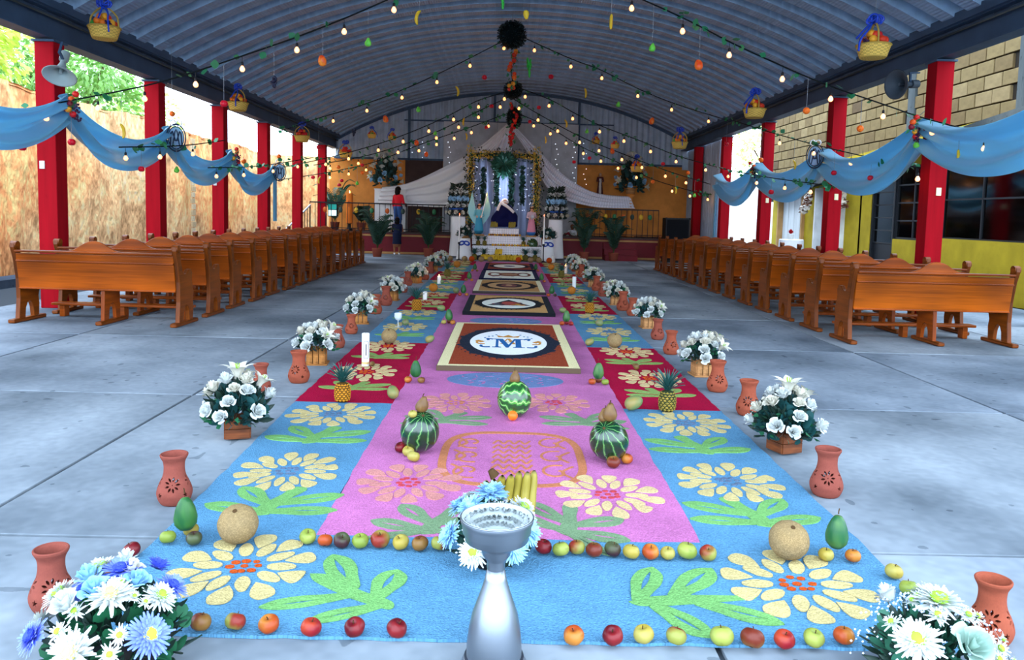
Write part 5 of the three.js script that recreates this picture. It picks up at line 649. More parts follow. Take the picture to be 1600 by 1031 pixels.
  bunch(V(-6.06, 2.88, -11.15), 'bunch of red fruit and grapes at the knot on the first crimson column', 4); bunch(V(6.12, 2.98, -12.05), 'bunch of red and orange fruit with dark grapes on the near right column', 5); bunch(V(-6.04, 2.66, -17.7), 'small fruit bunch on the third crimson column', 6); bunch(V(6.14, 2.8, -20.0), 'small fruit bunch at the knot on the third right column', 7);
}
// ---------------------------------------------------------------- horn loudspeakers
function horn(p, yaw, pitch, mOut, label) { const o = thing('horn_loudspeaker', label, 'loudspeaker', p, 0, 'horn loudspeakers on the columns'); o.rotation.set(pitch, yaw, 0, 'YXZ');
  mesh('horn_bell', new THREE.LatheGeometry([[0.03, -0.3], [0.04, -0.22], [0.07, -0.12], [0.12, -0.05], [0.19, -0.008], [0.215, 0], [0.205, 0.004], [0.18, -0.004], [0.11, -0.05], [0.06, -0.12], [0.03, -0.22]].map(([x, y]) => new THREE.Vector2(x, y)), 32).rotateX(Math.PI / 2), mOut, o); mesh('driver', cyl(0.06, 0.06, 0.13, 0, 0, -0.35, 16, Math.PI / 2), mOut, o); mesh('inner_horn', cyl(0.022, 0.03, 0.14, 0, 0, -0.13, 12, Math.PI / 2), mOut, o); mesh('bracket', [box(0.03, 0.16, 0.03, 0, 0.08, -0.28), box(0.03, 0.02, 0.2, 0, 0.16, -0.36)], mSteel, o); }
horn(atZ(93, 119, 10.9), 0.15, 1.0, M('#8c9c9c', 0.5), 'grey horn loudspeaker pointing down on the first crimson column'); horn(atZ(1400, 132, 11.6), -1.2, 0.1, M('#39444e', 0.55), 'dark horn loudspeaker on the near right column below the roof beam');

// ---------------------------------------------------------------- festoon strands with ivy, bulbs
const gBulb = lathe([[0.0005, -0.085], [0.016, -0.083], [0.03, -0.07], [0.036, -0.05], [0.031, -0.03], [0.018, -0.012], [0.013, 0]], 12), gSocket = lathe([[0.0005, 0.05], [0.012, 0.048], [0.018, 0.036], [0.018, 0.0], [0.013, -0.006]], 10), gDrop = cyl(0.004, 0.004, 0.07, 0, 0.08, 0, 4);
const mBulb = M('#fff0d8', 0.3, { emissive: '#ff9c4e', emissiveIntensity: 2.4 }), mWire = M('#10181a', 0.7), mSocket = M('#15161a', 0.5);
const gIvyLeaf = (() => { const g = new THREE.ShapeGeometry(spline([[0, 0], [0.3, 0.15], [0.5, 0.5], [0.28, 0.75], [0, 1], [-0.28, 0.75], [-0.5, 0.5], [-0.3, 0.15]], 12)); return g; })();
const cables = [];
function strand(pts, bulbs, label, seed, opt = {}) {
  const c = curve(pts.map(([px, py, z]) => atZ(px, py, z))), o = thing('light_string', label, 'string lights', V(0, 0, 0), 0, 'festoon light strings under the roof'), n = 400, S = []; for (let i = 0; i <= n; i++) { const p = c.getPoint(i / n); S.push([p, pixelX(p)]); cables.push([p, pixelX(p)]); }
  mesh('cable', new THREE.TubeGeometry(c, pts.length * 12, opt.r ?? 0.011, 5, false), mWire, o);
  const L = c.getLength(); stuff(mesh('ivy_leaves', leaves(Math.round(L * (opt.ivy ?? 5)), seed, (q) => { const p = c.getPoint(q()).add(V((q() - 0.5) * 0.06, (q() - 0.45) * 0.1, (q() - 0.5) * 0.05)); return [p, V(q() - 0.5, q() - 0.6, q() - 0.3)]; }, 0.105, gIvyLeaf), opt.m ?? mIvy, o));
  for (const x of bulbs) { let best = S[0]; for (const s of S) if (Math.abs(s[1] - x) < Math.abs(best[1] - x)) best = s; const p = best[0]; const b = mesh('bulb', gBulb, mBulb, o); b.position.set(p.x, p.y - 0.13, p.z); const sc = opt.big ?? 1.0; b.scale.setScalar(sc); mesh('socket', mg([gSocket, gDrop]), mSocket, b); lamp(o, p.x, p.y - 0.13 - 0.05 * sc, p.z, 0.07, '#ffa850', 1.5); }
  return c;
}
// nearest string
strand([[-25, 184, 9.9], [0, 178, 10.2], [105, 158, 11.1], [250, 128, 11], [400, 80, 11], [505, 42, 11], [600, 2, 11], [700, -45, 11], [795, -80, 11]], [8, 72, 153, 226, 307, 379, 463, 538, 615], 'nearest festoon light string, the half running to the first crimson column', 301);
strand([[795, -80, 11], [900, -45, 11], [1005, 0, 11], [1075, 32, 11], [1145, 68, 11], [1215, 100, 11.2], [1290, 132, 11.5], [1380, 163, 11.8], [1435, 182, 12], [1500, 200, 11.2], [1600, 230, 10], [1640, 242, 9.8]], [989, 1067, 1141, 1223, 1300, 1380, 1458, 1538, 1598], 'nearest festoon light string, the half running to the near right column', 302);
// string from the big foliage ball
strand([[790, 62, 18.4], [700, 108, 18.5], [630, 140, 18.8], [560, 166, 19.4], [500, 184, 20.2], [440, 204, 21.5]], [788, 734, 683, 628, 573, 521], 'second festoon string, from the largest foliage ball toward the tan wall', 303, { ivy: 5 });
strand([[812, 56, 18.4], [890, 91, 18.5], [940, 110, 18.8], [1000, 140, 19.4], [1060, 164, 20.2], [1137, 188, 21.8]], [835, 892, 941, 997, 1050, 1108], 'second festoon string, from the largest foliage ball toward the yellow building', 304, { ivy: 6 });
// far strings
const far = { ivy: 6, r: 0.013, big: 1.15 };
strand([[796, 142, 22.4], [745, 158, 22.6], [690, 186, 22.8], [620, 215, 23], [560, 234, 23.2], [505, 248, 23.6], [440, 262, 24]], [788, 748, 709, 670, 630, 591, 545, 509, 482], 'third festoon string on the left, uppermost of the far group', 305, far);
strand([[798, 150, 24], [745, 175, 24], [682, 206, 24], [615, 231, 24.2], [560, 246, 24.4], [490, 258, 24.6]], [782, 748, 717, 682, 622, 560, 516], 'fourth festoon string on the left, middle of the far group', 306, far);
strand([[790, 178, 25.5], [737, 198, 25.5], [690, 214, 25.5], [640, 232, 25.6], [585, 253, 25.8], [520, 268, 26], [430, 282, 26]], [763, 737, 710, 682, 655, 572, 545, 516], 'fifth festoon string on the left, lowest of the far group', 307, far);
strand([[808, 136, 22.4], [860, 156, 22.6], [900, 178, 22.8], [940, 197, 23], [1000, 220, 23.2], [1057, 243, 23.6], [1110, 258, 24]], [821, 858, 895, 937, 975, 1017, 1057, 1103], 'third festoon string on the right, uppermost of the far group', 308, far);
strand([[803, 155, 24], [841, 178, 24], [906, 213, 24], [972, 240, 24.2], [1040, 266, 24.6], [1110, 288, 24.6]], [811, 841, 872, 906, 936, 972, 1003, 1040, 1072], 'fourth festoon string on the right, middle of the far group', 309, far);
strand([[812, 178, 25.5], [860, 200, 25.5], [912, 231, 25.5], [966, 254, 25.6], [1020, 280, 25.8], [1080, 298, 26], [1112, 304, 26]], [834, 860, 885, 912, 939, 966, 995, 1050, 1078, 1106], 'fifth festoon string on the right, lowest of the far group', 310, far);
// strings along the columns
strand([[186, 230, 12.7], [250, 229, 13.6], [301, 226, 15], [352, 219, 17]], [196, 250, 301], 'short festoon string crossing the second blue swag by the tan wall', 311, { ivy: 4 });
strand([[325, 262, 15.8], [381, 261, 17.6], [430, 256, 20], [490, 246, 23]], [338, 381, 427, 465], 'low festoon string crossing the third and fourth left swags', 312, { ivy: 4 });
strand([[1145, 188, 21.6], [1205, 207, 17.8], [1285, 229, 15.4], [1400, 255, 13.2], [1438, 262, 12]], [1219, 1272, 1331, 1382, 1435], 'festoon string along the right columns across the block wall', 313, { ivy: 5 });
strand([[1108, 258, 23.6], [1150, 268, 20.5], [1200, 277, 18], [1272, 287, 15.9], [1300, 290, 15.8]], [1138, 1183, 1227, 1267], 'low festoon string crossing the farther right swags', 314, { ivy: 6 });

// ---------------------------------------------------------------- plastic fruit on threads
const mThread = M('#8a949c', 0.7);
const gGrapes = (() => { const r = rng(9), out = []; for (let i = 0; i < 34; i++) { const t = i / 34, q = 0.035 * (1 - t) + 0.006; out.push(ball(0.0135, (r() - 0.5) * 2 * q, 0.09 - t * 0.1, (r() - 0.5) * 2 * q, 7)); } return mg(out); })();
const gApplePl = deform(new THREE.SphereGeometry(0.04, 16, 12), (v) => { const k = Math.hypot(v.x, v.z) / 0.04; v.y -= Math.sign(v.y) * 0.012 * Math.exp(-k * k * 8); v.y += 0.04; });
const plastic = { mango: [gMangoR, mVC(0.3), 0.113, 'red-orange plastic mango'], pear: [gPearG, mVC(0.3), 0.088, 'bright green plastic pear'], banana: [bananaGeo(0.17, 0.017, 1.5).rotateZ(0.2).translate(0.03, 0.08, 0), mVC(0.35), 0.16, 'yellow plastic banana'], apple: [gApplePl, M('#c4122a', 0.3), 0.08, 'red plastic apple'], orange: [gOrange.clone().translate(0, 0.038, 0), mVC(0.4), 0.076, 'orange plastic ball-shaped fruit'], grapes: [gGrapes, M('#1c2036', 0.3), 0.09, 'dark plastic grape cluster'] };
function hang(kind, px, py, z, threadPx, where, s = 1.25) {
  const [g, m, h, text] = plastic[kind]; let p = atZ(px, py, z), hold = null, best = 9; const H = h * s; // hang from the cable above it, else from the roof
  for (const [c, x] of cables) { if (Math.abs(x - px) > 3) continue; const q = atZ(px, py, -c.z), up = c.y - q.y - H / 2; if (up < 0.05 || up > 1.3) continue; const cost = Math.abs(-c.z - z) + up; if (Math.abs(-c.z - z) < 2.5 && cost < best) { best = cost; hold = c; } }
  if (hold) p = atZ(px, py, -hold.z); const o = thing('hanging_' + kind, `${text} on a thread ${where}`, kind === 'grapes' ? 'grapes' : kind, V(p.x, p.y - H / 2, p.z), 0, 'plastic fruit hanging from the light strings'); o.rotation.y = px * 0.37;
  const f = mesh('fruit', g, m, o); f.scale.setScalar(s); const len = hold ? hold.y - p.y - H / 2 + 0.004 : archY(Math.max(-6.4, Math.min(6.4, p.x))) - p.y - H / 2 + 0.26; mesh('thread', cyl(0.003, 0.003, len, 0, H + len / 2 - 0.004, 0, 4), mThread, o); return o;
}
for (const a of [['apple', 35, 230, 10.4, 56, 'before the leftmost blue swag'], ['apple', 112, 222, 11, 62, 'beside the first crimson column'], ['banana', 190, 204, 12, 45, 'before the rough wall above the second swag'], ['apple', 221, 264, 13.2, 34, 'low on the second blue swag'], ['orange', 269, 178, 14.3, 40, 'by the second crimson column under the beam'], ['pear', 276, 265, 14.2, 30, 'below the wire emblem of the second column'], ['apple', 350, 162, 11, 62, 'below the nearest string, left of the small basket'], ['grapes', 428, 128, 11, 52, 'below the nearest string against the roof'], ['mango', 504, 95, 11, 50, 'below the nearest string, on the tan-wall half'], ['pear', 575, 66, 11, 50, 'below the nearest string between bulbs, left half'], ['banana', 655, 27, 11, 48, 'high near the top left of the roof ridge'], ['banana', 955, 33, 11, 46, 'high near the top right of the roof ridge'], ['pear', 1019, 74, 11, 56, 'below the nearest string, right half'], ['mango', 1092, 101, 11, 50, 'below the nearest string, right half'], ['orange', 1260, 173, 11.4, 48, 'in front of the right roof beam'], ['orange', 1344, 201, 13, 40, 'before the block wall beside the near right column'], ['pear', 1432, 226, 11.6, 36, 'under the fruit bunch of the near right column'], ['banana', 1497, 244, 11.2, 42, 'before the right picture-edge swag'], ['grapes', 1576, 261, 10.4, 36, 'before the right picture-edge swag'], ['apple', 1303, 270, 14, 24, 'on the swag over the dark door, left one'], ['apple', 1360, 278, 13.6, 24, 'on the swag over the dark door, right one'], ['apple', 1205, 300, 17.5, 20, 'on the third right swag'], ['orange', 1189, 250, 19, 30, 'before the third right column'], ['banana', 1240, 257, 17, 30, 'before the yellow wall over the third right swag'], ['apple', 1135, 225, 22, 26, 'beside the fourth right column near the green tree'],
  ['grapes', 553, 207, 19.4, 36, 'before the gable sheets at far left'], ['mango', 603, 186, 19, 34, 'below the second string, left half'], ['pear', 654, 171, 18.8, 40, 'below the second string, left half'], ['banana', 713, 142, 18.6, 42, 'below the second string, left of the ball garland'], ['apple', 757, 121, 18.5, 36, 'just left of the ball garland'], ['apple', 861, 120, 18.5, 36, 'just right of the ball garland'], ['banana', 914, 145, 18.6, 44, 'below the second string, right of the ball garland'], ['pear', 966, 163, 18.8, 36, 'below the second string, right half'], ['mango', 1018, 189, 19.2, 40, 'below the second string, right half'],
  ['banana', 725, 190, 22.6, 18, 'above the white panel, left of the garland'], ['banana', 728, 213, 25, 18, 'before the white panel, left of the garland'], ['apple', 768, 166, 23, 14, 'before the gable left of the garland'], ['apple', 760, 199, 25, 14, 'at the top of the white panel at left'], ['mango', 651, 223, 23, 14, 'before the gable post at left'], ['mango', 666, 241, 25, 12, 'at the top edge of the orange wall at left'], ['banana', 883, 193, 22.6, 18, 'above the white panel, right of the garland'], ['banana', 852, 218, 25, 16, 'before the white panel, right of the garland'], ['apple', 842, 168, 23, 14, 'before the gable right of the garland'], ['apple', 828, 190, 25, 14, 'at the top of the white panel at right'], ['pear', 917, 205, 23, 14, 'before the gable beside the right white panel edge'], ['pear', 680, 208, 23, 12, 'before the gable beside the left white panel edge'], ['mango', 957, 236, 24, 12, 'below a small basket before the gable at right'], ['apple', 921, 247, 24.6, 12, 'at the top edge of the deep orange wall'], ['apple', 897, 253, 25.5, 12, 'at the right edge of the white panel'], ['apple', 1036, 256, 24, 14, 'at the back right corner column'], ['orange', 1020, 284, 25, 10, 'before the deep orange wall at right'], ['orange', 1075, 270, 23.6, 12, 'before the last right column'], ['banana', 1055, 297, 24.6, 12, 'before the corrugated side sheets'], ['pear', 1085, 305, 24, 12, 'before the corrugated side sheets'], ['orange', 529, 261, 24, 14, 'before the left orange wall, upper one'], ['apple', 566, 258, 24, 22, 'before the left orange wall beside the flowers'], ['orange', 566, 270, 25.5, 10, 'before the left orange wall, lower one'], ['apple', 534, 282, 25.6, 10, 'low before the left orange wall, upper of a pair'], ['apple', 530, 289, 25.6, 10, 'low before the left orange wall, lower of a pair'], ['pear', 558, 286, 25.8, 10, 'low before the left orange wall'], ['apple', 498, 230, 21.4, 34, 'under the beam end at the back left'], ['orange', 436, 244, 20.5, 16, 'before the wall between fourth and fifth crimson columns'], ['orange', 381, 252, 18.5, 14, 'above the fourth left swag'], ['apple', 489, 277, 24, 12, 'at the last crimson column'], ['banana', 500, 281, 24.4, 12, 'beside the last crimson column']]) hang(...a, a[3] > 17 ? 1.5 : 1.3);

// ---------------------------------------------------------------- hanging baskets of fruit with blue bows
const mWicker = M('#e0b95a', 0.8, { map: tBasket, bumpMap: tBasket, bumpScale: 0.004 }), mBow = P('#1440b8', 0.35, { sheen: 0.4 }), mCell = P('#f4f8fb', 0.08, { transmission: 0.85, thickness: 0 });
let basket0;
function basket(px, py, z, thread, label, s = 1, cello = false) {
  const p = atZ(px, py, z).add(V(0, -0.17 * s, 0)); let o;
  if (basket0) o = dup(basket0, label, p, px * 0.1, s); else {
    o = basket0 = thing('fruit_basket', label, 'basket', p, 0, 'hanging fruit baskets'); o.scale.setScalar(s);
    mesh('bowl', lathe([[0.001, 0], [0.15, 0.0], [0.165, 0.02], [0.205, 0.15], [0.213, 0.158], [0.205, 0.166], [0.196, 0.155], [0.155, 0.03], [0.001, 0.025]], 28), mWicker, o); mesh('rim_braid', put(new THREE.TorusGeometry(0.207, 0.012, 6, 36), 0, 0.16, 0, Math.PI / 2), mWicker, o); mesh('handle', new THREE.TubeGeometry(curve([[-0.2, 0.15, 0], [-0.17, 0.32, 0], [0, 0.44, 0], [0.17, 0.32, 0], [0.2, 0.15, 0]]), 22, 0.012, 6), mWicker, o);
    const r = rng(8), cols = ['#d8381c', '#e0701c', '#c41c24', '#e8a02a', '#4a9a3a']; for (let i = 0; i < 13; i++) { const f = mesh('fruit', gOrange, M(cols[i % 5], 0.4), o), a = i * 2.4, q = i < 4 ? 0.05 : 0.125; f.position.set(Math.cos(a) * q, (i < 4 ? 0.28 : 0.2) + r() * 0.03, Math.sin(a) * q); f.scale.setScalar(1.35); }
    const b1 = mesh('grapes', gGrapes, M('#3a1c44', 0.3), o); b1.position.set(0.12, 0.13, 0.12); const bn = mesh('banana', gBanana, mFruit, o); bn.position.set(0.06, 0.26, 0.03); bn.rotation.set(0, 0.6, 1.2);
    const loops = []; for (let i = 0; i < 7; i++) loops.push(put(new THREE.TorusGeometry(0.055, 0.016, 5, 14), Math.cos(i * 0.9) * 0.05, 0.47 + (i % 2) * 0.03, Math.sin(i * 0.9) * 0.05, 0, i * 0.9, 0.4, [1, 0.75, 1])); mesh('bow', [...loops, tube([[0, 0.45, 0.03], [0.1, 0.34, 0.1], [0.15, 0.2, 0.2], [0.17, 0.06, 0.22]], 0.014, 12, 4), tube([[0, 0.45, 0.03], [0.02, 0.36, 0.12], [0.03, 0.24, 0.22]], 0.014, 10, 4)], mBow, o); mesh('thread', cyl(0.0025, 0.0025, 1.2, 0, 1.08, 0, 4), mThread, o);
  }
  const t = o.getObjectByName('thread'), up = (archY(Math.max(-6.4, Math.min(6.4, p.x))) - p.y) / s + 0.25 / s; t.scale.y = (up - 0.48) / 1.2; t.position.y = 0.48 + (up - 0.48) / 2 - 1.08 * t.scale.y;
  return o;
}
for (const a of [[163, 42, 11.2, 0, 'wicker fruit basket with blue bow under the roof at the upper left'], [372, 160, 16.5, 0, 'fruit basket in clear wrap by the second crimson column'], [472, 212, 22, 0, 'fruit basket at the back left end of the roof beam'], [540, 238, 24.8, 0, 'pale fruit basket before the left orange wall'], [581, 210, 26.6, 0, 'small fruit basket before the gable, leftmost of two'], [613, 213, 27, 0, 'small fruit basket before the gable, beside its pair at left'], [1365, 70, 10.2, 0, 'large wicker fruit basket with blue bow at the upper right'], [1179, 170, 14.8, 0, 'wicker fruit basket before the right roof beam end'], [1062, 222, 20.5, 0, 'wicker fruit basket at the back right beam end'], [995, 260, 25.5, 0, 'wicker fruit basket before the right flower stand'], [961, 226, 26.4, 0, 'tiny fruit basket before the gable at right, with red fruit'], [931, 219, 27.4, 0, 'tiny dark fruit basket before the gable at right']]) basket(...a, a[2] > 26 ? 0.72 : 1);

// ---------------------------------------------------------------- foliage balls and fruit garlands down the middle
const mMoss = M('#0d1a1c', 0.95, { bumpMap: tGrainBump, bumpScale: 0.02 });
function mossBall(px, py, z, d, sy, label, seed) { const p = atZ(px, py, z), R = d / 2, o = thing('foliage_ball', label, 'garland', p, 0, 'foliage balls under the ridge'); mesh('core', put(new THREE.SphereGeometry(R * 0.94, 24, 16), 0, 0, 0, 0, 0, 0, [1, sy, 1]), mMoss, o); stuff(mesh('leaves', leaves(500, seed, (q) => { const d2 = V(q() - 0.5, q() - 0.5, q() - 0.5).normalize(); return [V(d2.x * R * 0.93, d2.y * R * 0.93 * sy, d2.z * R * 0.93), d2.clone().add(V(q() - 0.5, q() - 0.5, q() - 0.5))]; }, 0.06), leafMat('#0c2426', 0.05), o)); mesh('thread', cyl(0.004, 0.004, 0.4, 0, R * sy + 0.19, 0, 4), mThread, o); return p; }
function garland(pts, z, label, seed, cols, dense = 1) { const o = thing('fruit_garland', label, 'garland', V(0, 0, 0), 0, 'fruit garlands under the foliage balls'), r = rng(seed), c = curve(pts.map(([x, y]) => atZ(x, y, z))), n = Math.round(c.getLength() * 16 * dense); mesh('cord', new THREE.TubeGeometry(c, 20, 0.008, 5), mWire, o); for (let i = 0; i < n; i++) { const f = mesh('fruit', i % 7 === 3 ? gPearG : gOrange, M(cols[Math.floor(r() * cols.length)], 0.4), o); f.position.copy(c.getPoint((i + 0.5) / n)).add(V((r() - 0.5) * 0.14, 0, 0.03 + (r() - 0.5) * 0.1)); f.scale.setScalar(1.05 + r() * 0.5); } stuff(mesh('leaves', leaves(36, seed, (q) => [c.getPoint(q()).add(V((q() - 0.5) * 0.2, 0, (q() - 0.5) * 0.1)), V(q() - 0.5, q() - 0.5, q() - 0.3)], 0.13), mIvy, o)); return o; }
mossBall(800, 55, 18.4, 0.63, 1, 'largest dark foliage ball hanging from the roof ridge', 1); mossBall(802, 141, 24.2, 0.55, 0.95, 'middle dark foliage ball below the largest one', 2); mossBall(803, 184, 25.6, 0.48, 1.4, 'lowest dark foliage ball, oval, above the altar canopy', 3);
garland([[803, 78], [806, 92], [799, 110], [801, 130], [797, 142]], 18.3, 'upper garland of orange tomatoes and bananas below the largest ball', 5, ['#e05a1c', '#d8401c', '#e08a2a', '#c8301c']); garland([[801, 160], [804, 184], [801, 198], [799, 214], [799, 228]], 25.42, 'lower garland of red tomatoes above the altar canopy', 6, ['#c81c1c', '#d83a1c', '#b01820'], 1.3);
{ const p = atZ(827, 101, 18), o = thing('hanging_grapes', 'bright green plastic grape cluster hanging right of the upper garland', 'grapes', p.add(V(0, -0.22, 0)), 0, 'green plastic grapes'); const g = mesh('fruit', gGrapes, M('#2fae3c', 0.35), o); g.scale.set(1.6, 3.6, 1.6); mesh('thread', cyl(0.002, 0.002, 0.7, 0, 0.65, 0, 4), mThread, o); const q = dup(o, 'green plastic grapes at the top picture edge beside a yellow one', atZ(785, 3, 10.8).add(V(0, -0.05, 0))); q.scale.setScalar(0.7); const b = fruit('hanging_corn', 'corn', gPapayaY, M('#d8b42c', 0.5), atZ(822, 16, 10.8), 'yellow plastic corn cob at the top picture edge', null, 0.9, Math.PI, 0, 0, 0.15); }

// ---------------------------------------------------------------- altar
const mLace = M('#f2f4fa', 0.85, { map: tLace }), mCloth = M('#ffffff', 0.8, { map: tWeave }), mNet2 = M('#f4f6ff', 0.8, { map: tLace });
{ // white backing panel and fabric canopy
  const o = thing('backdrop_panel', 'tall grey-white backing panel on the gable behind the altar', 'panel', V(0, 0, -29.55)); for (let k = 0; k < 5; k++) mesh('panel_strip', grid(10, 2, (u, v) => V(-2.42 + k * 1.0 + u * 0.99, 0.75 + 4.1 * v, 0.03 * Math.sin(u * 3.14)), 0.02, 1, 4), M('#d4d8de', 0.8, { map: tWear }), o);
  const drape = (top, bot, label, m) => { const ct = curve(top.map(([x, y, z]) => atZ(x, y, z))), cb = curve(bot.map(([x, y, z]) => atZ(x, y, z))); tag(mesh('canopy_drape', grid(60, 24, (u, v) => { const a = ct.getPoint(u), b = cb.getPoint(u), p = a.lerp(b, v); p.z += 0.07 * Math.sin(v * 24 + u * 3) * Math.min(1, u * 3 + 0.2); p.y -= 0.05 * Math.sin(v * 24 + u * 3) * u * (1 - v); return p; }, 0.01, 5, 1.5), m, scene), label, 'drape', 'white canopy drapes over the altar'); };
  drape([[794, 192, 27.8], [745, 232, 27.9], [690, 262, 28.1], [640, 284, 28.2], [597, 293, 28.0]], [[797, 200, 27.6], [762, 262, 27.7], [715, 318, 27.9], [650, 322, 28.1], [589, 318, 28.0]], 'long white fabric drape sweeping from the peak down to the left table', mCloth);
  drape([[800, 192, 27.8], [835, 228, 27.8], [880, 272, 27.9], [930, 300, 28.2], [985, 308, 28.5]], [[799, 200, 27.6], [832, 250, 27.7], [862, 300, 27.8], [920, 322, 28.1], [992, 326, 28.5]], 'white lace drape sweeping from the peak down to the right', mNet2);
  drape([[790, 205, 27.6], [770, 240, 27.45], [745, 262, 27.35]], [[800, 205, 27.55], [800, 250, 27.4], [800, 275, 27.3]], 'narrow white inner drape above the flowered frame', mNet2);
}
{ // flowered frame with curtain, garlands and fairy lights
  const Z = 26.9, o = thing('flowered_arch', 'tall rectangular altar frame covered in yellow flowers and green foliage', 'arch', V(0, 0, 0));
  const L = atZ(735, 300, Z).x, Rr = atZ(838, 300, Z).x, top = atZ(790, 243, Z).y, bot = 0.75;
  mesh('frame_posts', [box(0.12, top - bot, 0.1, L, (top + bot) / 2, -Z), box(0.12, top - bot, 0.1, Rr, (top + bot) / 2, -Z), box(Rr - L, 0.14, 0.1, (L + Rr) / 2, top, -Z)], mDark, o);
  const cover = (name, n, m, seed, w, y0, leaf, sh) => stuff(mesh(name, leaves(n, seed, (q) => { const t = q() * (2 * (top - bot) + (Rr - L)); let x, y; if (t < top - bot) { x = L; y = bot + y0 + t * 0.98; } else if (t < 2 * (top - bot)) { x = Rr; y = bot + y0 + (t - (top - bot)) * 0.98; } else { x = L + (t - 2 * (top - bot)); y = top; } return [V(x + (q() - 0.5) * w + (name === 'green_stripe' ? 0 : 0), y + (q() - 0.5) * (y === top ? w : 0.1), -Z + (name === 'dark_foliage' ? 0.05 : name === 'green_stripe' ? 0.16 : 0.13) + q() * 0.06), V(q() - 0.5, q() - 0.5, 0.7 + q())]; }, leaf, sh), m, o));
  cover('dark_foliage', 1300, leafMat('#0f3a26', 0.05), 1, 0.46, 0, 0.12); cover('yellow_flowers', 1900, M('#f2d060', 0.8), 2, 0.26, 0.35, 0.06, gRoundLeaf); cover('green_stripe', 500, leafMat('#1c8a5a', 0.1), 3, 0.1, 0.4, 0.07);
  stuff(mesh('foliage_spray', leaves(420, 4, (q) => { const a = q() * 6.283, r = q(); const c = atZ(788, 258, Z); return [V(c.x + Math.cos(a) * r * 0.12, c.y + Math.sin(a) * r * 0.12, -Z + 0.14 + 0.05 * q()), V(Math.cos(a), Math.sin(a) * 0.9, 0.7 * (1 - r))]; }, 0.32, gLongLeaf), leafMat('#1f5a48', 0.08), o));
  mesh('curtain', grid(70, 3, (u, v) => V(L + 0.05 + (Rr - L - 0.1) * u, bot + (top - bot) * v, -Z - 0.12 + 0.05 * Math.sin(u * 60)), 0.01, 3, 3), P('#b9c8ec', 0.8, { transmission: 0.2, thickness: 0, map: tWeave }), o);
  for (const px of [755, 776, 799, 816]) { const x = atZ(px, 300, Z).x; stuff(mesh('hanging_garland', leaves(230, px, (q) => [V(x + (q() - 0.5) * 0.1, atZ(px, 262 + q() * 58, Z).y, -Z + 0.02 + 0.08 * q()), V(q() - 0.5, q() - 0.5, 0.6)], 0.11, gRoundLeaf), leafMat('#123a30', 0.05), o)); }
  const fl = [], r = rng(12); for (let i = 0; i < 90; i++) fl.push(put(new THREE.OctahedronGeometry(0.012), L + 0.1 + r() * (Rr - L - 0.2), 1.6 + Math.floor(r() * 8) * 0.24 + r() * 0.05, -Z + 0.05)); mesh('fairy_lights', fl, M('#ffffff', 0.5, { emissive: '#dfeaff', emissiveIntensity: 3 }), o).userData.kind = 'stuff'; lamp(o, (L + Rr) / 2, 2.4, -Z + 0.5, 2.6, '#cfe0ff', 6);
  const f2 = []; for (const px of [700, 712, 868, 880, 895, 912, 660, 640]) for (let k = 0; k < 9; k++) { const p = atZ(px + (k % 3) * 2, 222 + k * 8 + (px % 5), px > 690 && px < 905 ? 29.53 : 29.78); f2.push(put(new THREE.OctahedronGeometry(0.014), p.x, p.y, p.z)); } tag(mesh('fairy_light_curtain', f2, M('#ffffff', 0.5, { emissive: '#e8eeff', emissiveIntensity: 2.5 })), 'tiny fairy lights hanging in rows before the back wall', 'fairy lights', null, 'stuff');
}
// tiered steps
function slabThing(name, label, cat, px0, px1, pyTop, z0, z1, yb, m, lace) { const a = atZ(px0, pyTop, z0), b = atZ(px1, pyTop, z0), y = (a.y + b.y) / 2, o = thing(name, label, cat, V((a.x + b.x) / 2, yb, -z0)); const w = b.x - a.x, h = y - yb; mesh('step_body', box(w - 0.03, h - 0.02, z1 - z0, 0, h / 2 - 0.01, -(z1 - z0) / 2), mDark, o); mesh('cloth_top', rbox(w, 0.02, z1 - z0 + 0.04, 0.006, 0, h - 0.01, -(z1 - z0) / 2), mLace, o); mesh('lace_front', grid(60, 3, (u, v) => V(-w / 2 + w * u, h - 0.01 - Math.min(h - 0.03, lace) * (1 - v) * (1 - 0.06 * Math.abs(Math.sin(u * 40))), 0.03 + 0.012 * Math.sin(u * 60) * (1 - v)), 0.004, w, lace), mLace, o); return { o, y, x0: a.x, x1: b.x }; }
const tier1 = slabThing('altar_step', 'lowest altar step draped with white lace behind the banana pile', 'altar', 738, 846, 385, 25.3, 25.86, 0, mLace, 0.3), tier2 = slabThing('altar_step', 'middle altar step with lace front and a row of yellow fruit', 'altar', 738, 846, 369, 25.9, 26.68, 0, mLace, 0.28), tier3 = slabThing('altar_step', 'small white top plinth under the navy cloaked figure', 'altar', 765, 811, 357, 26.1, 26.68, tier2.y, mLace, 0.18);
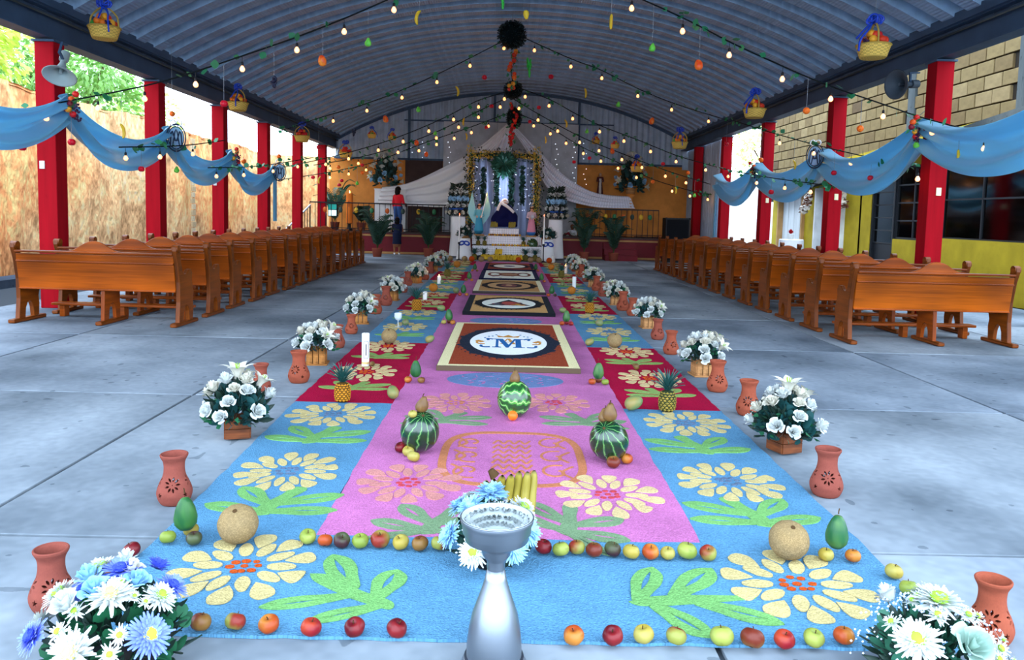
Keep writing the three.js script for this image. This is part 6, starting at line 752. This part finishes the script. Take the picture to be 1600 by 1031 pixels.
// fruit on the steps
{ const r = rng(15); const row = (px0, px1, n, y, z, label, cols) => { for (let i = 0; i < n; i++) { const x = atZ(px0 + (px1 - px0) * i / (n - 1), 380, z).x; const o = thing('apple', label, 'apple', V(x, y + 0.035, -z + (r() - 0.5) * 0.05), 0, label); mesh('skin', gOrange, M(cols[i % cols.length], 0.5), o); mesh('stem', gStem, mStem, o); } };
  row(764, 812, 12, tier2.y, 26.0, 'golden fruit in the row on the middle altar step', ['#b8862c', '#8a5a24', '#c89a3a']); row(770, 826, 14, tier1.y, 25.5, 'yellow fruit in the row on the lowest altar step', ['#c8941c', '#a8701c', '#b8a03a']);
  bananaBunch(V(atZ(772, 357, 26.3).x, tier3.y, -26.2), 6, 'small green banana bunch at the left foot of the navy figure', 0.2, 1.3); bananaBunch(V(atZ(800, 357, 26.3).x, tier3.y, -26.2), 6, 'small green banana bunch at the right foot of the navy figure', -0.2, 1.3);
  const names = ['far left', 'second from left', 'third from left', 'middle', 'third from right', 'second from right', 'far right']; for (let i = 0; i < 7; i++) bananaBunch(V(atZ(757 + i * 9, 405, 24.95).x, 0.012, -24.95 + (i % 2) * 0.12), 7, `banana bunch in the pile before the altar, ${names[i]}`, (i - 3) * 0.16, 1.15, 'banana pile before the altar', gBanana); bananaBunch(V(atZ(779, 395, 24.95).x, 0.17, -25.0), 6, 'upright banana bunch on top of the pile before the altar', 0.1, 1.25, 'banana pile before the altar', gBanana);
  [[703, 'leftmost'], [726, 'second'], [737, 'third'], [752, 'fourth'], [766, 'fifth'], [810, 'sixth'], [829, 'seventh'], [842, 'eighth'], [858, 'ninth']].forEach(([px, n], i) => melon(px, 410 + (px - 790) * 0.02, 4.6, `${i % 3 === 2 ? 'orange' : 'brownish'} melon in the row at the altar front, ${n} from the left`, i % 3 === 2 ? M('#d8622a', 0.8, { map: tNet }) : mNet));
  for (const [px, l] of [[741, 'left front'], [756, 'left rear'], [821, 'right rear'], [836, 'right front']]) pineapple(px, 407, 22, `dark pineapple before the lowest altar step, ${l}`, gPineGreen).position.set(atZ(px, 407, 25).x, 0.001, -25.08); for (const [px, l] of [[747, 'left end'], [757, 'left, beside the fruit row'], [818, 'right, beside the watermelon']]) { const o = pineapple(px, 407, 18, `dark pineapple standing on the lowest altar step, ${l}`, gPineGreen); o.position.set(atZ(px, 380, 25.55).x, tier1.y, -25.6); }
  const wm = watermelon(831, 380, 11, 9, 'dark watermelon on the lowest altar step at right', mW2, 0.3, 1.4); wm.position.set(atZ(832, 380, 25.6).x, tier1.y + 0.09, -25.6); wm.userData.group = 'watermelon on the altar';
}
// bodies from smooth-joined capsules
function sdf(bones, lo, hi, res = 40) {
  const mc = new MarchingCubes(res, mDark, false, false, 60000), c = lo.clone().add(hi).multiplyScalar(0.5), half = hi.clone().sub(lo).multiplyScalar(0.5), H = Math.max(half.x, half.y, half.z) * 1.08; mc.isolation = 0;
  const p = V(0, 0, 0), ab = V(0, 0, 0), ap = V(0, 0, 0), N = mc.size; mc.reset();
  const B = bones.map(([a, b, ra, rb, flat = 1]) => ({ a: V(...a), b: V(...b), ra, rb, flat }));
  for (let z = 0; z < N; z++) for (let y = 0; y < N; y++) for (let x = 0; x < N; x++) { p.set((x - N / 2) / (N / 2) * H + c.x, (y - N / 2) / (N / 2) * H + c.y, (z - N / 2) / (N / 2) * H + c.z); let d = 9; for (const o of B) { ab.subVectors(o.b, o.a); ap.subVectors(p, o.a); const t = Math.max(0, Math.min(1, ap.dot(ab) / Math.max(1e-9, ab.lengthSq()))), q = ap.addScaledVector(ab, -t); q.z /= o.flat; const e = q.length() - (o.ra + (o.rb - o.ra) * t), k = 0.03, h = Math.max(k - Math.abs(d - e), 0) / k; d = Math.min(d, e) - h * h * k * 0.25; } mc.field[x + y * N + z * N * N] = -d; }
  mc.update(); const n = mc.count, g = new THREE.BufferGeometry(), pa = mc.positionArray.slice(0, n * 3), na = mc.normalArray.slice(0, n * 3); for (let i = 0; i < n; i++) { pa[i * 3] = pa[i * 3] * H + c.x; pa[i * 3 + 1] = pa[i * 3 + 1] * H + c.y; pa[i * 3 + 2] = pa[i * 3 + 2] * H + c.z; } g.setAttribute('position', new THREE.BufferAttribute(pa, 3)); g.setAttribute('normal', new THREE.BufferAttribute(na, 3)); g.computeVertexNormals(); return g;
}
const hand = (x, y, z, s, dz = -1) => [[[x, y, z], [x, y - 0.05 * s, z + 0.01 * dz], 0.026 * s, 0.03 * s], ...[-0.02, -0.007, 0.007, 0.02].map((o, i) => [[x + o * s, y - 0.07 * s, z], [x + o * s, y - (0.11 + (i === 1 || i === 2 ? 0.012 : 0)) * s, z + 0.018 * dz * s], 0.0095 * s, 0.008 * s]), [[x + 0.025 * s, y - 0.03 * s, z], [x + 0.045 * s, y - 0.07 * s, z + 0.01 * dz], 0.01 * s, 0.009 * s]];
function colorZones(g, f) { return paint(g, (v) => lin(f(v))); }
const mSkinVC = mVC(0.7);
function person(name, label, p, turn, H, bones, zones, hairGeo, hairColor, extra) { const o = thing(name, label, 'person', p, turn); const s = H / 1.7; o.scale.setScalar(s); const ys = bones.flatMap((b) => [b[0][1], b[1][1]]); const g = sdf(bones, V(-0.55, Math.min(...ys) - 0.15, -0.55), V(0.55, Math.max(...ys) + 0.2, 0.55), 84); mesh('body', colorZones(g, zones), mSkinVC, o); mesh('hair', hairGeo, M(hairColor, 0.8), o); extra?.(o); return o; }
const headBones = (x, y, z) => [[[x, y - 0.06, z + 0.01], [x, y + 0.05, z], 0.072, 0.098], [[x, y - 0.09, z + 0.05], [x, y - 0.03, z + 0.06], 0.04, 0.05], [[x, y, z + 0.1], [x, y - 0.03, z + 0.112], 0.012, 0.018], [[x, y - 0.22, z - 0.01], [x, y - 0.08, z], 0.055, 0.05], [[x - 0.095, y, z], [x - 0.098, y - 0.03, z], 0.02, 0.016], [[x + 0.095, y, z], [x + 0.098, y - 0.03, z], 0.02, 0.016]];
const faceParts = (o, x, y, z) => { mesh('eyes', [ball(0.014, x - 0.035, y + 0.01, z + 0.088, 8), ball(0.014, x + 0.035, y + 0.01, z + 0.088, 8)], M('#20160f', 0.4), o); mesh('mouth', put(new THREE.SphereGeometry(0.02, 10, 6), x, y - 0.06, z + 0.094, 0, 0, 0, [1, 0.3, 0.4]), M('#9a4a40', 0.5), o); };
const stand = (armL, armR) => [[[-0.1, 0.92, 0], [-0.11, 0.5, 0.01], 0.105, 0.07], [[-0.11, 0.5, 0.01], [-0.11, 0.1, -0.02], 0.068, 0.04], [[-0.11, 0.05, -0.02], [-0.12, 0.035, 0.13], 0.045, 0.035], [[0.1, 0.92, 0], [0.11, 0.5, 0.01], 0.105, 0.07], [[0.11, 0.5, 0.01], [0.11, 0.1, -0.02], 0.068, 0.04], [[0.11, 0.05, -0.02], [0.12, 0.035, 0.13], 0.045, 0.035], [[-0.08, 0.95, 0], [0.08, 0.95, 0], 0.125, 0.125, 0.8], [[0, 0.98, 0], [0, 1.3, 0], 0.15, 0.17, 0.72], [[-0.15, 1.37, 0], [0.15, 1.37, 0], 0.075, 0.075], ...armL, ...armR];
const hangArm = (s) => [[[s * 0.2, 1.36, 0], [s * 0.26, 1.08, 0.0], 0.058, 0.046], [[s * 0.26, 1.08, 0], [s * 0.27, 0.82, 0.07], 0.042, 0.03], ...hand(s * 0.27, 0.79, 0.08, 1, 1)], foreArm = (s) => [[[s * 0.2, 1.36, 0], [s * 0.25, 1.1, 0.04], 0.058, 0.046], [[s * 0.25, 1.1, 0.04], [s * 0.12, 1.06, 0.3], 0.042, 0.03], ...hand(s * 0.1, 1.09, 0.32, 1, 1)];
const hairCap = (long) => mg([put(new THREE.SphereGeometry(0.118, 20, 14, 0, 6.283, 0, 1.75), 0, 1.62, -0.012), ...(long ? [put(new THREE.SphereGeometry(0.115, 18, 12), 0, 1.53, -0.045, 0, 0, 0, [1, 1.35, 0.75])] : [put(new THREE.SphereGeometry(0.112, 16, 10), 0, 1.585, -0.025, 0, 0, 0, [1, 0.9, 0.9])])]);
{ // child in navy with her back to the hall, adult in red on the stage, helper with flowers
  const g1 = ground(620, 398); person('person', 'child in a dark navy dress standing before the stage with back turned', g1, Math.PI + 0.1, 1.26, [...stand(foreArm(-1), foreArm(1)), [[0, 0.95, 0], [0, 0.55, 0], 0.16, 0.2, 0.8], ...headBones(0, 1.6, 0)], (v) => v.y > 1.43 ? '#8a5a40' : v.y > 0.5 && (Math.abs(v.x) < 0.24) ? '#1c2440' : v.y < 0.09 ? '#e6e6e6' : '#8a5a40', hairCap(true), '#120f10', (o) => { faceParts(o, 0, 1.6, 0); mesh('dress_skirt', lathe([[0.15, 1.0], [0.17, 0.85], [0.215, 0.52], [0.205, 0.52], [0.16, 0.86]], 24), M('#1a2238', 0.85), o); });
  const p2 = V(atZ(622, 320, 27.75).x, 0.77, -27.75); person('person', 'person in a red shirt and blue jeans behind the stage railing', p2, Math.PI * 0.8, 1.55, [...stand(foreArm(-1), hangArm(1)), ...headBones(0, 1.6, 0)], (v) => v.y > 1.43 ? '#7a4c36' : v.y > 0.98 && !(v.z > 0.26) ? '#c8202c' : v.y < 0.09 ? '#22252a' : v.y < 0.98 && Math.abs(v.x) < 0.235 ? '#37568c' : '#7a4c36', hairCap(true), '#14100f', (o) => faceParts(o, 0, 1.6, 0));
  const p3 = ground(893, 401); person('person', 'helper in a white shirt and beige trousers carrying red and white flowers', p3, -0.5, 1.15, [...stand(foreArm(-1), foreArm(1)), ...headBones(0, 1.6, 0.03)], (v) => v.y > 1.43 ? '#6e4632' : v.y > 0.98 && !(v.z > 0.26) ? '#e4eaf4' : v.y < 0.09 ? '#30302c' : v.y < 0.98 ? '#9a8670' : '#6e4632', hairCap(false), '#14100f', (o) => faceParts(o, 0, 1.6, 0.03));
  const f = thing('flower_bouquet', 'armful of red and white flowers held by the helper beside the altar', 'bouquet', p3.clone().add(V(-0.18, 0.64, 0.34))); bouquet(f, V(0, 0.02, 0), 0.26, 0.2, Array.from({ length: 16 }, (_, i) => ['rose', i * 3.5804, (i * 0.7549) % 1, 1.5]), 60, 9, [mDeep, leafMat('#a01c2c', 0.05)], 0.1); mesh('wrapping', lathe([[0.03, -0.14], [0.12, -0.02], [0.18, 0.04], [0.17, 0.04], [0.1, -0.02]], 16), M('#b01c30', 0.6), f);
}
// statues on the altar
function statue(name, label, px, pyTop, pyBase, z, robe, top, robe2, extra, base = tier2.y) { const a = atZ(px, pyBase, z), h = atZ(px, pyTop, z).y - a.y, s = h / 1.72, o = thing(name, label, 'statue', V(a.x, base, -z)); o.scale.setScalar(s * (a.y - base + h) / h); const bones = [[[0, 0.29, 0], [0, 0.9, 0], 0.26, 0.17, 0.8], [[0, 0.9, 0], [0, 1.3, 0], 0.15, 0.17, 0.75], [[-0.14, 1.36, 0], [0.14, 1.36, 0], 0.08, 0.08], ...foreArm(-1), ...foreArm(1), ...headBones(0, 1.6, 0)]; mesh('body', colorZones(sdf(bones, V(-0.5, -0.15, -0.5), V(0.5, 1.8, 0.5), 70), (v) => v.y > 1.43 ? '#c99a7c' : v.z > 0.25 && v.y > 0.95 ? '#c99a7c' : v.y > 0.98 ? top : v.y < 0.28 ? robe2 : robe), mVC(0.5), o); mesh('hair', hairCap(false), M('#3a2418', 0.7), o); faceParts(o, 0, 1.6, 0); mesh('plinth', cyl(0.3, 0.32, 0.08, 0, 0.03, 0, 20), mCream, o); extra?.(o); return o; }
statue('angel_statue', 'angel statue in teal robe with raised pale wing, left of the navy figure', 748, 319, 362, 25.95, '#2b8aa8', '#5aa8b8', '#1c6a8a', (o) => { const wing = (s, t) => grid(6, 12, (u, v) => V(s * (0.12 + u * 0.34 * Math.sin(v * 2.6 + 0.3) + v * 0.3), 1.1 + v * 1.35 - u * 0.5, -0.16 - 0.05 * u), 0.012); mesh('wing', wing(-1), P('#8ec8cc', 0.7), o); mesh('wing', wing(1), P('#8ec8cc', 0.7), o); mesh('candle_torch', [rod(V(0.14, 1.0, 0.34), V(0.4, 2.2, 0.3), 0.03)], mWax, o); mesh('flame', put(gFlame.clone(), 0.4, 2.2, 0.3, 0, 0, 0, 3), mFlame, o); lamp(o, 0.4, 2.26, 0.3, 0.4); });
statue('child_statue', 'small saint statue in pink robe holding a white ball, right of the navy figure', 830, 323, 364, 25.95, '#c07a90', '#b8a0a8', '#2a6ab0', (o) => { mesh('white_ball', ball(0.11, 0.05, 1.15, 0.34, 14), mBerry, o); });
{ // navy cloaked figure
  const z = 26.55, a = atZ(788, 357, z), o = thing('virgin_statue', 'reclining statue under a wide navy blue cloak with white veil at the altar centre', 'statue', V(a.x, tier3.y + 0.085, -26.4)); const w = atZ(808, 357, z).x - a.x, h = atZ(788, 318, z).y - tier3.y;
  mesh('cloak', sdf([[[-w * 0.6, 0.12, 0], [w * 0.6, 0.12, 0], 0.2, 0.2], [[-w * 0.55, 0.22, 0], [0, h * 0.55, 0], 0.2, 0.26], [[w * 0.6, 0.25, 0], [0.05, h * 0.6, 0], 0.2, 0.24], [[0, h * 0.5, 0], [0.02, h * 0.8, 0], 0.22, 0.1], [[-w * 0.9, 0.1, 0.05], [-w * 0.5, 0.3, 0], 0.12, 0.16], [[w * 0.9, 0.1, 0.05], [w * 0.5, 0.3, 0], 0.12, 0.16]], V(-w, 0, -0.4), V(w, h, 0.4), 60), M('#151a52', 0.7, { map: tWeave }), o);
  mesh('head', sdf(headBones(0, 0, 0).map(([p, q, ra, rb]) => [p.map((c, i) => c * 0.9 + [0, h * 0.93, 0.1][i]), q.map((c, i) => c * 0.9 + [0, h * 0.93, 0.1][i]), ra * 0.9, rb * 0.9]), V(-0.2, h * 0.7, -0.15), V(0.2, h * 1.1, 0.3), 40), M('#c79a80', 0.6), o); mesh('veil', mg([put(new THREE.SphereGeometry(0.135, 18, 12, 0, 6.283, 0, 1.7), 0, h * 0.94, 0.06), tube([[-0.1, h * 0.9, 0.14], [0.02, h * 0.82, 0.2], [0.2, h * 0.66, 0.2], [0.3, h * 0.55, 0.16]], 0.05, 14, 8), tube([[-0.12, h * 0.95, 0.1], [-0.18, h * 0.8, 0.14], [-0.24, h * 0.6, 0.16]], 0.045, 12, 8)]), mCloth, o); }
// flower columns on draped stands, side stools with bows, tall candles
function flowerColumn(px, pyTop, pyMid, pyBase, z, label) { const t = atZ(px, pyTop, z), m = atZ(px, pyMid, z), b = V(t.x, 0, -z), o = thing('draped_pedestal', 'white draped pedestal under the ' + label, 'pedestal', b), H = m.y; mesh('cloth', lathe([[0.001, H], [0.22, H], [0.235, H - 0.03], [0.25, H * 0.5], [0.3, 0.05], [0.29, 0.05], [0.24, H * 0.5], [0.2, H - 0.05]], 30), mCloth, o);
  const f = thing('flower_column', label, 'flowers', V(b.x, H, -z), 0, 'tall flower columns beside the altar'); const h = t.y - m.y; stuff(mesh('foliage', leaves(520, px, (q) => { const a = q() * 6.283, y = q() * h, R = 0.26 * (1 - 0.45 * y / h); return [V(Math.cos(a) * R, y, Math.sin(a) * R), V(Math.cos(a), 0.5, Math.sin(a))]; }, 0.16, gLongLeaf), mDeep, f)); for (let k = 0; k < 4; k++) for (let i = 0; i < 11; i++) { const a = i / 11 * 6.283 + k, R = 0.37 * (1 - 0.12 * k); bloom(k % 2 ? 'rose' : k ? 'mumSky' : 'roseCream', f, V(Math.cos(a) * R, h * (0.12 + k * 0.22), Math.sin(a) * R), V(Math.cos(a), 0.3, Math.sin(a)), 2.0); } mesh('blue_ribbon', put(new THREE.TorusGeometry(0.28, 0.035, 6, 30), 0, h * 0.24, 0, Math.PI / 2), M('#1c4a9a', 0.5), f); }
flowerColumn(717, 289, 338, 385, 26.55, 'tall column of white and blue flowers left of the altar'); flowerColumn(870, 294, 343, 370, 26.55, 'tall column of white and yellow flowers right of the altar');
function stool(px, pyTop, z, label) { const t = atZ(px, pyTop, z), o = thing('draped_stool', `white cloth covered stool with blue bow ${label}`, 'stool', V(t.x, 0, -z), 0, 'draped stools before the altar'), H = t.y; mesh('cloth', lathe([[0.001, H], [0.17, H], [0.185, H - 0.02], [0.2, H * 0.6], [0.27, 0.02], [0.26, 0.02], [0.18, H * 0.6], [0.16, H - 0.03]], 14), mCloth, o); mesh('bow', [put(new THREE.TorusGeometry(0.07, 0.025, 6, 14), -0.08, H * 0.78, 0.2, 0, 0, 0.4, [1.2, 0.8, 1]), put(new THREE.TorusGeometry(0.07, 0.025, 6, 14), 0.08, H * 0.78, 0.2, 0, 0, -0.4, [1.2, 0.8, 1]), ball(0.035, 0, H * 0.78, 0.22, 10)], M('#1c3fa0', 0.5), o);
  const f = thing('flower_bouquet', `white flowers on the draped stool ${label}`, 'bouquet', V(t.x, H, -z), 0, 'white bouquets on the stools'); mesh('bowl', lathe([[0.001, 0], [0.08, 0], [0.12, 0.08], [0.11, 0.08], [0.001, 0.02]], 16), mCream, f); bouquet(f, V(0, 0.08, 0), 0.25, 0.27, Array.from({ length: 13 }, (_, i) => ['rose', i * 3.5804, (i * 0.7549) % 1, 1.4]), 150, px, [mDeep, mEuca], 0.11);
  const c = thing('tall_candle', `tall thin lit candle in a holder ${label}`, 'candle', V(t.x - 0.15, 0, -z + 0.4), 0, 'tall candles before the altar'), top = atZ(px, px < 790 ? 336 : 338, z - 0.3).y; mesh('wax', cyl(0.02, 0.024, top - 0.55, 0, (top + 0.55) / 2, 0, 12), mWax, c); mesh('holder', lathe([[0.001, 0], [0.09, 0], [0.085, 0.02], [0.018, 0.05], [0.016, 0.5], [0.045, 0.54], [0.03, 0.58], [0.001, 0.56]], 16), mDark, c); mesh('flame', put(gFlame.clone(), 0, top, 0, 0, 0, 0, 1.6), M('#ff6a4a', 1, { emissive: '#ff5a30', emissiveIntensity: 8 }), c); lamp(c, 0, top + 0.03, 0, 0.3, '#ff9050'); }
stool(726, 372, 25.2, 'at the left altar corner'); stool(856, 374, 25.2, 'at the right altar corner');

// ---------------------------------------------------------------- stage furnishings
{ // railings
  const rail = (px0, px1, label, n) => { const z = 27.45, a = atZ(px0, 317, z), b = atZ(px1, 317, z), o = thing('stage_railing', label, 'railing', V(0, 0.77, -z), 0, 'black railings along the stage front'); const H = 0.97; mesh('top_rail', [box(b.x - a.x, 0.04, 0.05, (a.x + b.x) / 2, H, 0), box(b.x - a.x, 0.025, 0.03, (a.x + b.x) / 2, 0.1, 0)], mBlackIron, o); for (let i = 0; i <= n; i++) mesh('baluster', box(0.018, H, 0.018, a.x + (b.x - a.x) * i / n, H / 2, 0), mBlackIron, o); for (let i = 1; i < 9; i++) mesh('round_ornament', put(new THREE.SphereGeometry(0.09, 12, 9), a.x + (b.x - a.x) * i / 9, H - 0.25, 0.04, 0, 0, 0, [0.8, 1.1, 0.6]), [M('#2c6a44', 0.6), M('#b8541c', 0.5), M('#2a3a34', 0.6), M('#c8a02c', 0.5)][i % 4], o); };
  rail(484, 703, 'black iron railing with fruit ornaments on the left half of the stage', 26); rail(905, 1030, 'black iron railing on the right half of the stage', 15);
  const s0 = atZ(447, 358, 26.4), s1 = atZ(485, 320, 27.2), o = thing('stair_handrail', 'sloping pale metal handrail with balusters beside the stage stairs', 'handrail', V(0, 0, 0)); mesh('rail', rod(s0, s1, 0.03, 8), M('#b8c0c8', 0.35, { metalness: 0.6 }), o); for (let i = 0; i < 9; i++) { const p = s0.clone().lerp(s1, i / 8); mesh('baluster', rod(p, V(p.x, Math.max(0.02, p.y - 0.85), p.z), 0.012), mBlackIron, o); }
}
// potted palms
function palm(p, h, R, n, label, seed, m) { const o = thing('potted_palm', label, 'plant', p, 0, 'potted palms round the stage'); mesh('pot', lathe([[0.001, 0], [0.13, 0], [0.17, 0.26], [0.18, 0.28], [0.15, 0.28], [0.001, 0.24]], 18), mClay[0], o); const r = rng(seed), fr = [], st = []; for (let i = 0; i < n; i++) { const a = i * 2.4, l = R * (0.7 + 0.4 * r()), up = h * (0.55 + 0.5 * r()), pts = []; for (let k = 0; k <= 8; k++) { const t = k / 8; pts.push(V(Math.cos(a) * l * t * (0.5 + 0.5 * t), 0.26 + up * Math.sin(t * 1.9) / Math.sin(1.57), Math.sin(a) * l * t * (0.5 + 0.5 * t))); } const c = curve(pts); st.push(new THREE.TubeGeometry(c, 8, 0.008, 4)); for (let k = 2; k < 22; k++) { const t = k / 22, q = c.getPoint(t), d = c.getTangent(t); for (const s of [-1, 1]) { const side = V(-Math.sin(a) * s, -0.25, Math.cos(a) * s).add(d.clone().multiplyScalar(0.8)).normalize(), g = gLongLeaf.clone(), L = 0.26 * Math.sin(Math.PI * (0.15 + 0.8 * t)); g.applyMatrix4(new THREE.Matrix4().compose(q, new THREE.Quaternion().setFromUnitVectors(V(0, 1, 0), side), V(L * 0.4, L, L * 0.4))); fr.push(g); } } } stuff(mesh('fronds', fr, m, o)); mesh('stems', st, M('#3a4a28', 0.8), o); }
const mPalm = leafMat('#123c2c', 0.08), mPalm2 = leafMat('#1f5a48', 0.12);
palm(V(atZ(588, 380, 25.4).x, 0, -25.6), 1.2, 0.75, 20, 'drooping dark potted palm at the end of the left pews', 1, mPalm); palm(V(atZ(670, 395, 26.6).x, 0, -26.45), 1.25, 0.62, 18, 'dark potted palm before the stage left of the altar', 2, mPalm); palm(V(atZ(912, 395, 26.6).x, 0, -26.5), 1.5, 0.6, 16, 'bushy potted palm before the stage behind the helper', 3, mPalm); palm(V(atZ(958, 395, 26.6).x, 0, -26.5), 1.2, 0.6, 14, 'dark potted plant before the right stage railing', 4, mPalm); palm(V(atZ(520, 330, 28.4).x, 0.77, -28.75), 1.5, 0.8, 14, 'tall teal palm in the back left corner of the stage', 5, mPalm2); palm(V(atZ(564, 330, 28.6).x, 0.77, -28.7), 0.6, 0.45, 12, 'low dark plant behind the left railing', 6, mPalm);
// tables, arrangements, paschal candle, speaker, small lantern, wall figure
{ let a = atZ(601, 295, 28.4), o = thing('side_table', 'white cloth covered table behind the left railing', 'table', V(a.x + 0.25, 0.77, -28.4)); mesh('cloth', box(1.1, a.y - 0.8, 0.7, 0, (a.y - 0.8) / 2, 0), mCloth, o); mesh('table_edge', rbox(1.14, 0.03, 0.74, 0.01, 0, a.y - 0.79, 0), mCloth, o);
  const big = (px, pyB, pyT, z, y0, label, seed) => { const b = atZ(px, pyB, z), h = atZ(px, pyT, z).y - y0, f = thing('flower_arrangement', label, 'flowers', V(b.x, y0, -z), 0, 'large arrangements on the stage'); mesh('wooden_vase', lathe([[0.001, 0], [0.16, 0], [0.18, 0.22], [0.17, 0.22], [0.001, 0.18]], 16), mCrate[2], f); bouquet(f, V(0, 0.26, 0), 0.48, h - 0.26, Array.from({ length: 42 }, (_, i) => [i % 5 === 0 ? 'lily' : i % 4 ? 'rose' : 'roseBlue', i * 3.5804, (i * 0.7549) % 1, 2.7]), 200, seed, [mDeep, mEuca], 0.2); };
  big(602, 292, 240, 28.4, a.y - 0.0 + 0.0, 'large white and blue flower arrangement on the left stage table', 31);
  const ped = atZ(985, 303, 28.6), q = thing('pedestal', 'slim wooden pedestal behind the right railing', 'pedestal', V(ped.x, 0.77, -28.6)); mesh('shaft', lathe([[0.001, 0], [0.2, 0], [0.18, 0.05], [0.09, 0.1], [0.08, ped.y - 0.9], [0.16, ped.y - 0.83], [0.18, ped.y - 0.77], [0.001, ped.y - 0.77]], 18), mOrangeDeep, q); big(985, 300, 245, 28.6, ped.y, 'large pointed arrangement of white and yellow flowers on the right pedestal', 37);
  const pc = atZ(546, 345, 28), c = thing('paschal_candle', 'tall orange paschal candle standing behind the left railing', 'candle', V(pc.x, 0.77, -28)); const top = atZ(546, 302, 28).y - 0.77; mesh('wax', cyl(0.12, 0.12, top - 0.25, 0, (top + 0.25) / 2, 0, 18), M('#d8701c', 0.6), c); mesh('ornament', [box(0.02, 0.22, 0.02, 0, top * 0.72, 0.12), box(0.12, 0.02, 0.02, 0, top * 0.76, 0.12)], M('#7a1c1c', 0.6), c); mesh('stand', lathe([[0.001, 0], [0.2, 0], [0.18, 0.04], [0.06, 0.08], [0.05, 0.22], [0.13, 0.27], [0.001, 0.27]], 18), mBlackIron, c); mesh('flame', put(gFlame.clone(), 0, top, 0, 0, 0, 0, 3), mFlame, c); lamp(c, 0, top + 0.05, 0, 0.3);
  const sp = atZ(1057, 352, 26.6), k = thing('loudspeaker_cabinet', 'large black loudspeaker cabinet in the back right corner', 'loudspeaker', V(sp.x, 0, -26.7)); mesh('cabinet', rbox(0.8, 1.5, 0.6, 0.02, 0, 0.75, 0), mDark, k); mesh('grille', box(0.7, 1.36, 0.02, 0, 0.76, 0.31), M('#101216', 0.9), k); mesh('corner_cap', [box(0.06, 0.06, 0.06, -0.39, 1.48, 0.3), box(0.06, 0.06, 0.06, 0.39, 1.48, 0.3)], mBlackIron, k);
  const ln = atZ(520, 328, 27.9), lt = thing('display_screen', 'small glowing teal and white display behind the left railing', 'screen', V(ln.x, 0.77, -27.9)); mesh('stand', [cyl(0.02, 0.02, ln.y - 0.95, 0, (ln.y - 0.95) / 2, 0, 8), cyl(0.15, 0.15, 0.02, 0, 0.01, 0, 16)], mBlackIron, lt); mesh('housing', rbox(0.34, 0.46, 0.05, 0.01, 0, ln.y - 0.77, 0), mDark, lt); mesh('screen', box(0.3, 0.2, 0.004, 0, ln.y - 0.87, 0.028), M('#cfe8e8', 0.4, { emissive: '#bfe6e6', emissiveIntensity: 0.8 }), lt); mesh('screen_header', box(0.3, 0.18, 0.004, 0, ln.y - 0.66, 0.028), M('#1c8a80', 0.4, { emissive: '#1c8a80', emissiveIntensity: 0.5 }), lt); lamp(lt, 0, ln.y - 0.85, 0.1, 0.05, '#cfeeee');
  const st = atZ(937, 305, 29.3), wf = thing('saint_statue', 'small dark robed saint statue before the deep orange wall', 'statue', V(st.x, 0.77, -29.3)), hs = atZ(937, 270, 29.3).y - st.y; mesh('tall_plinth', rbox(0.5, st.y - 0.77, 0.4, 0.02, 0, (st.y - 0.77) / 2, 0), mOrangeDeep, wf); const bd = mesh('body', colorZones(sdf([[[0, 0.12, 0], [0, 0.9, 0], 0.26, 0.17, 0.8], [[0, 0.9, 0], [0, 1.3, 0], 0.15, 0.17, 0.75], [[-0.14, 1.36, 0], [0.14, 1.36, 0], 0.08, 0.08], ...foreArm(-1), ...foreArm(1), ...headBones(0, 1.6, 0)], V(-0.5, -0.15, -0.5), V(0.5, 1.8, 0.5), 60), (v) => v.y > 1.43 ? '#b08a70' : Math.abs(v.x) < 0.1 && v.y < 1.3 ? '#b8b0a8' : '#4a1c20'), mVC(0.6), wf); bd.scale.setScalar(hs / 1.75); bd.position.y = st.y - 0.77; }

// things before the yellow building
{ const cols = [M('#5a3426', 0.8), M('#e6ded2', 0.8), M('#7a4a30', 0.8)];
  const wreath = (pts, label, seed) => { const o = thing('door_garland', label, 'garland', V(0, 0, 0), 0, 'dried flower garlands on the door posts'), r = rng(seed), c = curve(pts.map(([x, y]) => atX(x, y, 9.3))); cols.forEach((m, k) => stuff(mesh(['dried_flowers', 'white_flowers', 'brown_leaves'][k], leaves(70, seed + k, (q) => [c.getPoint(q()).add(V((q() - 0.5) * 0.16, (q() - 0.5) * 0.16, (q() - 0.5) * 0.2)), V(-1, q() - 0.5, q() - 0.5)], 0.13, k === 1 ? gRoundLeaf : gLongLeaf), m, o))); mesh('cord', new THREE.TubeGeometry(c, 16, 0.015, 5), cols[0], o); };
  wreath([[1267, 300], [1266, 314], [1262, 324], [1256, 330]], 'dried flower garland on the pale post left of the second right column', 51); wreath([[1304, 290], [1313, 300], [1318, 312], [1322, 322]], 'brown and white flower garland at the open doorway', 52);
  const t = thing('white_table', 'small white clothed table with a red flower before the white door', 'table', V(8.55, 0, -23.6)); mesh('cloth', lathe([[0.001, 0.95], [0.34, 0.95], [0.36, 0.93], [0.4, 0.05], [0.39, 0.05], [0.33, 0.92]], 18), mCloth, t);
  const f = thing('potted_flower', 'red flower in a white pot on the small white table', 'flowers', V(8.5, 0.95, -23.55)); mesh('pot', lathe([[0.001, 0], [0.08, 0], [0.11, 0.16], [0.1, 0.16], [0.001, 0.12]], 16), mWhitePaint, f); mesh('red_bloom', put(roseGeo(0.09, 4), 0, 0.17, 0), M('#b01c20', 0.7), f); }

renderer.render(scene, camera);
